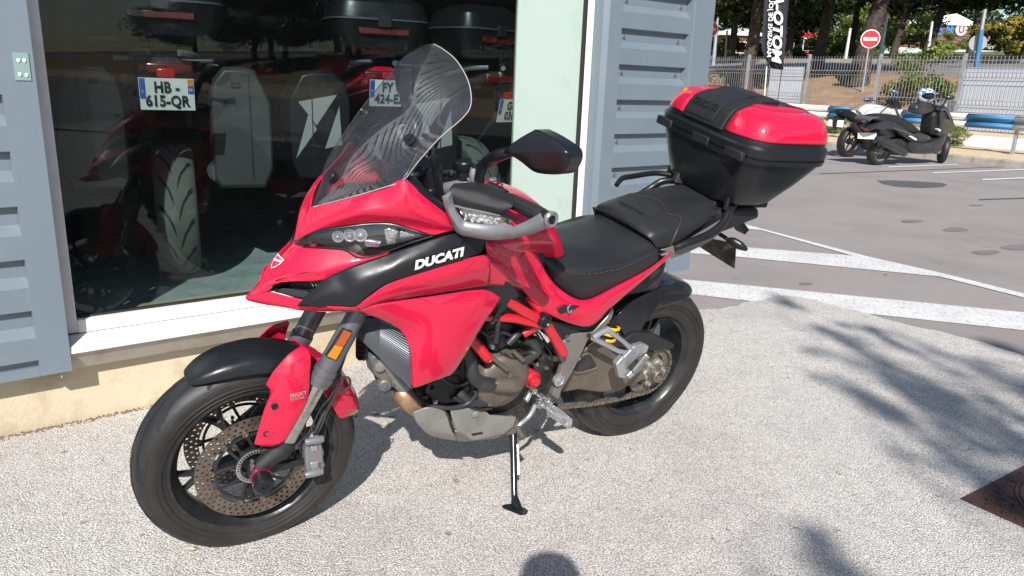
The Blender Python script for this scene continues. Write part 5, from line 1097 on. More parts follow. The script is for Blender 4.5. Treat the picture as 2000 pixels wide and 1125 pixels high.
for x, y, r, v in ((650, 464, .0125, .08), (673, 462, .0135, .097), (694, 461, .0145, .11)):
    q = B(x, y, v) + Vector((.016, -.004, 0)); BK('lamp_projector', MB().lathe(q, (-.55, .8, .2), [(-.012, r * 1.15), (0, r * 1.15), (.001, r * .95), (-.006, r * .8), (.003, r * .6), (.007, r * .3), (.008, .001)], 20), rl, hl)
    BK('lamp_ring', MB().lathe(q, (-.55, .8, .2), [(0, r * 1.2), (.003, r * 1.2), (.003, r * 1.02), (0, r * 1.02)], 24), 'alu', hl)
for px, r in ([(742, 450, .14), (752, 447, .145), (770, 452, .155), (766, 478, .155), (748, 480, .145)], 1), ([(774, 452, .158), (795, 457, .172), (808, 462, .18), (786, 474, .168), (772, 478, .158)], 2), ([(703, 470, .12), (738, 474, .14), (733, 486, .138), (705, 484, .12)], 3):
    BK('lamp_bowl', MB().prism(push(px, .012, -.004), (.012, -.012, 0)), rl, hl, bevel=.003)
BK('lamp_trim', MB().tube([Vector(B(*q)) + Vector((-.001, .002, 0)) for q in HB[1:]] , .0022, 6, sm=4), 'black_satin', hl); BK('lamp_trim', MB().tube([Vector(B(*q)) for q in HT[1:]], .0018, 6, sm=4), 'black_satin', hl)
# black side panels with lettering
bt = [(580, 596, .1), (606, 571, .117), (632, 547, .127), (656, 533, .138), (692, 518, .16), (763, 494, .187), (805, 480, .202), (870, 459, .218), (905, 455, .224)]
bb = [(581, 598, .1), (612, 599, .13), (645, 600, .158), (693, 598, .192), (714, 582, .204), (742, 562, .214), (765, 551, .22), (830, 530, .231), (905, 508, .235)]
bm_ = [((a[0] + b[0]) / 2, (a[1] + b[1]) / 2, (a[2] + b[2]) / 2 + .012) for a, b in zip(bt, bb)]
sp_ = surf('side_panel', [[(x, y, v + .003) for x, y, v in bt], bm_, [(x, y, v + .003) for x, y, v in bb]], 'black_satin', mirror=True)
btext('DUCATI', (809, 527), (905, 499), 19, (.236, .244), 'white_print', sp_, bold=.06, shear=.1, lift=.0035)
surf('side_fairing', [[(694, 597, .193), (716, 582, .204), (765, 551, .221), (830, 529, .232), (905, 507, .236), (955, 496, .228)], [(698, 602, .196), (735, 583, .213), (790, 563, .228), (850, 549, .238), (905, 536, .24), (958, 524, .23)], [(703, 607, .19), (749, 592, .204), (810, 581, .214), (860, 574, .22), (905, 567, .22), (955, 559, .212)]], 'red', mirror=True)
surf('trim_panel', [[(870, 459, .217), (905, 455, .222), (930, 452, .216), (966, 460, .2)], [(890, 480, .226), (905, 480, .232), (925, 478, .224), (958, 474, .205)], [(905, 508, .234), (912, 506, .234), (928, 500, .226), (948, 488, .212)]], 'black_satin', mirror=True)
surf('lower_trim', [[(702, 607, .188), (780, 588, .2), (860, 574, .212), (940, 560, .212), (990, 550, .2), (1015, 578, .2)], [(705, 612, .18), (780, 594, .195), (860, 580, .205), (940, 568, .205), (985, 575, .2), (1000, 592, .2)], [(710, 614, .17), (780, 600, .185), (860, 590, .195), (935, 580, .2), (972, 600, .205), (952, 640, .21)]], 'black_rough')
surf('radiator_cowl', [[(703, 608, .19), (746, 594, .212), (849, 578, .235), (943, 566, .242), (979, 582, .232)],
    [(715, 614, .186), (770, 618, .215), (850, 603, .247), (930, 600, .255), (964, 605, .245)],
    [(760, 630, .19), (800, 650, .222), (850, 643, .255), (910, 650, .262), (946, 631, .25)],
    [(794, 652, .205), (806, 690, .238), (850, 692, .262), (890, 697, .265), (918, 678, .252)],
    [(801, 700, .215), (808, 728, .24), (848, 727, .258), (878, 722, .26), (898, 711, .25)],
    [(802, 753, .22), (812, 757, .238), (848, 744, .252), (876, 734, .252), (886, 728, .248)]], 'red', th=.004, mirror=True)
# inner structure that closes the view between panels
BK('airbox', MB().box(T(.62, 0, .80), .5, .3, .2), 'engine_dark', None, bevel=.04)
BK('fairing_stay', MB().box(T(.36, 0, .88), .22, .22, .16), 'engine_dark', None, bevel=.03)
BK('rear_subframe', MB().box(T(1.2, 0, .72), .5, .2, .14), 'engine_dark', None, bevel=.03)
# dash trim and instrument panel
surf('dash_trim', [[(792, 350, .168), (828, 379, .188), (864, 409, .203), (898, 432, .21)], [(812, 347, .15), (838, 374, .17), (870, 402, .188), (900, 426, .2)], [(808, 360, .12), (835, 385, .14), (868, 412, .16), (898, 440, .17)]], 'black_satin', mirror=True)
surf('screen_support', [[(834, 285, .13), (824, 310, .135), (812, 330, .14), (793, 352, .145)], [(812, 300, .13), (806, 315, .135), (796, 335, .14), (782, 355, .145)]], 'black_gloss', mirror=True)
BK('instrument_panel', MB().prism([T(.46, -.09, 1.0), T(.40, -.09, 1.13), T(.5, -.09, 1.15), T(.53, -.09, 1.02)], (0, .18, 0)), 'black_satin', None, bevel=.012)
BK('upper_yoke', MB().prism([T(.46, -.13, 1.0), T(.46, .13, 1.0), T(.54, .1, 1.0), T(.58, .03, 1.0), T(.58, -.03, 1.0), T(.54, -.1, 1.0)], (0, 0, .035)), 'silver_plastic', None, True, bevel=.006)
surf('yoke_cover', [[(820, 322, .03), (838, 335, .05), (856, 350, .06)], [(812, 338, .04), (835, 352, .07), (850, 364, .08)], [(815, 352, .05), (830, 365, .08), (842, 375, .09)]], 'silver_plastic', None, S, True)
# windscreen
scr = [((609, 402, -.012), (612, 404, .012), 0), ((613, 388, -.035), (655, 393, .06), .012), ((623, 362, -.075), (700, 381, .105), .022), ((634, 325, -.12), (750, 366, .145), .03),
    ((652, 290, -.15), (788, 352, .168), .036), ((679, 250, -.17), (815, 318, .188), .04), ((711, 205, -.18), (860, 268, .2), .042), ((743, 165, -.18), (903, 231, .203), .04),
    ((770, 132, -.165), (920, 203, .195), .034), ((791, 110, -.13), (915, 160, .16), .024), ((813, 97, -.085), (893, 120, .11), .014), ((828, 89, -.04), (868, 98, .06), .005), ((838, 86, -.01), (848, 86, .01), 0)]
scr_rows = []
for r_, l_, bl in scr:
    a_, c_ = B(*r_), B(*l_); scr_rows.append([a_ + (c_ - a_) * (k / 8) + Vector((-bl * (1 - (k / 4 - 1) ** 2), 0, 0)) for k in range(9)])
g = patch(scr_rows, 2, 4)
for _ in range(14):   # ease out the ripples of the sheet
    g = [[g[i][j] if i in (0, len(g) - 1) or j in (0, len(g[0]) - 1) else g[i][j] * .4 + (g[i - 1][j] + g[i + 1][j] + g[i][j - 1] + g[i][j + 1]) * .15 for j in range(len(g[0]))] for i in range(len(g))]
ws = BK('windscreen', MB().grid(g), 'screen', None, angle=80)
edge_ = [r[-1] for r in g]; BK('screen_edge', MB().tube(edge_, .0013, 6), 'grey_print', ws); BK('screen_edge', MB().tube([r[0] for r in g], .0012, 6), 'black_satin', ws)
for x, y, v, s in ((800, 272, .14, 1), (647, 343, -.0, 1), (800, 272, .14, -1)):
    q = B(x, y, v); q.y *= s; n_ = Vector((-.75, .45 * s * (1 if v else 0), .45)); BK('screen_bolt', MB().lathe(q, n_, [(-.01, .0145), (.002, .0145), (.005, .011), (.005, .006), (.009, .005), (.009, .001)], 20), 'black_satin', ws)
BK('screen_mount', MB().tube([T(.44, .14, 1.19), T(.47, .13, 1.1), T(.47, .11, 1.02)], .012, 8), 'black_satin'); BK('screen_mount', MB().tube([T(.44, -.14, 1.19), T(.47, -.13, 1.1), T(.47, -.11, 1.02)], .012, 8), 'black_satin')
btext('APRIORI', (614, 400), (636, 395), 3.5, (.0, .035), 'grey_print', ws, lift=.004) if False else None
# badge on the beak
q = B(541, 513, .002); n_ = Vector((-.72, .2, .62)).normalized(); sx_ = Vector((0, 1, 0)) - n_ * n_.y; sx_.normalize(); sy_ = n_.cross(sx_); sy_ = sy_ if sy_.z > 0 else -sy_
sh = [(-.016, .018), (.016, .018), (.015, .002), (.008, -.012), (0, -.02), (-.008, -.012), (-.015, .002)]
BK('badge', MB().prism([q + n_ * .002 + sx_ * a + sy_ * b for a, b in sh], n_ * .001), 'white_print', beak); BK('badge', MB().prism([q + n_ * .0032 + sx_ * a * .86 + sy_ * (b * .86) for a, b in sh], n_ * .0006), 'red', beak)
BK('badge', MB().prism([q + n_ * .004 + sx_ * a + sy_ * b for a, b in ((-.013, .004), (0, .008), (.013, .013), (.013, .008), (0, .003), (-.012, -.001))], n_ * .0005), 'white_print', beak)

# ------------------------------------------------------------------ tank, side panels
surf('fuel_tank', [
    [T(.58, 0, 1.03), T(.58, .09, 1.02), T(.585, .15, .99), T(.59, .19, .955), (948, 468, .208), (952, 498, .222), (956, 558, .212)],
    [T(.66, 0, 1.055), T(.66, .09, 1.045), T(.66, .155, 1.01), T(.66, .19, .96), (972, 480, .2), (980, 510, .208), (985, 560, .2)],
    [T(.74, 0, 1.06), T(.74, .09, 1.048), T(.74, .15, 1.01), T(.74, .183, .955), (998, 488, .182), (1008, 520, .186), (1015, 566, .18)],
    [T(.83, 0, 1.035), T(.83, .08, 1.022), T(.83, .135, .985), T(.83, .162, .935), (1022, 492, .16), (1034, 530, .165), (1042, 572, .16)],
    [T(.90, 0, .985), T(.90, .07, .972), T(.90, .115, .94), T(.90, .138, .9), (1040, 500, .14), (1055, 535, .15), (1064, 575, .15)],
    [T(.945, 0, .91), T(.945, .06, .9), T(.945, .1, .875), T(.94, .12, .85), (1052, 512, .128), (1066, 545, .14), (1085, 590, .14)]], 'red', mirror=True, nu=4, nv=4)
surf('seat_trim', [[(1028, 455, .11), (1050, 446, .09), (1074, 436, .05)], [(1038, 478, .13), (1056, 466, .11), (1078, 452, .06)], [(1049, 500, .143), (1062, 488, .12), (1080, 468, .07)]], 'black_rough', mirror=True)
surf('rear_side_panel', [
    [(1030, 480, .15), (1051, 499, .147), (1066, 530, .152), (1093, 563, .16), (1141, 586, .17), (1205, 558, .176), (1270, 523, .18), (1311, 491, .174)],
    [(1012, 508, .172), (1032, 533, .168), (1055, 562, .174), (1090, 590, .182), (1150, 602, .192), (1208, 567, .188), (1270, 529, .186), (1311, 495, .176)],
    [(995, 537, .178), (1018, 563, .176), (1042, 590, .18), (1080, 618, .185), (1150, 638, .19), (1192, 602, .186), (1250, 553, .182), (1309, 502, .172)]], 'red', mirror=True, th=.004)
vt = BK('side_vent', MB().prism(P_([(1089, 604, .192), (1103, 596, .192), (1133, 597, .192), (1120, 606, .192), (1095, 613, .192)]), (0, -.004, 0)), 'black_print', bevel=.001)
BK('vent_tube', MB().lathe(B(1112, 603, .19), (.3, 1, .2), [(0, .014), (.004, .014), (.004, .009), (-.004, .009)], 18), 'alu', vt)

# ------------------------------------------------------------------ seats
def seat(name, rows, pipe=None):
    g = patch([P_(r) for r in rows], 5, 5); mb = MB().grid(g); mb.mirror(); o = BK(name, mb, 'seat', None, angle=70, solid=.012); return o, g
rs, g1 = seat('rider_seat', [
    [T(.905, 0, .885), T(.903, .045, .88), T(.895, .078, .862), (1052, 503, .11), (1057, 516, .122), (1062, 524, .126)],
    [T(.95, 0, .872), T(.95, .06, .868), T(.945, .105, .85), (1066, 505, .135), (1074, 530, .145), (1078, 546, .143)],
    [T(1.03, 0, .86), T(1.03, .085, .857), T(1.03, .135, .84), (1100, 528, .165), (1103, 555, .162), (1108, 572, .155)],
    [T(1.12, 0, .857), T(1.12, .1, .855), T(1.12, .155, .838), (1148, 530, .18), (1143, 565, .175), (1143, 585, .165)],
    [T(1.21, 0, .868), T(1.21, .105, .866), T(1.21, .16, .848), (1210, 520, .186), (1200, 545, .182), (1198, 561, .172)],
    [T(1.28, 0, .886), T(1.28, .105, .884), T(1.285, .158, .866), (1258, 503, .185), (1250, 523, .183), (1247, 537, .176)],
    [T(1.30, 0, .875), T(1.30, .1, .873), T(1.31, .155, .85), (1285, 495, .178), (1286, 505, .178), (1286, 513, .174)]])
ps, g2 = seat('pillion_seat', [
    [T(1.262, 0, .905), T(1.262, .06, .904), T(1.265, .11, .9), T(1.275, .145, .893), (1284, 482, .155)],
    [T(1.275, 0, .93), T(1.278, .065, .928), T(1.285, .115, .92), T(1.30, .15, .905), (1298, 485, .16)],
    [T(1.36, 0, .955), T(1.36, .085, .953), T(1.365, .125, .94), T(1.375, .155, .918), (1318, 477, .165)],
    [T(1.47, 0, .972), T(1.47, .085, .97), T(1.47, .122, .957), T(1.475, .15, .935), (1350, 455, .16)],
    [T(1.57, 0, .988), T(1.57, .075, .986), T(1.57, .108, .973), T(1.57, .133, .95), (1382, 432, .145)],
    [T(1.64, 0, 1.0), T(1.64, .055, .998), T(1.64, .08, .985), T(1.64, .1, .96), (1400, 412, .12)]])
BK('seat_step', MB().prism([T(1.262, -.145, .9), T(1.262, .0, .905), *[T(1.275, .145, .893)], T(1.30, .16, .865), T(1.29, 0, .875), T(1.28, -.145, .87)], (.012, 0, 0)), 'black_rough', ps)
def stitch(par, pts, lift=.0015):
    P = cr(P_(pts), 9); mb = MB()
    for i in range(0, len(P) - 1, 2): mb.tube([P[i] + Vector((0, lift, lift)), P[i + 1] + Vector((0, lift, lift))], .0011, 5)
    o = BK('stitching', mb, 'stitch', par); o['kind'] = 'stuff'; return o
def on(g, a, b, lift=.002):
    i, j = a * (len(g) - 1), b * (len(g[0]) - 1); i0, j0 = min(int(i), len(g) - 2), min(int(j), len(g[0]) - 2); fi, fj = i - i0, j - j0
    p = (g[i0][j0] * (1 - fj) + g[i0][j0 + 1] * fj) * (1 - fi) + (g[i0 + 1][j0] * (1 - fj) + g[i0 + 1][j0 + 1] * fj) * fi
    n = (g[i0 + 1][j0] - g[i0][j0]).cross(g[i0][j0 + 1] - g[i0][j0]).normalized(); n = n if n.z + n.y > 0 else -n
    return p + n * lift
def seam(par, g, path, mirror=True):
    pts = cr([Vector((a, b, 0)) for a, b in path], 16); mb = MB(); mb2 = MB()
    P = [on(g, q.x, q.y) for q in pts]; P2 = [on(g, q.x, q.y, .0004) for q in pts]
    for i in range(0, len(P) - 1, 2): mb.tube([P[i], P[i + 1]], .001, 4)
    mb2.tube(P2, .0016, 5)
    if mirror: mb.mirror(); mb2.mirror()
    o = BK('stitching', mb, 'stitch', par); o['kind'] = 'stuff'; BK('seam', mb2, 'black_print', par)
seam(rs, g1, [(.0, .45), (.15, .5), (.35, .6), (.6, .64), (.8, .62), (.9, .52), (.96, .3), (.965, .0)])
seam(ps, g2, [(.33, .98), (.42, .75), (.5, .5), (.44, .3), (.5, .12), (.52, 0)])
btext('MULTISTRADA', (1203, 388), (1253, 414), 8, (-.06, .055), 'grey_rubber', ps, bold=.005, lift=.006) if False else None
q0, q1 = on(g2, .27, .35), on(g2, .3, 0)
me = textmesh('MULTISTRADA', .022, .0006); X_ = Vector((0, 1, 0)); Y_ = (on(g2, .42, 0) - on(g2, .25, 0)).normalized(); Z_ = Y_.cross(X_); Z_ = Z_ if Z_.z > 0 else -Z_; o_ = on(g2, .3, 0, .0015)
for q in me.vertices:
    p = o_ + X_ * q.co.x + Y_ * q.co.y + Z_ * q.co.z; q.co = Vector((-p.x, p.y, p.z))
me.materials.clear(); me.materials.append(M['black_rough']); o = bpy.data.objects.new('embossed_lettering', me); COL.objects.link(o); o.parent = ps

# ------------------------------------------------------------------ tail
tl = BK('tail', MB().prism([T(1.32, -.12, .80), T(1.36, -.12, .9), T(1.62, -.1, .97), T(1.78, -.08, .97), T(1.8, -.08, .93), T(1.6, -.1, .87)], (0, .24, 0)), 'black_rough', bevel=.012)
surf('tail_side', [[(1290, 488, .168), (1330, 474, .165), (1370, 452, .158), (1410, 428, .15)], [(1311, 495, .172), (1342, 480, .17), (1380, 462, .162), (1412, 440, .15)], [(1312, 505, .168), (1345, 492, .165), (1385, 472, .155), (1412, 450, .145)]], 'plate_grey', tl, mirror=True)
for s in (1, -1):
    pts = [B(1318, 485, .175), B(1345, 474, .185), B(1385, 458, .19), B(1412, 436, .185), B(1424, 412, .165), B(1436, 398, .13)]; BK('grab_rail', MB().tube([Vector((p.x, p.y * s, p.z)) for p in pts], [.013, .0145, .0155, .0155, .0145, .013], 14, sm=5, flat=.85), 'black_satin', None)
    pts = [T(1.385, .175 * s, .965), T(1.42, .188 * s, .985), T(1.47, .19 * s, .99), T(1.58, .185 * s, 1.0), T(1.64, .15 * s, 1.0)]; BK('grab_handle', MB().tube(pts, [.009, .0105, .0105, .0105, .0105], 12, sm=5), 'black_satin', None) if s < 0 else None
BK('luggage_rack', MB().prism([T(1.60, -.11, 1.0), T(1.62, .11, 1.0), T(1.75, .13, 1.02), T(1.93, .1, 1.03), T(1.93, -.1, 1.03), T(1.75, -.13, 1.02)], (0, 0, .016)), 'black_rough', None, bevel=.004)
for pts in ([(1317, 357, -.08), (1334, 322, -.09), (1350, 325, -.08), (1372, 345, -.06), (1348, 362, -.05)], [(1400, 392, .09), (1431, 368, .1), (1447, 398, .11), (1425, 408, .12), (1405, 404, .11)]):
    BK('rack_bracket', MB().prism(P_(pts), (0.01, -.03, 0)), 'black_rough', None, bevel=.004)
BK('bracket_cap', MB().prism(P_([(1325, 346, -.085), (1335, 325, -.09), (1345, 328, -.085), (1334, 348, -.08)]), (-.003, .003, .003)), 'plate_grey', None, bevel=.001)
BK('tail_lamp', MB().prism(P_([(1384, 440, .06), (1402, 425, .06), (1402, 434, .06), (1390, 448, .06)]), (0, -.12, 0)), 'tail_red', tl, bevel=.003)
lp = BK('plate_holder', MB().prism([T(1.80, -.02, .9), T(1.80, .02, .9), T(1.93, .025, .80), T(1.93, -.025, .80)], (.02, 0, .02)), 'black_rough', tl, bevel=.004)
pa, pb, pc, pd = B(1357, 460, -.1), B(1359, 478, -.1), B(1434, 525, .11), B(1437, 476, .11)
BK('number_plate', MB().prism([pa, pb, pc, pd], (.004, 0, .001)), mat('number_plate_back', (.05, .045, .035), .3, dirt=(.12, .1, .06), dscale=20, dlo=.45, dhi=.6), lp)
for s in (1, -1):
    st_ = [B(1402, 455, .06), B(1415, 463, .09), B(1424, 470, .11)]; hd = [B(1420, 468, .105), B(1432, 472, .125), B(1446, 480, .15), B(1459, 488, .17)]
    f_ = lambda L: [Vector((p.x, p.y * s, p.z)) for p in L]
    i_ = BK('rear_indicator', MB().tube(f_(hd), [.008, .0165, .0165, .006], 14, sm=4, flat=.8), 'black_satin', tl); BK('indicator_stem', MB().tube(f_(st_), .0075, 10), 'black_rough', i_); BK('indicator_lens', MB().tube(f_([hd[3] + Vector((-.004, -.004, .002)), hd[3] + Vector((.0, .004, -.002))]), [.007, .004], 10), 'lens', i_)

# ------------------------------------------------------------------ top case
CC = Vector((1.757, .018, 1.188)); ex = Vector((-.13, 1, -.02)).normalized() * .955; ey = Vector((1, .13, .0)); ey = (ey - ex * (ey.dot(ex) / ex.dot(ex))).normalized(); ez = Vector((0, 0, 1)); ez = (ez - ex * (ez.dot(ex) / ex.dot(ex)) - ey * ez.dot(ey)).normalized()
def cs_(x, y, z): return CC + ex * x + ey * y + ez * z
def loop(a, b, z, n=4.5, k=64, sh=0.):
    P = []
    for i in range(k):
        t = 2 * pi * i / k; c_, s_ = cos(t), sin(t); P.append(cs_(a * math.copysign(abs(c_) ** (2 / n), c_), b * math.copysign(abs(s_) ** (2 / n), s_) + sh, z))
    return P
A_, B_ = .288, .2
case = BK('top_case', MB().grid([loop(.13, .07, -.198, 3.0, sh=-.058), loop(.178, .104, -.193, 3.2, sh=-.052), loop(.205, .124, -.176, 3.4, sh=-.045), loop(.245, .16, -.1, 3.9, sh=-.02), loop(.27, .185, -.04, sh=-.004), loop(.279, .193, -.018), loop(.279, .193, .0)], True, True), 'black_satin', None, angle=35)
BK('case_rim', MB().grid([loop(.278, .192, -.022), loop(.287, .2, -.02), loop(.29, .203, -.008), loop(.29, .203, -.004), loop(.284, .198, -.003), loop(.284, .198, .003), loop(.29, .203, .004), loop(.29, .203, .03), loop(.284, .198, .038), loop(.25, .17, .04)], True, True), 'black_satin', case, angle=28)
NL = 4.2
LV = [(.036, .283, .197, 0), (.05, .281, .195, 0), (.075, .275, .189, .002), (.1, .264, .178, .004), (.12, .25, .165, .006), (.132, .226, .143, .008), (.142, .188, .112, .01), (.148, .13, .07, .012), (.150, .06, .03, .012)]
def lvl(z):
    for p, q in zip(LV, LV[1:]):
        if z <= q[0]: f = (z - p[0]) / (q[0] - p[0]); return tuple(p[i] + (q[i] - p[i]) * f for i in (1, 2, 3))
    return LV[-1][1:]
ZS = [.036, .043, .05, .062, .075, .088, .1, .11, .12, .127, .132, .137, .142, .145, .148, .150]
BK('case_lid', MB().grid([loop(*lvl(z)[:2], z, NL, 72, lvl(z)[2]) for z in ZS], True, True), 'black_satin', case, angle=50)
def lidrow(x, y0, y1, z, o, n):
    """points of level z between two cuts"""
for s_ in (1, -1):
    rows = []
    for z in [.056, .062, .075, .088, .1, .11, .12, .127, .132, .137, .142]:
        a_, b_, sh_ = lvl(z); a_ += .0035; b_ += .0035; x0 = .118; c0 = (x0 / a_) ** (NL / 2); t0 = math.acos(min(1, c0)); R_ = []
        for k in range(33):
            t = -t0 + 2 * t0 * k / 32; c_, q_ = cos(t), sin(t); R_.append(cs_(s_ * a_ * abs(c_) ** (2 / NL), b_ * math.copysign(abs(q_) ** (2 / NL), q_) + sh_, z + .002))
        rows.append(R_)
    BK('lid_panel', MB().grid(rows), 'red', case, angle=60, solid=.004)
    top_ = rows[-1]; BK('lid_crown', MB().grid([[p + ez * .0003 for p in top_], [cs_(s_ * max(.118, 0.118), (lvl(.146)[1]) * (-1 + 2 * k / 32) * .9 + .01, .150) for k in range(33)]]), 'red', case, angle=60, solid=.003)
def front_path(x, o, z0=.045, back=.05):
    P = []
    for z in ZS:
        if z < z0: continue
        a_, b_, sh_ = lvl(z); f = 1 - abs(x / a_) ** NL
        if f <= 0 or z > .146: break
        y = -b_ * f ** (1 / NL) + sh_; P.append((y - o, z + o * .4))
    y_l, z_l = P[-1]; P += [(y_l + (back - y_l) * k / 5, z_l + (.150 + o - z_l) * min(1, k / 2)) for k in range(1, 6)]
    return P
def padgrid(x0, x1, o, z0=.045, back=.05, n=14):
    return [[cs_(x0 + (x1 - x0) * i / n, y, z) for y, z in front_path(x0 + (x1 - x0) * i / n, o, z0, back)] for i in range(n + 1)]
pad = BK('backrest_pad', MB().grid(padgrid(-.114, .112, .009, .045, .025)), 'black_rough', case, angle=70, solid=.012, bevel=.003)
BK('pad_inset', MB().grid(padgrid(-.1, .055, .012, .06, .0)), 'black_rough', pad, angle=70, solid=.004, bevel=.001)
for x in (-.2, .02, .2): BK('hinge', MB().box(cs_(x, -.197, .0), .09, .02, .03, (ex, ey, ez)), 'black_rough', case, bevel=.004)
for x, y in ((-.18, -.15), (.17, -.15)): BK('case_foot', MB().box(cs_(x, y + .01, -.185), .016, .012, .05, (ex, ey, ez)), 'black_rough', case, bevel=.003)
BK('case_base', MB().box(cs_(0, -.02, -.212), .24, .26, .03, (ex, ey, ez)), 'black_rough', case, bevel=.006)
pp_ = front_path(-.02, .014, .06, .0); p0_, p1_ = cs_(-.02, *pp_[2]), cs_(-.02, *pp_[5]); dn = (p1_ - p0_).normalized(); exn = ex.normalized(); Zt = exn.cross(dn); Zt = Zt if Zt.x < 0 else -Zt
me = textmesh('DUCATI', .034, .0008, .001)
for q in me.vertices:
    p = (p0_ + p1_) / 2 + exn * q.co.x + dn * q.co.y + Zt * (q.co.z + .0015); q.co = Vector((-p.x, p.y, p.z))
me.materials.clear(); me.materials.append(M['black_gloss']); o = bpy.data.objects.new('embossed_lettering', me); COL.objects.link(o); o.parent = pad
a_, b_, sh_ = lvl(.12); BK('case_badge', MB().lathe(cs_(-.19, -b_ * (1 - (.19 / a_) ** NL) ** (1 / NL) + sh_ - .004, .122), ey * -1 + ez * .8, [(0, .009), (.0015, .009), (.0015, .001)], 14), 'orange', case)

# ------------------------------------------------------------------ handlebar, controls, mirrors, hand guards
def SY(L, s, st=S): return [Vector((p.x, p.y * s, p.z)) for p in P_(L, st)]
bar = BK('handlebar', MB().tube(SY([(836, 372, .045), (868, 369, .09), (905, 364, .14), (960, 380, .2), (1005, 397, .27), (1074, 428, .43)], 1), [.017, .0175, .016, .012, .0115, .0115], 16, sm=5), 'silver_plastic', None, True)
BK('handlebar_half', MB().tube(SY([(836, 372, .045), (868, 369, .09), (905, 364, .14), (960, 380, .2), (1005, 397, .27), (1074, 428, .43)], -1), [.017, .0175, .016, .012, .0115, .0115], 16, sm=5), 'silver_plastic', bar, True)
BK('bar_clamp', MB().box(T(.52, 0, 1.045), .05, .11, .05), 'silver_plastic', bar, True, bevel=.008)
for s in (1, -1):
    gl = SY([(988, 388, .232), (1062, 422, .405)], s)
    gr = BK('grip', MB().tube([gl[0] + (gl[1] - gl[0]) * f for f in [k / 24 for k in range(25)]], [.0185 if k % 6 else .0172 for k in range(25)], 18), 'grip', bar, True, angle=25)
    for a in range(10):
        mb = MB(); d = (gl[1] - gl[0]).normalized(); e1 = d.cross(Vector((0, 0, 1))).normalized(); e2 = d.cross(e1); o_ = (e1 * cos(a * .628) + e2 * sin(a * .628)) * .0182; mb.bar(gl[0] + (gl[1] - gl[0]) * .12 + o_, gl[0] + (gl[1] - gl[0]) * .88 + o_, .006, .0022, o_); BK('grip_rib', mb, 'grip', gr, True)
    e_ = SY([(1062, 421, .405), (1072, 426, .425)], s); BK('bar_end', MB().tube(e_, [.0165, .0165], 18), 'black_satin', bar, True)
    BK('bar_end_ring', MB().lathe(SY([(1075.5, 428, .432)], s)[0], (0.1, s, 0), [(-.004, .012), (-.004, .02), (.004, .021), (.008, .018), (.006, .011), (.002, .011)], 26), 'silver_plastic', bar, True)
    BK('bar_end_screw', MB().lathe(SY([(1076, 428, .434)], s)[0], (0.1, s, 0), [(0, .011), (.002, .011), (.004, .006), (.009, .006), (.009, .001)], 14), 'black_satin', bar, True)
    # silver guard frame and arm
    fr_ = SY([(873, 379, .22), (878, 402, .222), (888, 425, .225), (900, 444, .232), (925, 452, .25), (958, 456, .28), (1000, 454, .335), (1032, 445, .375), (1060, 433, .41), (1074, 428, .428)], s)
    ga_ = [(874, 374, .222), (877, 398, .224), (889, 422, .228), (903, 434, .234), (925, 440, .252), (958, 443, .283), (988, 440, .315), (1003, 443, .335), (1012, 443, .35), (1034, 434, .375), (1062, 419, .41)]
    gb_ = [(871, 382, .22), (880, 410, .218), (890, 432, .222), (899, 450, .228), (925, 456, .248), (958, 461, .278), (985, 460, .305), (1003, 458, .33), (1030, 451, .362), (1048, 446, .385), (1070, 438, .42)]
    mid_ = [tuple((p + q) / 2 for p, q in zip(a_, b_)) for a_, b_ in zip(ga_, gb_)]; mid_ = [(x, y, v + .008) for x, y, v in mid_]
    gd = BK('hand_guard', MB().grid(patch([SY(ga_, s), SY(mid_, s), SY(gb_, s)], 4, 4)), 'silver_plastic', None, True, solid=.012, bevel=.002)
    BK('guard_tube', MB().tube(fr_, [.003, .004, .005, .006, .006, .006, .006, .006, .009, .0125], 14, sm=5, flat=.62), 'silver_plastic', gd, True)
    cv = [SY(r, s) for r in ([(887, 358, .205), (908, 357, .205), (938, 356, .215), (968, 367, .245), (993, 380, .285), (1004, 393, .31)],
                             [(880, 366, .215), (905, 370, .235), (938, 374, .255), (968, 384, .285), (990, 394, .315), (1004, 400, .325)],
                             [(876, 380, .222), (902, 388, .245), (935, 396, .272), (962, 403, .3), (983, 409, .32), (998, 406, .328)],
                             [(882, 399, .225), (905, 404, .245), (935, 409, .27), (958, 414, .292), (976, 418, .31), (986, 417, .318)])]
    BK('guard_cover', MB().grid(patch(cv, 5, 5)), 'black_rough', gd, True, solid=.004)
    ln = [SY(r, s) for r in ([(884, 401, .228), (908, 407, .247), (940, 413, .272), (976, 420, .305), (991, 422, .318)], [(893, 417, .232), (915, 425, .252), (945, 428, .278), (970, 431, .3), (991, 430, .318)], [(902, 431, .235), (922, 437, .255), (945, 440, .275), (966, 441, .295), (991, 437, .315)])]
    lb = [[p + Vector((.014, -.006 * s, 0)) for p in r] for r in ln]
    BK('indicator_back', MB().grid(patch(lb, 4, 4)), 'led', gd, True, solid=.003); BK('indicator_lens', MB().grid(patch(ln, 4, 4)), 'lens', gd, True)
    BK('guard_bezel', MB().tube([*[ln[0][k] for k in range(5)], *[ln[2][4 - k] for k in range(5)], ln[0][0]], .0026, 6), 'silver_plastic', gd, True)
    gp2 = patch(lb, 4, 4)
    for k in range(6):
        for r in (3, 6):
            q = gp2[r][2 + k * 2]; BK('indicator_led', MB().sphere(q + Vector((-.008, .003 * s, 0)), .0052, 5), 'led', gd, True)
    BK('indicator_amber', MB().prism([p + Vector((.004, 0, 0)) for p in SY([(977, 421, .306), (990, 423, .316), (990, 437, .314), (966, 441, .296)], s)], (.006, -.002 * s, 0)), mat('amber_grey_lens', (.35, .28, .2), .25, metal=.5), gd, True)
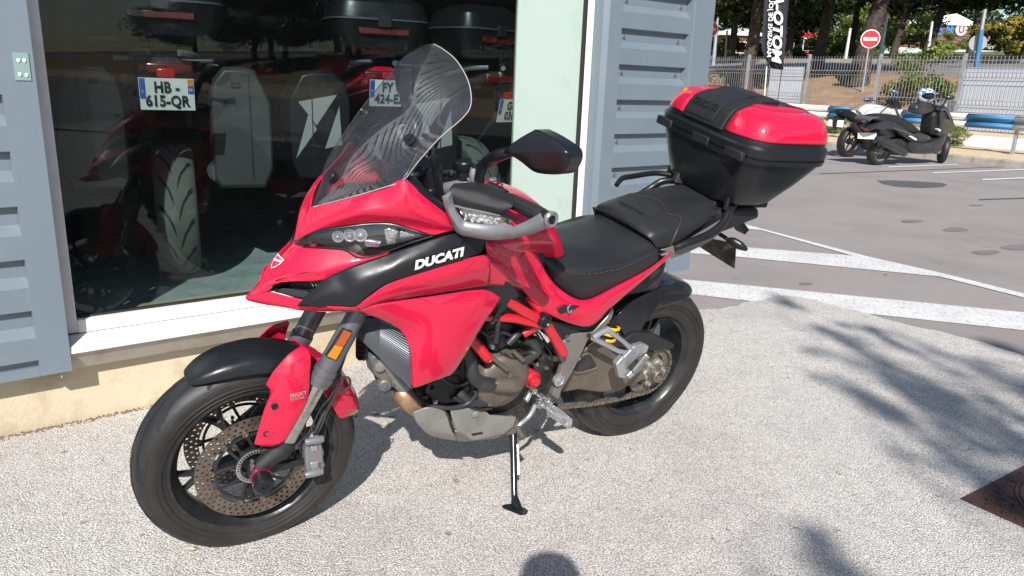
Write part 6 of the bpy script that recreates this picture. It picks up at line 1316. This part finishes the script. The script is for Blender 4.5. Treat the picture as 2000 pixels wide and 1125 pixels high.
    # mirror
    m0 = [(990, 287, .315), (1018, 268, .35), (1040, 256, .375), (1050, 253, .385), (1078, 267, .43), (1104, 284, .468), (1113, 292, .48), (1116, 300, .486)]
    m1 = [(985, 294, .31), (1018, 287, .36), (1038, 284, .39), (1050, 284, .405), (1078, 290, .445), (1100, 296, .478), (1110, 299, .486), (1116, 304, .489)]
    m2 = [(986, 300, .31), (1018, 300, .362), (1038, 301, .39), (1050, 302, .404), (1078, 305, .443), (1100, 306, .474), (1110, 306, .484), (1116, 308, .488)]
    m3 = [(998, 303, .315), (1020, 318, .34), (1036, 331, .362), (1050, 338, .38), (1078, 341, .415), (1097, 339, .448), (1108, 329, .47), (1115, 314, .482)]
    mr = [SY(r, s) for r in (m0, m1, m2, m3)]; back = [[p + Vector((.045, -.005 * s, .0)) for p in r] for r in (mr[0], mr[3])]
    mi = BK('mirror', MB().grid(patch(mr, 2, 3)), 'black_satin', None, True, solid=.003, angle=50)
    gg = patch(mr, 2, 3); rim_ = gg[0] + [r[-1] for r in gg[1:]] + list(reversed(gg[-1]))[1:] + [r[0] for r in reversed(gg[1:-1])]
    BK('mirror_shell', MB().grid([rim_, [p + Vector((.035, -.004 * s, 0)) for p in rim_]], True), 'black_satin', mi, True); cen = sum(rim_, Vector()) / len(rim_)
    BK('mirror_glass', MB().prism([p + (cen - p) * .06 + Vector((.032, -.004 * s, 0)) for p in rim_], (.002, 0, 0)), 'mirrorglass', mi, True)
    BK('mirror_stem', MB().tube(SY([(938, 340, .19), (944, 325, .2), (958, 312, .225), (980, 301, .28), (1005, 296, .32)], s), [.015, .018, .021, .021, .015], 12, sm=5, flat=.7), 'black_satin', mi, True)
    BK('stem_foot', MB().tube(SY([(936, 352, .185), (938, 336, .19)], s), [.014, .013], 12), 'black_satin', mi, True)
    # reservoir, clamp, switches
    rv = SY([(907, 350, .13), (907, 330, .13), (906, 322, .13), (906, 313, .13)], s)
    r_ = BK('fluid_reservoir', MB().tube([rv[0], rv[1]], [.018, .019], 22), 'black_gloss', bar, True); BK('reservoir_cap', MB().tube([rv[1], rv[1] + (rv[3] - rv[1]) * .2, rv[3] - (rv[3] - rv[1]) * .15, rv[3]], [.0225, .0245, .024, .021], 26), 'black_satin', bar, True, angle=30)
    BK('lever_clamp', MB().tube(SY([(926, 352, .165), (925, 338, .165), (926, 328, .165)], s), [.012, .0125, .0095], 12), 'alu', bar, True); BK('clamp_bolt', MB().tube(SY([(927, 328, .165), (928, 320, .165)], s), [.008, .006], 10), 'black_satin', bar, True)
    BK('lever_bracket', MB().prism(SY([(915, 352, .16), (935, 346, .175), (950, 350, .185), (948, 362, .19), (925, 366, .17)], s), (.0, -.02 * s, 0)), 'alu', bar, True, bevel=.003)
    sw_ = BK('switch_block', MB().tube(SY([(950, 368, .185), (968, 376, .205), (985, 386, .23)], s), [.02, .0235, .021], 14), 'black_rough', bar, True)
    BK('switch_button', MB().sphere(SY([(963, 350, .2)], s)[0], .0085, 6, (1.2, 1.3, .6)), 'sign_white', sw_, True); BK('switch_button', MB().box(SY([(976, 360, .215)], s)[0], .012, .02, .008), 'redanod' if s < 0 else mat('pink_red_switch', (.5, .06, .09), .5), sw_, True, bevel=.003)
    BK('lever', MB().tube([SY([(940, 362, .175)], s)[0] + Vector((-.03, 0, -.01)), SY([(985, 395, .25)], s)[0] + Vector((-.05, 0, -.01)), SY([(1040, 420, .36)], s)[0] + Vector((-.045, 0, -.01))], [.007, .0065, .0055], 8, sm=4), 'black_satin', bar, True)
BK('clutch_hose', MB().tube(SY([(902, 345, .12), (888, 336, .1), (862, 337, .07), (842, 343, .05), (832, 352, .03)], 1), .0055, 8, sm=5), 'hose', bar, True); BK('cable', MB().tube(SY([(896, 340, .11), (870, 348, .07), (845, 350, .04), (822, 342, .02)], 1), .004, 8, sm=5), 'hose', bar, True)
for x, y in ((845, 341), (882, 337)): BK('hose_tie', MB().sphere(S(x, y, .07 if x < 860 else .1), .009, 5), 'hose', bar, True)

# ------------------------------------------------------------------ machines in the showroom, seen from behind
def frame_of(o_, fwd_, side_):
    return o_, fwd_.normalized(), side_.normalized(), Vector((0, 0, 1))
def french_plate(par, put, l1, l2, w=.21, h=.13, dep='', col=(0, .12, .5)):
    """put(x, y, z): x to the right, y up, z towards the viewer"""
    def q(name, x0, x1, y0, y1, z, m, p): return OB(name, MB().prism([put(x0, y0, z), put(x1, y0, z), put(x1, y1, z), put(x0, y1, z)], put(0, 0, .0015) - put(0, 0, 0)), m, p)
    pl = q('number_plate', -w / 2, w / 2, -h / 2, h / 2, 0, M['sign_white'], par)
    q('country_strip', -w / 2 + .002, -w / 2 + .024, -h / 2 + .045, h / 2 - .003, .0016, M['plate_blue'], pl); q('department_strip', w / 2 - .024, w / 2 - .002, h / 2 - .062, h / 2 - .003, .0016, M['plate_blue'], pl)
    q('region_badge', w / 2 - .023, w / 2 - .003, h / 2 - .03, h / 2 - .004, .0033, M['orange'], pl)
    def tx(t, size, x, y, m='black_print', b=.0, sx=.8, sp_=1.05):
        me = textmesh(t, size, .0004, b, 0, sx, 'CENTER', sp_)
        for v_ in me.vertices: v_.co = put(x + v_.co.x, y + v_.co.y, .0048 + v_.co.z)
        me.materials.clear(); me.materials.append(M[m]); o = bpy.data.objects.new('plate_lettering', me); COL.objects.link(o); o.parent = pl
    tx(l1, .062, .0, .026, b=.0022); tx(l2, .062, .0, -.03, b=.0022); tx('F', .02, -w / 2 + .013, .008, 'white_print'); tx(dep, .019, w / 2 - .013, .02, 'white_print')
    return pl
M['plate_blue'] = mat('plate_blue', (.02, .09, .4), .4)
M['tyre_sunlit'] = mat('sunlit_showroom_tyre', (.1, .105, .095), .75, var=.15, vscale=10); M['tail_dimmed'] = mat('dimmed_red_lens', (.12, .006, .008), .2, coat=.6); M['scooter'] = mat('scooter_dark_grey', (.022, .0235, .027), .3, coat=.25, rvar=.08, dirt=(.06, .058, .055), dscale=8, dlo=.5, dhi=.8); M['dark_paint'] = mat('dark_grey_paint', (.03, .032, .036), .3, coat=.6); M['pannier_grey'] = mat('scuffed_grey_pannier', (.042, .045, .046), .5, dirt=(.075, .075, .07), dscale=9, dlo=.5, dhi=.75, bump=.1)  # sunlight paled into the tyre rubber, showroom dimness darkened into the red lens
def OB(name, mb, m, par, **k): return obj(name, mb, M[m] if isinstance(m, str) else m, par, **k)
def show_bike(label, s, off, yaw, zpl, plate_txt, colour, pann=(), topcase=True, lamp_w=.11, lean=0., tyre='rubber', tz_=0., dark='dark_paint'):
    base = wp(s, off, .36); t = empty('showroom_motorcycle', label, 'motorcycle', 'motorcycles standing in the showroom', tuple(base))
    f = rodr(Vector((0, 0, 1)), yaw, -WN); r = f.cross(Vector((0, 0, 1))).normalized()
    Zl = (Vector((0, 0, 1)) + r * lean).normalized()
    def L(b, x, z): return f * -b + r * x + Zl * z       # b: towards the window, x: right, z: up
    def FN(name, mb, m, p, st=False, **k):
        q = MB(); q.f = mb.f; q.v = [L(v.x, v.y, v.z) for v in mb.v]; return obj(name, q, M[m] if isinstance(m, str) else m, p, **k)
    wh = FN('rear_wheel', MB().lathe((0, 0, .32), (0, 1, 0), [(-.06, .04), (.06, .04), (.06, .01)], 20), 'rim', t)
    tyre_obj(wh, (0, 0, .32), .32, .09, .07, n=64, m=(tyre, tyre), fn=FN); grooves(wh, (0, 0, .32), .32, .09, [([(0, .08), (.5, .3), (.85, .62), (.95, .88)], 0), ([(.1, .45), (.45, .66), (.55, .84)], .5)], 14, .0055, fn=FN)
    FN('rim', MB().lathe((0, 0, .32), (0, 1, 0), rim_prof(.07), 48, True), 'rim', wh)
    for k in range(5): FN('spoke', spoke_mb((0, 0, .32), k * 2 * pi / 5, .04, .2, .03, .018, .02), 'rim', wh)
    FN('swingarm', MB().tube([(0, -.11, .32), (-.25, -.1, .38), (-.5, -.06, .42)], [.03, .04, .05], 10), 'engine_dark', t); FN('swingarm', MB().tube([(0, .11, .32), (-.25, .1, .38), (-.5, .06, .42)], [.03, .04, .05], 10), 'engine_dark', t)
    FN('engine', MB().box((-.65, 0, .45), .45, .34, .4), 'engine_dark', t, bevel=.06)
    FN('silencer', MB().tube([(.12, .2, .52), (-.1, .19, .46), (-.45, .15, .36)], [.055, .06, .04], 16), 'chrome', t)
    tl_ = FN('tail_unit', MB().grid([[Vector((b, x * w, z0 + zz * h)) for x, zz in ((-1, 0), (-.9, .7), (-.5, 1), (.5, 1), (.9, .7), (1, 0), (.6, -.6), (-.6, -.6))] for b, w, z0, h in ((.33, .05, .98, .03), (.3, .08, .98, .05), (.15, .11, .95, .07), (-.2, .14, .88, .08), (-.5, .13, .84, .08))], True, True), colour, t, bevel=.004)
    FN('seat', MB().grid([[Vector((b, x * w, z0 + zz * .04)) for x, zz in ((-1, -1), (-.9, .5), (0, 1), (.9, .5), (1, -1))] for b, w, z0 in ((.1, .08, 1.0), (-.1, .13, .98), (-.35, .15, .92), (-.6, .14, .88), (-.75, .1, .92))]), 'seat', t, solid=.02)
    FN('fuel_tank', MB().grid([[Vector((b, x * w, z0 + zz * h)) for x, zz in ((-1, -1), (-1, 0), (-.7, .8), (0, 1), (.7, .8), (1, 0), (1, -1))] for b, w, z0, h in ((-.7, .1, .9, .08), (-.8, .17, .95, .13), (-.95, .2, .98, .14), (-1.15, .17, .98, .1))], False, False), colour, t, solid=.01, sub=1)
    FN('tail_lamp', MB().box((.335, 0, .985), .03, lamp_w * 2, .045), 'tail_dimmed', t, bevel=.01)
    hg = FN('plate_hanger', MB().prism([(.3, -.02, .93), (.3, .02, .93), (.43, .025, zpl + .02), (.43, -.025, zpl + .02)], L(-.02, 0, -.02) * 0 + Vector((-.02, 0, -.03))), 'black_rough', t)
    FN('plate_lamp', MB().box((.42, 0, zpl + .085), .03, .07, .035), 'tail_red', hg, bevel=.004)
    put = lambda x, y, z: L(.445 + z + y * .25, x, zpl + y)
    french_plate(t, put, *plate_txt)
    for sx in (-1, 1):
        i_ = FN('indicator', MB().tube([(.36, .07 * sx, zpl + .14), (.38, .13 * sx, zpl + .14), (.38, .19 * sx, zpl + .14)], [.007, .008, .013], 10), 'black_satin', t); FN('indicator_lens', MB().box((.395, .165 * sx, zpl + .14), .015, .06, .022), 'lens', i_, bevel=.004)
        FN('handlebar', MB().tube([(-1.0, 0, 1.1), (-.98, .15 * sx, 1.13), (-.92, .38 * sx, 1.12)], .014, 8, sm=3), 'alu', t)
        m_ = FN('mirror', MB().sphere((-1.0, .42 * sx, 1.3), .075, 7, (.3, 1.3, .7)), 'black_satin', t); FN('mirror_stem', MB().tube([(-.97, .3 * sx, 1.12), (-.98, .4 * sx, 1.28)], .008, 6), 'black_satin', m_)
        FN('fork_leg', MB().tube([(-1.1, .1 * sx, 1.0), (-1.5, .1 * sx, .3)], .028, 10), 'fork_grey', t)
        FN('grab_rail', MB().tube([(.02, .14 * sx, 1.0), (.22, .13 * sx, 1.04), (.3, .06 * sx, 1.05)], .014, 8, sm=3), 'silver_plastic', t)
    fw_ = FN('front_wheel', MB().lathe((-1.48, 0, .3), (0, 1, 0), [(-.04, .03), (.04, .03), (.04, .01)], 16), 'rim', t); tyre_obj(fw_, (-1.48, 0, .3), .3, .06, .045, n=40, m=(tyre, tyre), fn=FN); FN('rim', MB().lathe((-1.48, 0, .3), (0, 1, 0), rim_prof(.046), 40, True), 'rim', fw_)
    FN('windscreen', MB().grid([[Vector((-1.2 + .12 * (1 - abs(x) ** 2) * -1 + z * .22, x * .17 * (1 - z * .3), 1.1 + z * .35)) for x in (-1, -.5, 0, .5, 1)] for z in (0, .5, 1)]), 'screen', t, solid=.004)
    for (sx, m, w, h, d) in pann:
        c = Vector((.0, .31 * sx, .72 + tz_)); P = lambda a, b_: [c + Vector((b_, x * w / 2, z * h / 2)) * a for x, z in ()]
        sec = [(-1, -.86), (-.8, -1), (.7, -1), (1, -.7), (1, .45), (.55, .95), (.2, 1), (-.5, 1), (-.85, .8), (-1, .45)]
        rows = [[c + Vector((b_, x * sx * w / 2 * k, z * h / 2 * k)) for x, z in sec] for b_, k in ((-d / 2, .92), (-d / 2 + .02, 1), (d / 2 - .03, 1), (d / 2, .94))]
        p_ = FN('pannier', MB().grid(rows, True, True), m, t, bevel=.006)
        FN('pannier_seam', MB().box(c + Vector((d / 2, .04 * sx, 0)), .006, .006, h * .86), 'black_print', p_); FN('pannier_latch', MB().box(c + Vector((d / 2 + .003, -.02 * sx, h * .36)), .012, .04, .025), 'black_rough', p_, bevel=.002)
        if m == 'black_satin':
            for tri in (((-.11, .12), (.09, .16), (-.02, .0)), ((-.13, -.17), (-.06, .06), (-.02, -.02)), ((.02, -.12), (.1, .1), (.11, -.1))): FN('pannier_sticker', MB().prism([c + Vector((d / 2 + .001, x, z)) for x, z in tri], (.0015, 0, 0)), 'grey_print', p_)
    if topcase:
        def lp(a, b, z, sh=0.): return [Vector((.13 + sh + b * math.copysign(abs(sin(q)) ** .5, sin(q)), a * math.copysign(abs(cos(q)) ** .5, cos(q)), z)) for q in [2 * pi * i / 40 for i in range(40)]]
        tc_ = FN('top_case', MB().grid([lp(.16, .12, 1.09), lp(.22, .17, 1.12), lp(.25, .2, 1.2), lp(.26, .21, 1.25), lp(.265, .215, 1.26), lp(.26, .21, 1.27), lp(.24, .19, 1.34), lp(.15, .12, 1.39)], True, True), 'black_satin', t, angle=30)
        FN('case_seam', MB().grid([lp(.267, .217, 1.255), lp(.267, .217, 1.263)], True), 'fork_grey', tc_); FN('case_lock', MB().box((.345, 0, 1.25), .02, .07, .06), 'black_rough', tc_, bevel=.004)
        FN('case_reflector', MB().box((.33, 0, 1.2), .02, .26, .03), 'tail_dimmed', tc_, bevel=.004)
    FN('stand', MB().tube([(-.45, .0, .3), (-.4, -.2, .02)], .015, 8), 'engine_dark', t)
    return t
def place_by_plate(px, py, off, back=.445):
    d = ray(px, py); k = (off * KW - (CAM - W0).dot(WN)) / d.dot(WN); p = CAM + d * k; return (p - W0).dot(WD) / KW, p.z - .36 * KW
s_, z_ = place_by_plate(328, 184, -.38); show_bike('dark touring motorcycle with grey panniers and plate HB-615-QR behind the left of the glass', s_ + .105, -.38 - .44, -.24, z_, ('HB -', '615-QR', .21, .13, '66'), 'dark_paint', ((1, 'pannier_grey', .27, .56, .36), (-1, 'dark_paint', .27, .56, .36)), tyre='tyre_sunlit')
s_, z_ = place_by_plate(757, 182, -.45); show_bike('red and black motorcycle with plate FY-424-EX seen through the windscreen', s_ + .12, -.45 - .43, -.25, z_, ('FY -', '424-EX', .21, .13, '34'), 'red', ((-1, 'black_satin', .33, .56, .38), (1, 'black_satin', .3, .54, .38)))
s_, z_ = place_by_plate(1012, 216, -.5); show_bike('black motorcycle with plate beginning GF 036 next to the mint panel', s_ - .12, -.5 - .44, .12, z_, ('GF -', '036 -', .21, .13, '66'), 'dark_paint', (), tyre='tyre_sunlit')
show_bike('red motorcycle deeper in the showroom behind the grey panniers', 1.95, -3.0, .9, .8, ('AB -', '123-CD', .21, .13, '34') if False else ('', '', .21, .13, ''), 'red', (), topcase=False)
show_bike('dark motorcycle deeper in the showroom at the far right', 3.0, -3.2, .2, .8, ('', '', .21, .13, ''), 'dark_paint', (), topcase=True)

# ------------------------------------------------------------------ the two machines in the car park
class Fr:
    def __init__(s, a, b, lean=0.):
        s.o = a; s.u = (b - a).normalized(); z = Vector((0, 0, 1)); v = Vector((s.u.y, -s.u.x, 0)); v = v if v.dot(CAM - a) > 0 else -v
        s.v = v * cos(lean) - z * sin(lean); s.w = z * cos(lean) + v * sin(lean)
    def p(s, px, py, v=0.):
        d = ray(px, py); o = CAM - s.o; k = (v - o.dot(s.v)) / d.dot(s.v); q = o + d * k; return s.u * q.dot(s.u) + s.v * v + s.w * q.dot(s.w)
    def L(s, x, y, z): return s.u * x + s.v * y + s.w * z
def zz(L, x0=1600, y0=160, k=6.25): return [(x0 + a / k, y0 + b / k) for a, b in L]
def machine(fr, label, name, group): return empty(name, label, name.replace('_', ' ').replace('parked ', ''), group, tuple(fr.o))
def slab(fr, name, pts, hw, m, par, cv=0., bevel=.03):
    P = [fr.p(x, y, cv + hw * .6) for x, y in zz(pts)]; P = cr(P + [P[0]], 3)[:-1]; c = sum(P, Vector()) / len(P); rows = []
    for f, k in ((1, .7), (.96, .86), (.8, .96), (.3, 1.), (-.3, 1.), (-.8, .96), (-.96, .86), (-1, .7)):
        kk = k if bevel > .012 else 1 - (1 - k) * .25; rows.append([c + (p - c) * kk + fr.v * (hw * f - hw * .6 + 0) for p in P])
    return OB(name, MB().grid(rows, True, True), m, par, angle=50)
def wheel2(fr, par, px, py, R, hw, name, yaw=0., m='rubber', hub='rim'):
    c = fr.p(px, py, 0); c = c - fr.w * (c.dot(fr.w) - R) if True else c
    a_ = rodr(fr.w, yaw, fr.v); mb = MB().lathe(c, a_, tyre_profile(R, hw, hw * .75), 48); mb.f = [f for f in mb.f if len(f) < 20]
    w = OB(name, MB().lathe(c, a_, [(-hw * .6, .03), (-hw * .6, .06), (hw * .6, .06), (hw * .6, .02)], 16), hub, par); OB('tyre', mb, m, w, angle=70)
    OB('rim', MB().lathe(c, a_, [(x * .8 * hw / .046, r * (R - .085) / .22) for x, r in rim_prof(.046)], 40, True), hub, w)
    e = a_.cross(fr.w).normalized()
    for k in range(5):
        q = k * 2 * pi / 5; d = e * cos(q) + fr.w * sin(q); OB('spoke', MB().tube([c + d * .04, c + d * (R - .1)], [.018, .012], 6), hub, w)
    return w, c, a_
fs = Fr(gp(1716, 322), gp(1842, 318), .08); sc = machine(fs, 'black maxi scooter with brown rear tyre parked in front of the blue and white rail', 'parked_scooter', None)
wheel2(fs, sc, 1716, 296, .29, .075, 'rear_wheel', m='rubber_brown', hub='silver_plastic'); wheel2(fs, sc, 1842, 296, .27, .06, 'front_wheel', yaw=.75)
slab(fs, 'seat', [(560, 450), (700, 400), (900, 400), (1010, 440), (1110, 500), (1240, 620), (1130, 640), (980, 560), (800, 470)], .13, 'seat', sc)
slab(fs, 'rear_body', [(580, 560), (680, 515), (800, 460), (960, 520), (1130, 640), (1240, 620), (1380, 690), (1250, 760), (1090, 720), (960, 640), (860, 570), (700, 540)], .18, 'scooter', sc)
slab(fs, 'footboard', [(1090, 720), (1250, 740), (1400, 700), (1540, 610), (1500, 760), (1420, 860), (1200, 880), (1090, 850)], .2, 'scooter', sc)
slab(fs, 'leg_shield', [(1440, 320), (1510, 290), (1585, 430), (1622, 560), (1550, 615), (1470, 680), (1400, 640), (1440, 560), (1430, 440)], .19, 'scooter', sc, bevel=.01)
slab(fs, 'inner_shield', [(1370, 400), (1440, 340), (1440, 560), (1400, 640), (1340, 640), (1350, 520)], .13, 'black_rough', sc)
slab(fs, 'front_mudguard', [(1440, 740), (1520, 700), (1560, 800), (1500, 880), (1420, 870)], .07, 'silver_plastic', sc)
slab(fs, 'side_mark', [(1060, 660), (1080, 650), (1150, 690), (1130, 705)], .2, 'sign_white', sc, bevel=.005)
slab(fs, 'engine', [(860, 720), (1000, 680), (1080, 760), (1060, 860), (960, 900), (840, 860)], .11, 'engine_dark', sc)
OB('silencer', MB().tube([fs.p(*zz([(700, 690)])[0], .2), fs.p(*zz([(800, 740)])[0], .22), fs.p(*zz([(1040, 870)])[0], .2)], [.05, .085, .07], 14, sm=3), 'scooter', sc)
slab(fs, 'plate_carrier', [(640, 600), (720, 560), (740, 640), (660, 680)], .04, 'black_rough', sc, bevel=.01)
pc_ = [fs.p(*q, .0) for q in zz([(530, 630), (640, 612), (632, 690), (524, 702)])]; OB('number_plate', MB().prism([p + fs.v * d for p, d in zip(pc_, (-.1, .1, .1, -.1))], fs.u * .01), 'sign_white', sc)
slab(fs, 'handlebar_cowl', [(1170, 300), (1280, 250), (1400, 270), (1430, 330), (1330, 380), (1230, 400), (1160, 370)], .1, 'scooter', sc)
g_ = [[fs.p(*zz([q])[0], v) for v in (-.16, 0, .16)] for q in ((1440, 310), (1400, 200), (1330, 130))]; OB('windscreen', MB().grid([[r[0], r[1] + fs.u * .05, r[2]] for r in g_]), 'screen', sc, solid=.005)
for s, pts in ((1, [(1480, 330), (1540, 240), (1580, 190)]), (-1, [(1400, 280), (1420, 200), (1440, 150)])):
    P = [fs.p(*q, .2 * s) for q in zz(pts)]; m_ = OB('mirror', MB().sphere(P[-1] + fs.u * .03, .1, 7, (1.0, .5, .5)), 'scooter', sc); OB('mirror_stem', MB().tube(P, .015, 6), 'black_satin', m_)
OB('grip', MB().tube([fs.p(*zz([(1110, 350)])[0], .3), fs.p(*zz([(1180, 370)])[0], .18)], .018, 8), 'grip', sc)
q = fs.o + fs.p(*zz([(1300, 170)])[0], 0); hm = empty('helmet', 'white and blue patterned helmet resting on the handlebar of the black scooter', 'helmet', None, tuple(q)); OB('shell', MB().sphere((0, 0, 0), .16, 10, (1.1, .95, .95)), mat('speckled_helmet', (.55, .6, .64), .35, dirt=(.05, .12, .2), dscale=14, dlo=.47, dhi=.56, coat=.5), hm); OB('visor', MB().sphere((.0, -.05, .0), .135, 8, (1.05, 1.05, .6)), 'black_gloss', hm)
for px in ([(880, 555), (1000, 590), (1130, 640), (1120, 650), (990, 605), (880, 570)], [(1430, 330), (1500, 320), (1560, 440), (1550, 450), (1490, 340), (1440, 345)], [(1160, 745), (1300, 770), (1440, 730), (1440, 745), (1300, 785), (1160, 760)]):
    slab(fs, 'trim_strip', px, .215 if px[0][0] > 1200 else .19, 'fork_grey', sc, bevel=.005)
slab(fs, 'tail_lamp', [(590, 565), (640, 550), (650, 575), (600, 590)], .1, 'tail_red', sc, bevel=.02); slab(fs, 'grab_rail', [(560, 455), (620, 425), (700, 420), (700, 435), (620, 445), (575, 480)], .15, 'fork_grey', sc, bevel=.005)
slab(fs, 'heat_shield', [(760, 700), (860, 740), (1000, 830), (980, 850), (840, 770), (750, 720)], .23, 'fork_grey', sc, bevel=.01)
slab(fs, 'reflective_patch', [(1405, 570), (1425, 565), (1440, 590), (1415, 595)], .2, 'sign_white', sc, bevel=.005)
fm = Fr(gp(1663, 306), gp(1663, 306) + (fs.u * 1.4), .1); wb_ = machine(fm, 'white naked motorcycle with red frame parked behind the black scooter', 'parked_motorcycle', None)
wheel2(fm, wb_, 1659, 278, .32, .085, 'rear_wheel'); wheel2(fm, wb_, 1780, 278, .3, .06, 'front_wheel')
slab(fm, 'fuel_tank', [(570, 425), (615, 335), (720, 285), (830, 310), (940, 400), (760, 405), (600, 432)], .18, 'white_metal', wb_, bevel=.03)
slab(fm, 'tail_unit', [(300, 335), (470, 350), (560, 430), (575, 500), (440, 505), (330, 440), (245, 400), (250, 350)], .09, 'black_satin', wb_)
slab(fm, 'side_panel', [(365, 345), (450, 350), (545, 400), (585, 470), (545, 480), (430, 385)], .1, 'white_metal', wb_, bevel=.01)
slab(fm, 'frame_tube', [(450, 430), (470, 425), (600, 515), (640, 540), (600, 560), (560, 530)], .1, 'red_frame', wb_, bevel=.01); slab(fm, 'shroud', [(590, 435), (740, 415), (820, 440), (760, 505), (640, 490), (610, 540)], .17, 'red', wb_, bevel=.01)
slab(fm, 'engine', [(520, 540), (650, 500), (850, 520), (950, 620), (920, 800), (700, 860), (560, 780)], .15, 'engine_dark', wb_)
OB('silencer', MB().tube([fm.p(*zz([(400, 530)])[0], .14), fm.p(*zz([(440, 580)])[0], .15), fm.p(*zz([(540, 700)])[0], .13)], [.06, .075, .06], 14), 'engine_dark', wb_)
OB('tail_lamp', MB().sphere(fm.p(*zz([(262, 365)])[0], 0), .06, 7, (1, 1, .8)), 'tail_red', wb_); slab(fm, 'plate_carrier', [(190, 420), (260, 400), (330, 410), (220, 560), (180, 560)], .02, 'black_rough', wb_, bevel=.005)
pc_ = [fm.p(*q, 0) for q in zz([(165, 470), (250, 460), (235, 545), (150, 545)])]; OB('number_plate', MB().prism([p + fm.v * d for p, d in zip(pc_, (-.1, .1, .1, -.1))], fm.u * .01), 'sign_white', wb_)
OB('handlebar', MB().tube([fm.p(*zz([(820, 280)])[0], .35), fm.p(*zz([(880, 270)])[0], .1), fm.p(*zz([(900, 265)])[0], -.1), fm.p(*zz([(910, 235)])[0], -.35)], .014, 8, sm=3), 'black_satin', wb_)
slab(fm, 'headlamp', [(880, 230), (950, 220), (1000, 300), (960, 340), (900, 300)], .1, 'black_satin', wb_)
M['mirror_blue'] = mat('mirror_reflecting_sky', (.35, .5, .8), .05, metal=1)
for s, a, b in ((.36, (590, 215), (830, 280)), (-.3, (925, 120), (870, 250))):
    p0, p1 = fm.p(*zz([a])[0], s), fm.p(*zz([b])[0], s * .6); m_ = OB('mirror', MB().sphere(p0, .085, 7, (1.1, .4, .5)), 'mirror_blue', wb_); OB('mirror_stem', MB().tube([p0, (p0 + p1) / 2 + Vector((0, 0, .02)), p1], .008, 6), 'black_satin', m_)
OB('fork_leg', MB().tube([fm.p(*zz([(930, 320)])[0], .1), fm.p(*zz([(1100, 740)])[0], .1)], .028, 8), 'fork_grey', wb_)

# ------------------------------------------------------------------ the photographer, whose head shades the paving at the lower edge
pe = bpy.data.meshes.new('person'); V_ = [(0, 0, .95), (0, 0, 1.15), (0, .02, 1.38), (0, .03, 1.47), (0, .03, 1.56), (0, .05, 1.63), (0, .04, 1.72),
    (.18, 0, 1.40), (.27, .05, 1.15), (.16, .2, 1.2), (.05, .23, 1.27), (-.18, 0, 1.40), (-.27, .05, 1.15), (-.16, .2, 1.2), (-.05, .23, 1.27), (.1, 0, .9), (.12, .02, .5), (.13, -.02, .09), (.14, .12, .04), (-.1, 0, .9), (-.12, .02, .5), (-.13, -.02, .09), (-.14, .12, .04)]
Ed = [(0, 1), (1, 2), (2, 3), (3, 4), (4, 5), (5, 6), (2, 7), (7, 8), (8, 9), (9, 10), (2, 11), (11, 12), (12, 13), (13, 14), (0, 15), (15, 16), (16, 17), (17, 18), (0, 19), (19, 20), (20, 21), (21, 22)]
Rd = [.15, .15, .15, .07, .09, .1, .085, .07, .048, .038, .035, .07, .048, .038, .035, .1, .07, .05, .04, .1, .07, .05, .04]
pe.from_pydata(V_, Ed, []); po = bpy.data.objects.new('person', pe); COL.objects.link(po); po.location = (.095, -.33, .012)
po.modifiers.new('skin', 'SKIN'); sl = pe.skin_vertices[0].data
for i, r in enumerate(Rd): sl[i].radius = (r, r * (.75 if i in (0, 1, 2) else 1)); sl[i].use_root = i == 0
po.modifiers.new('sub', 'SUBSURF').render_levels = 2; pe.materials.append(mat('dark_clothes', (.04, .045, .06), .8)); tag(po, 'person in dark clothes holding up a phone, casting the head shadow at the bottom edge', 'person')
po['label'] = 'photographer in dark clothes whose head shadow falls at the bottom edge'
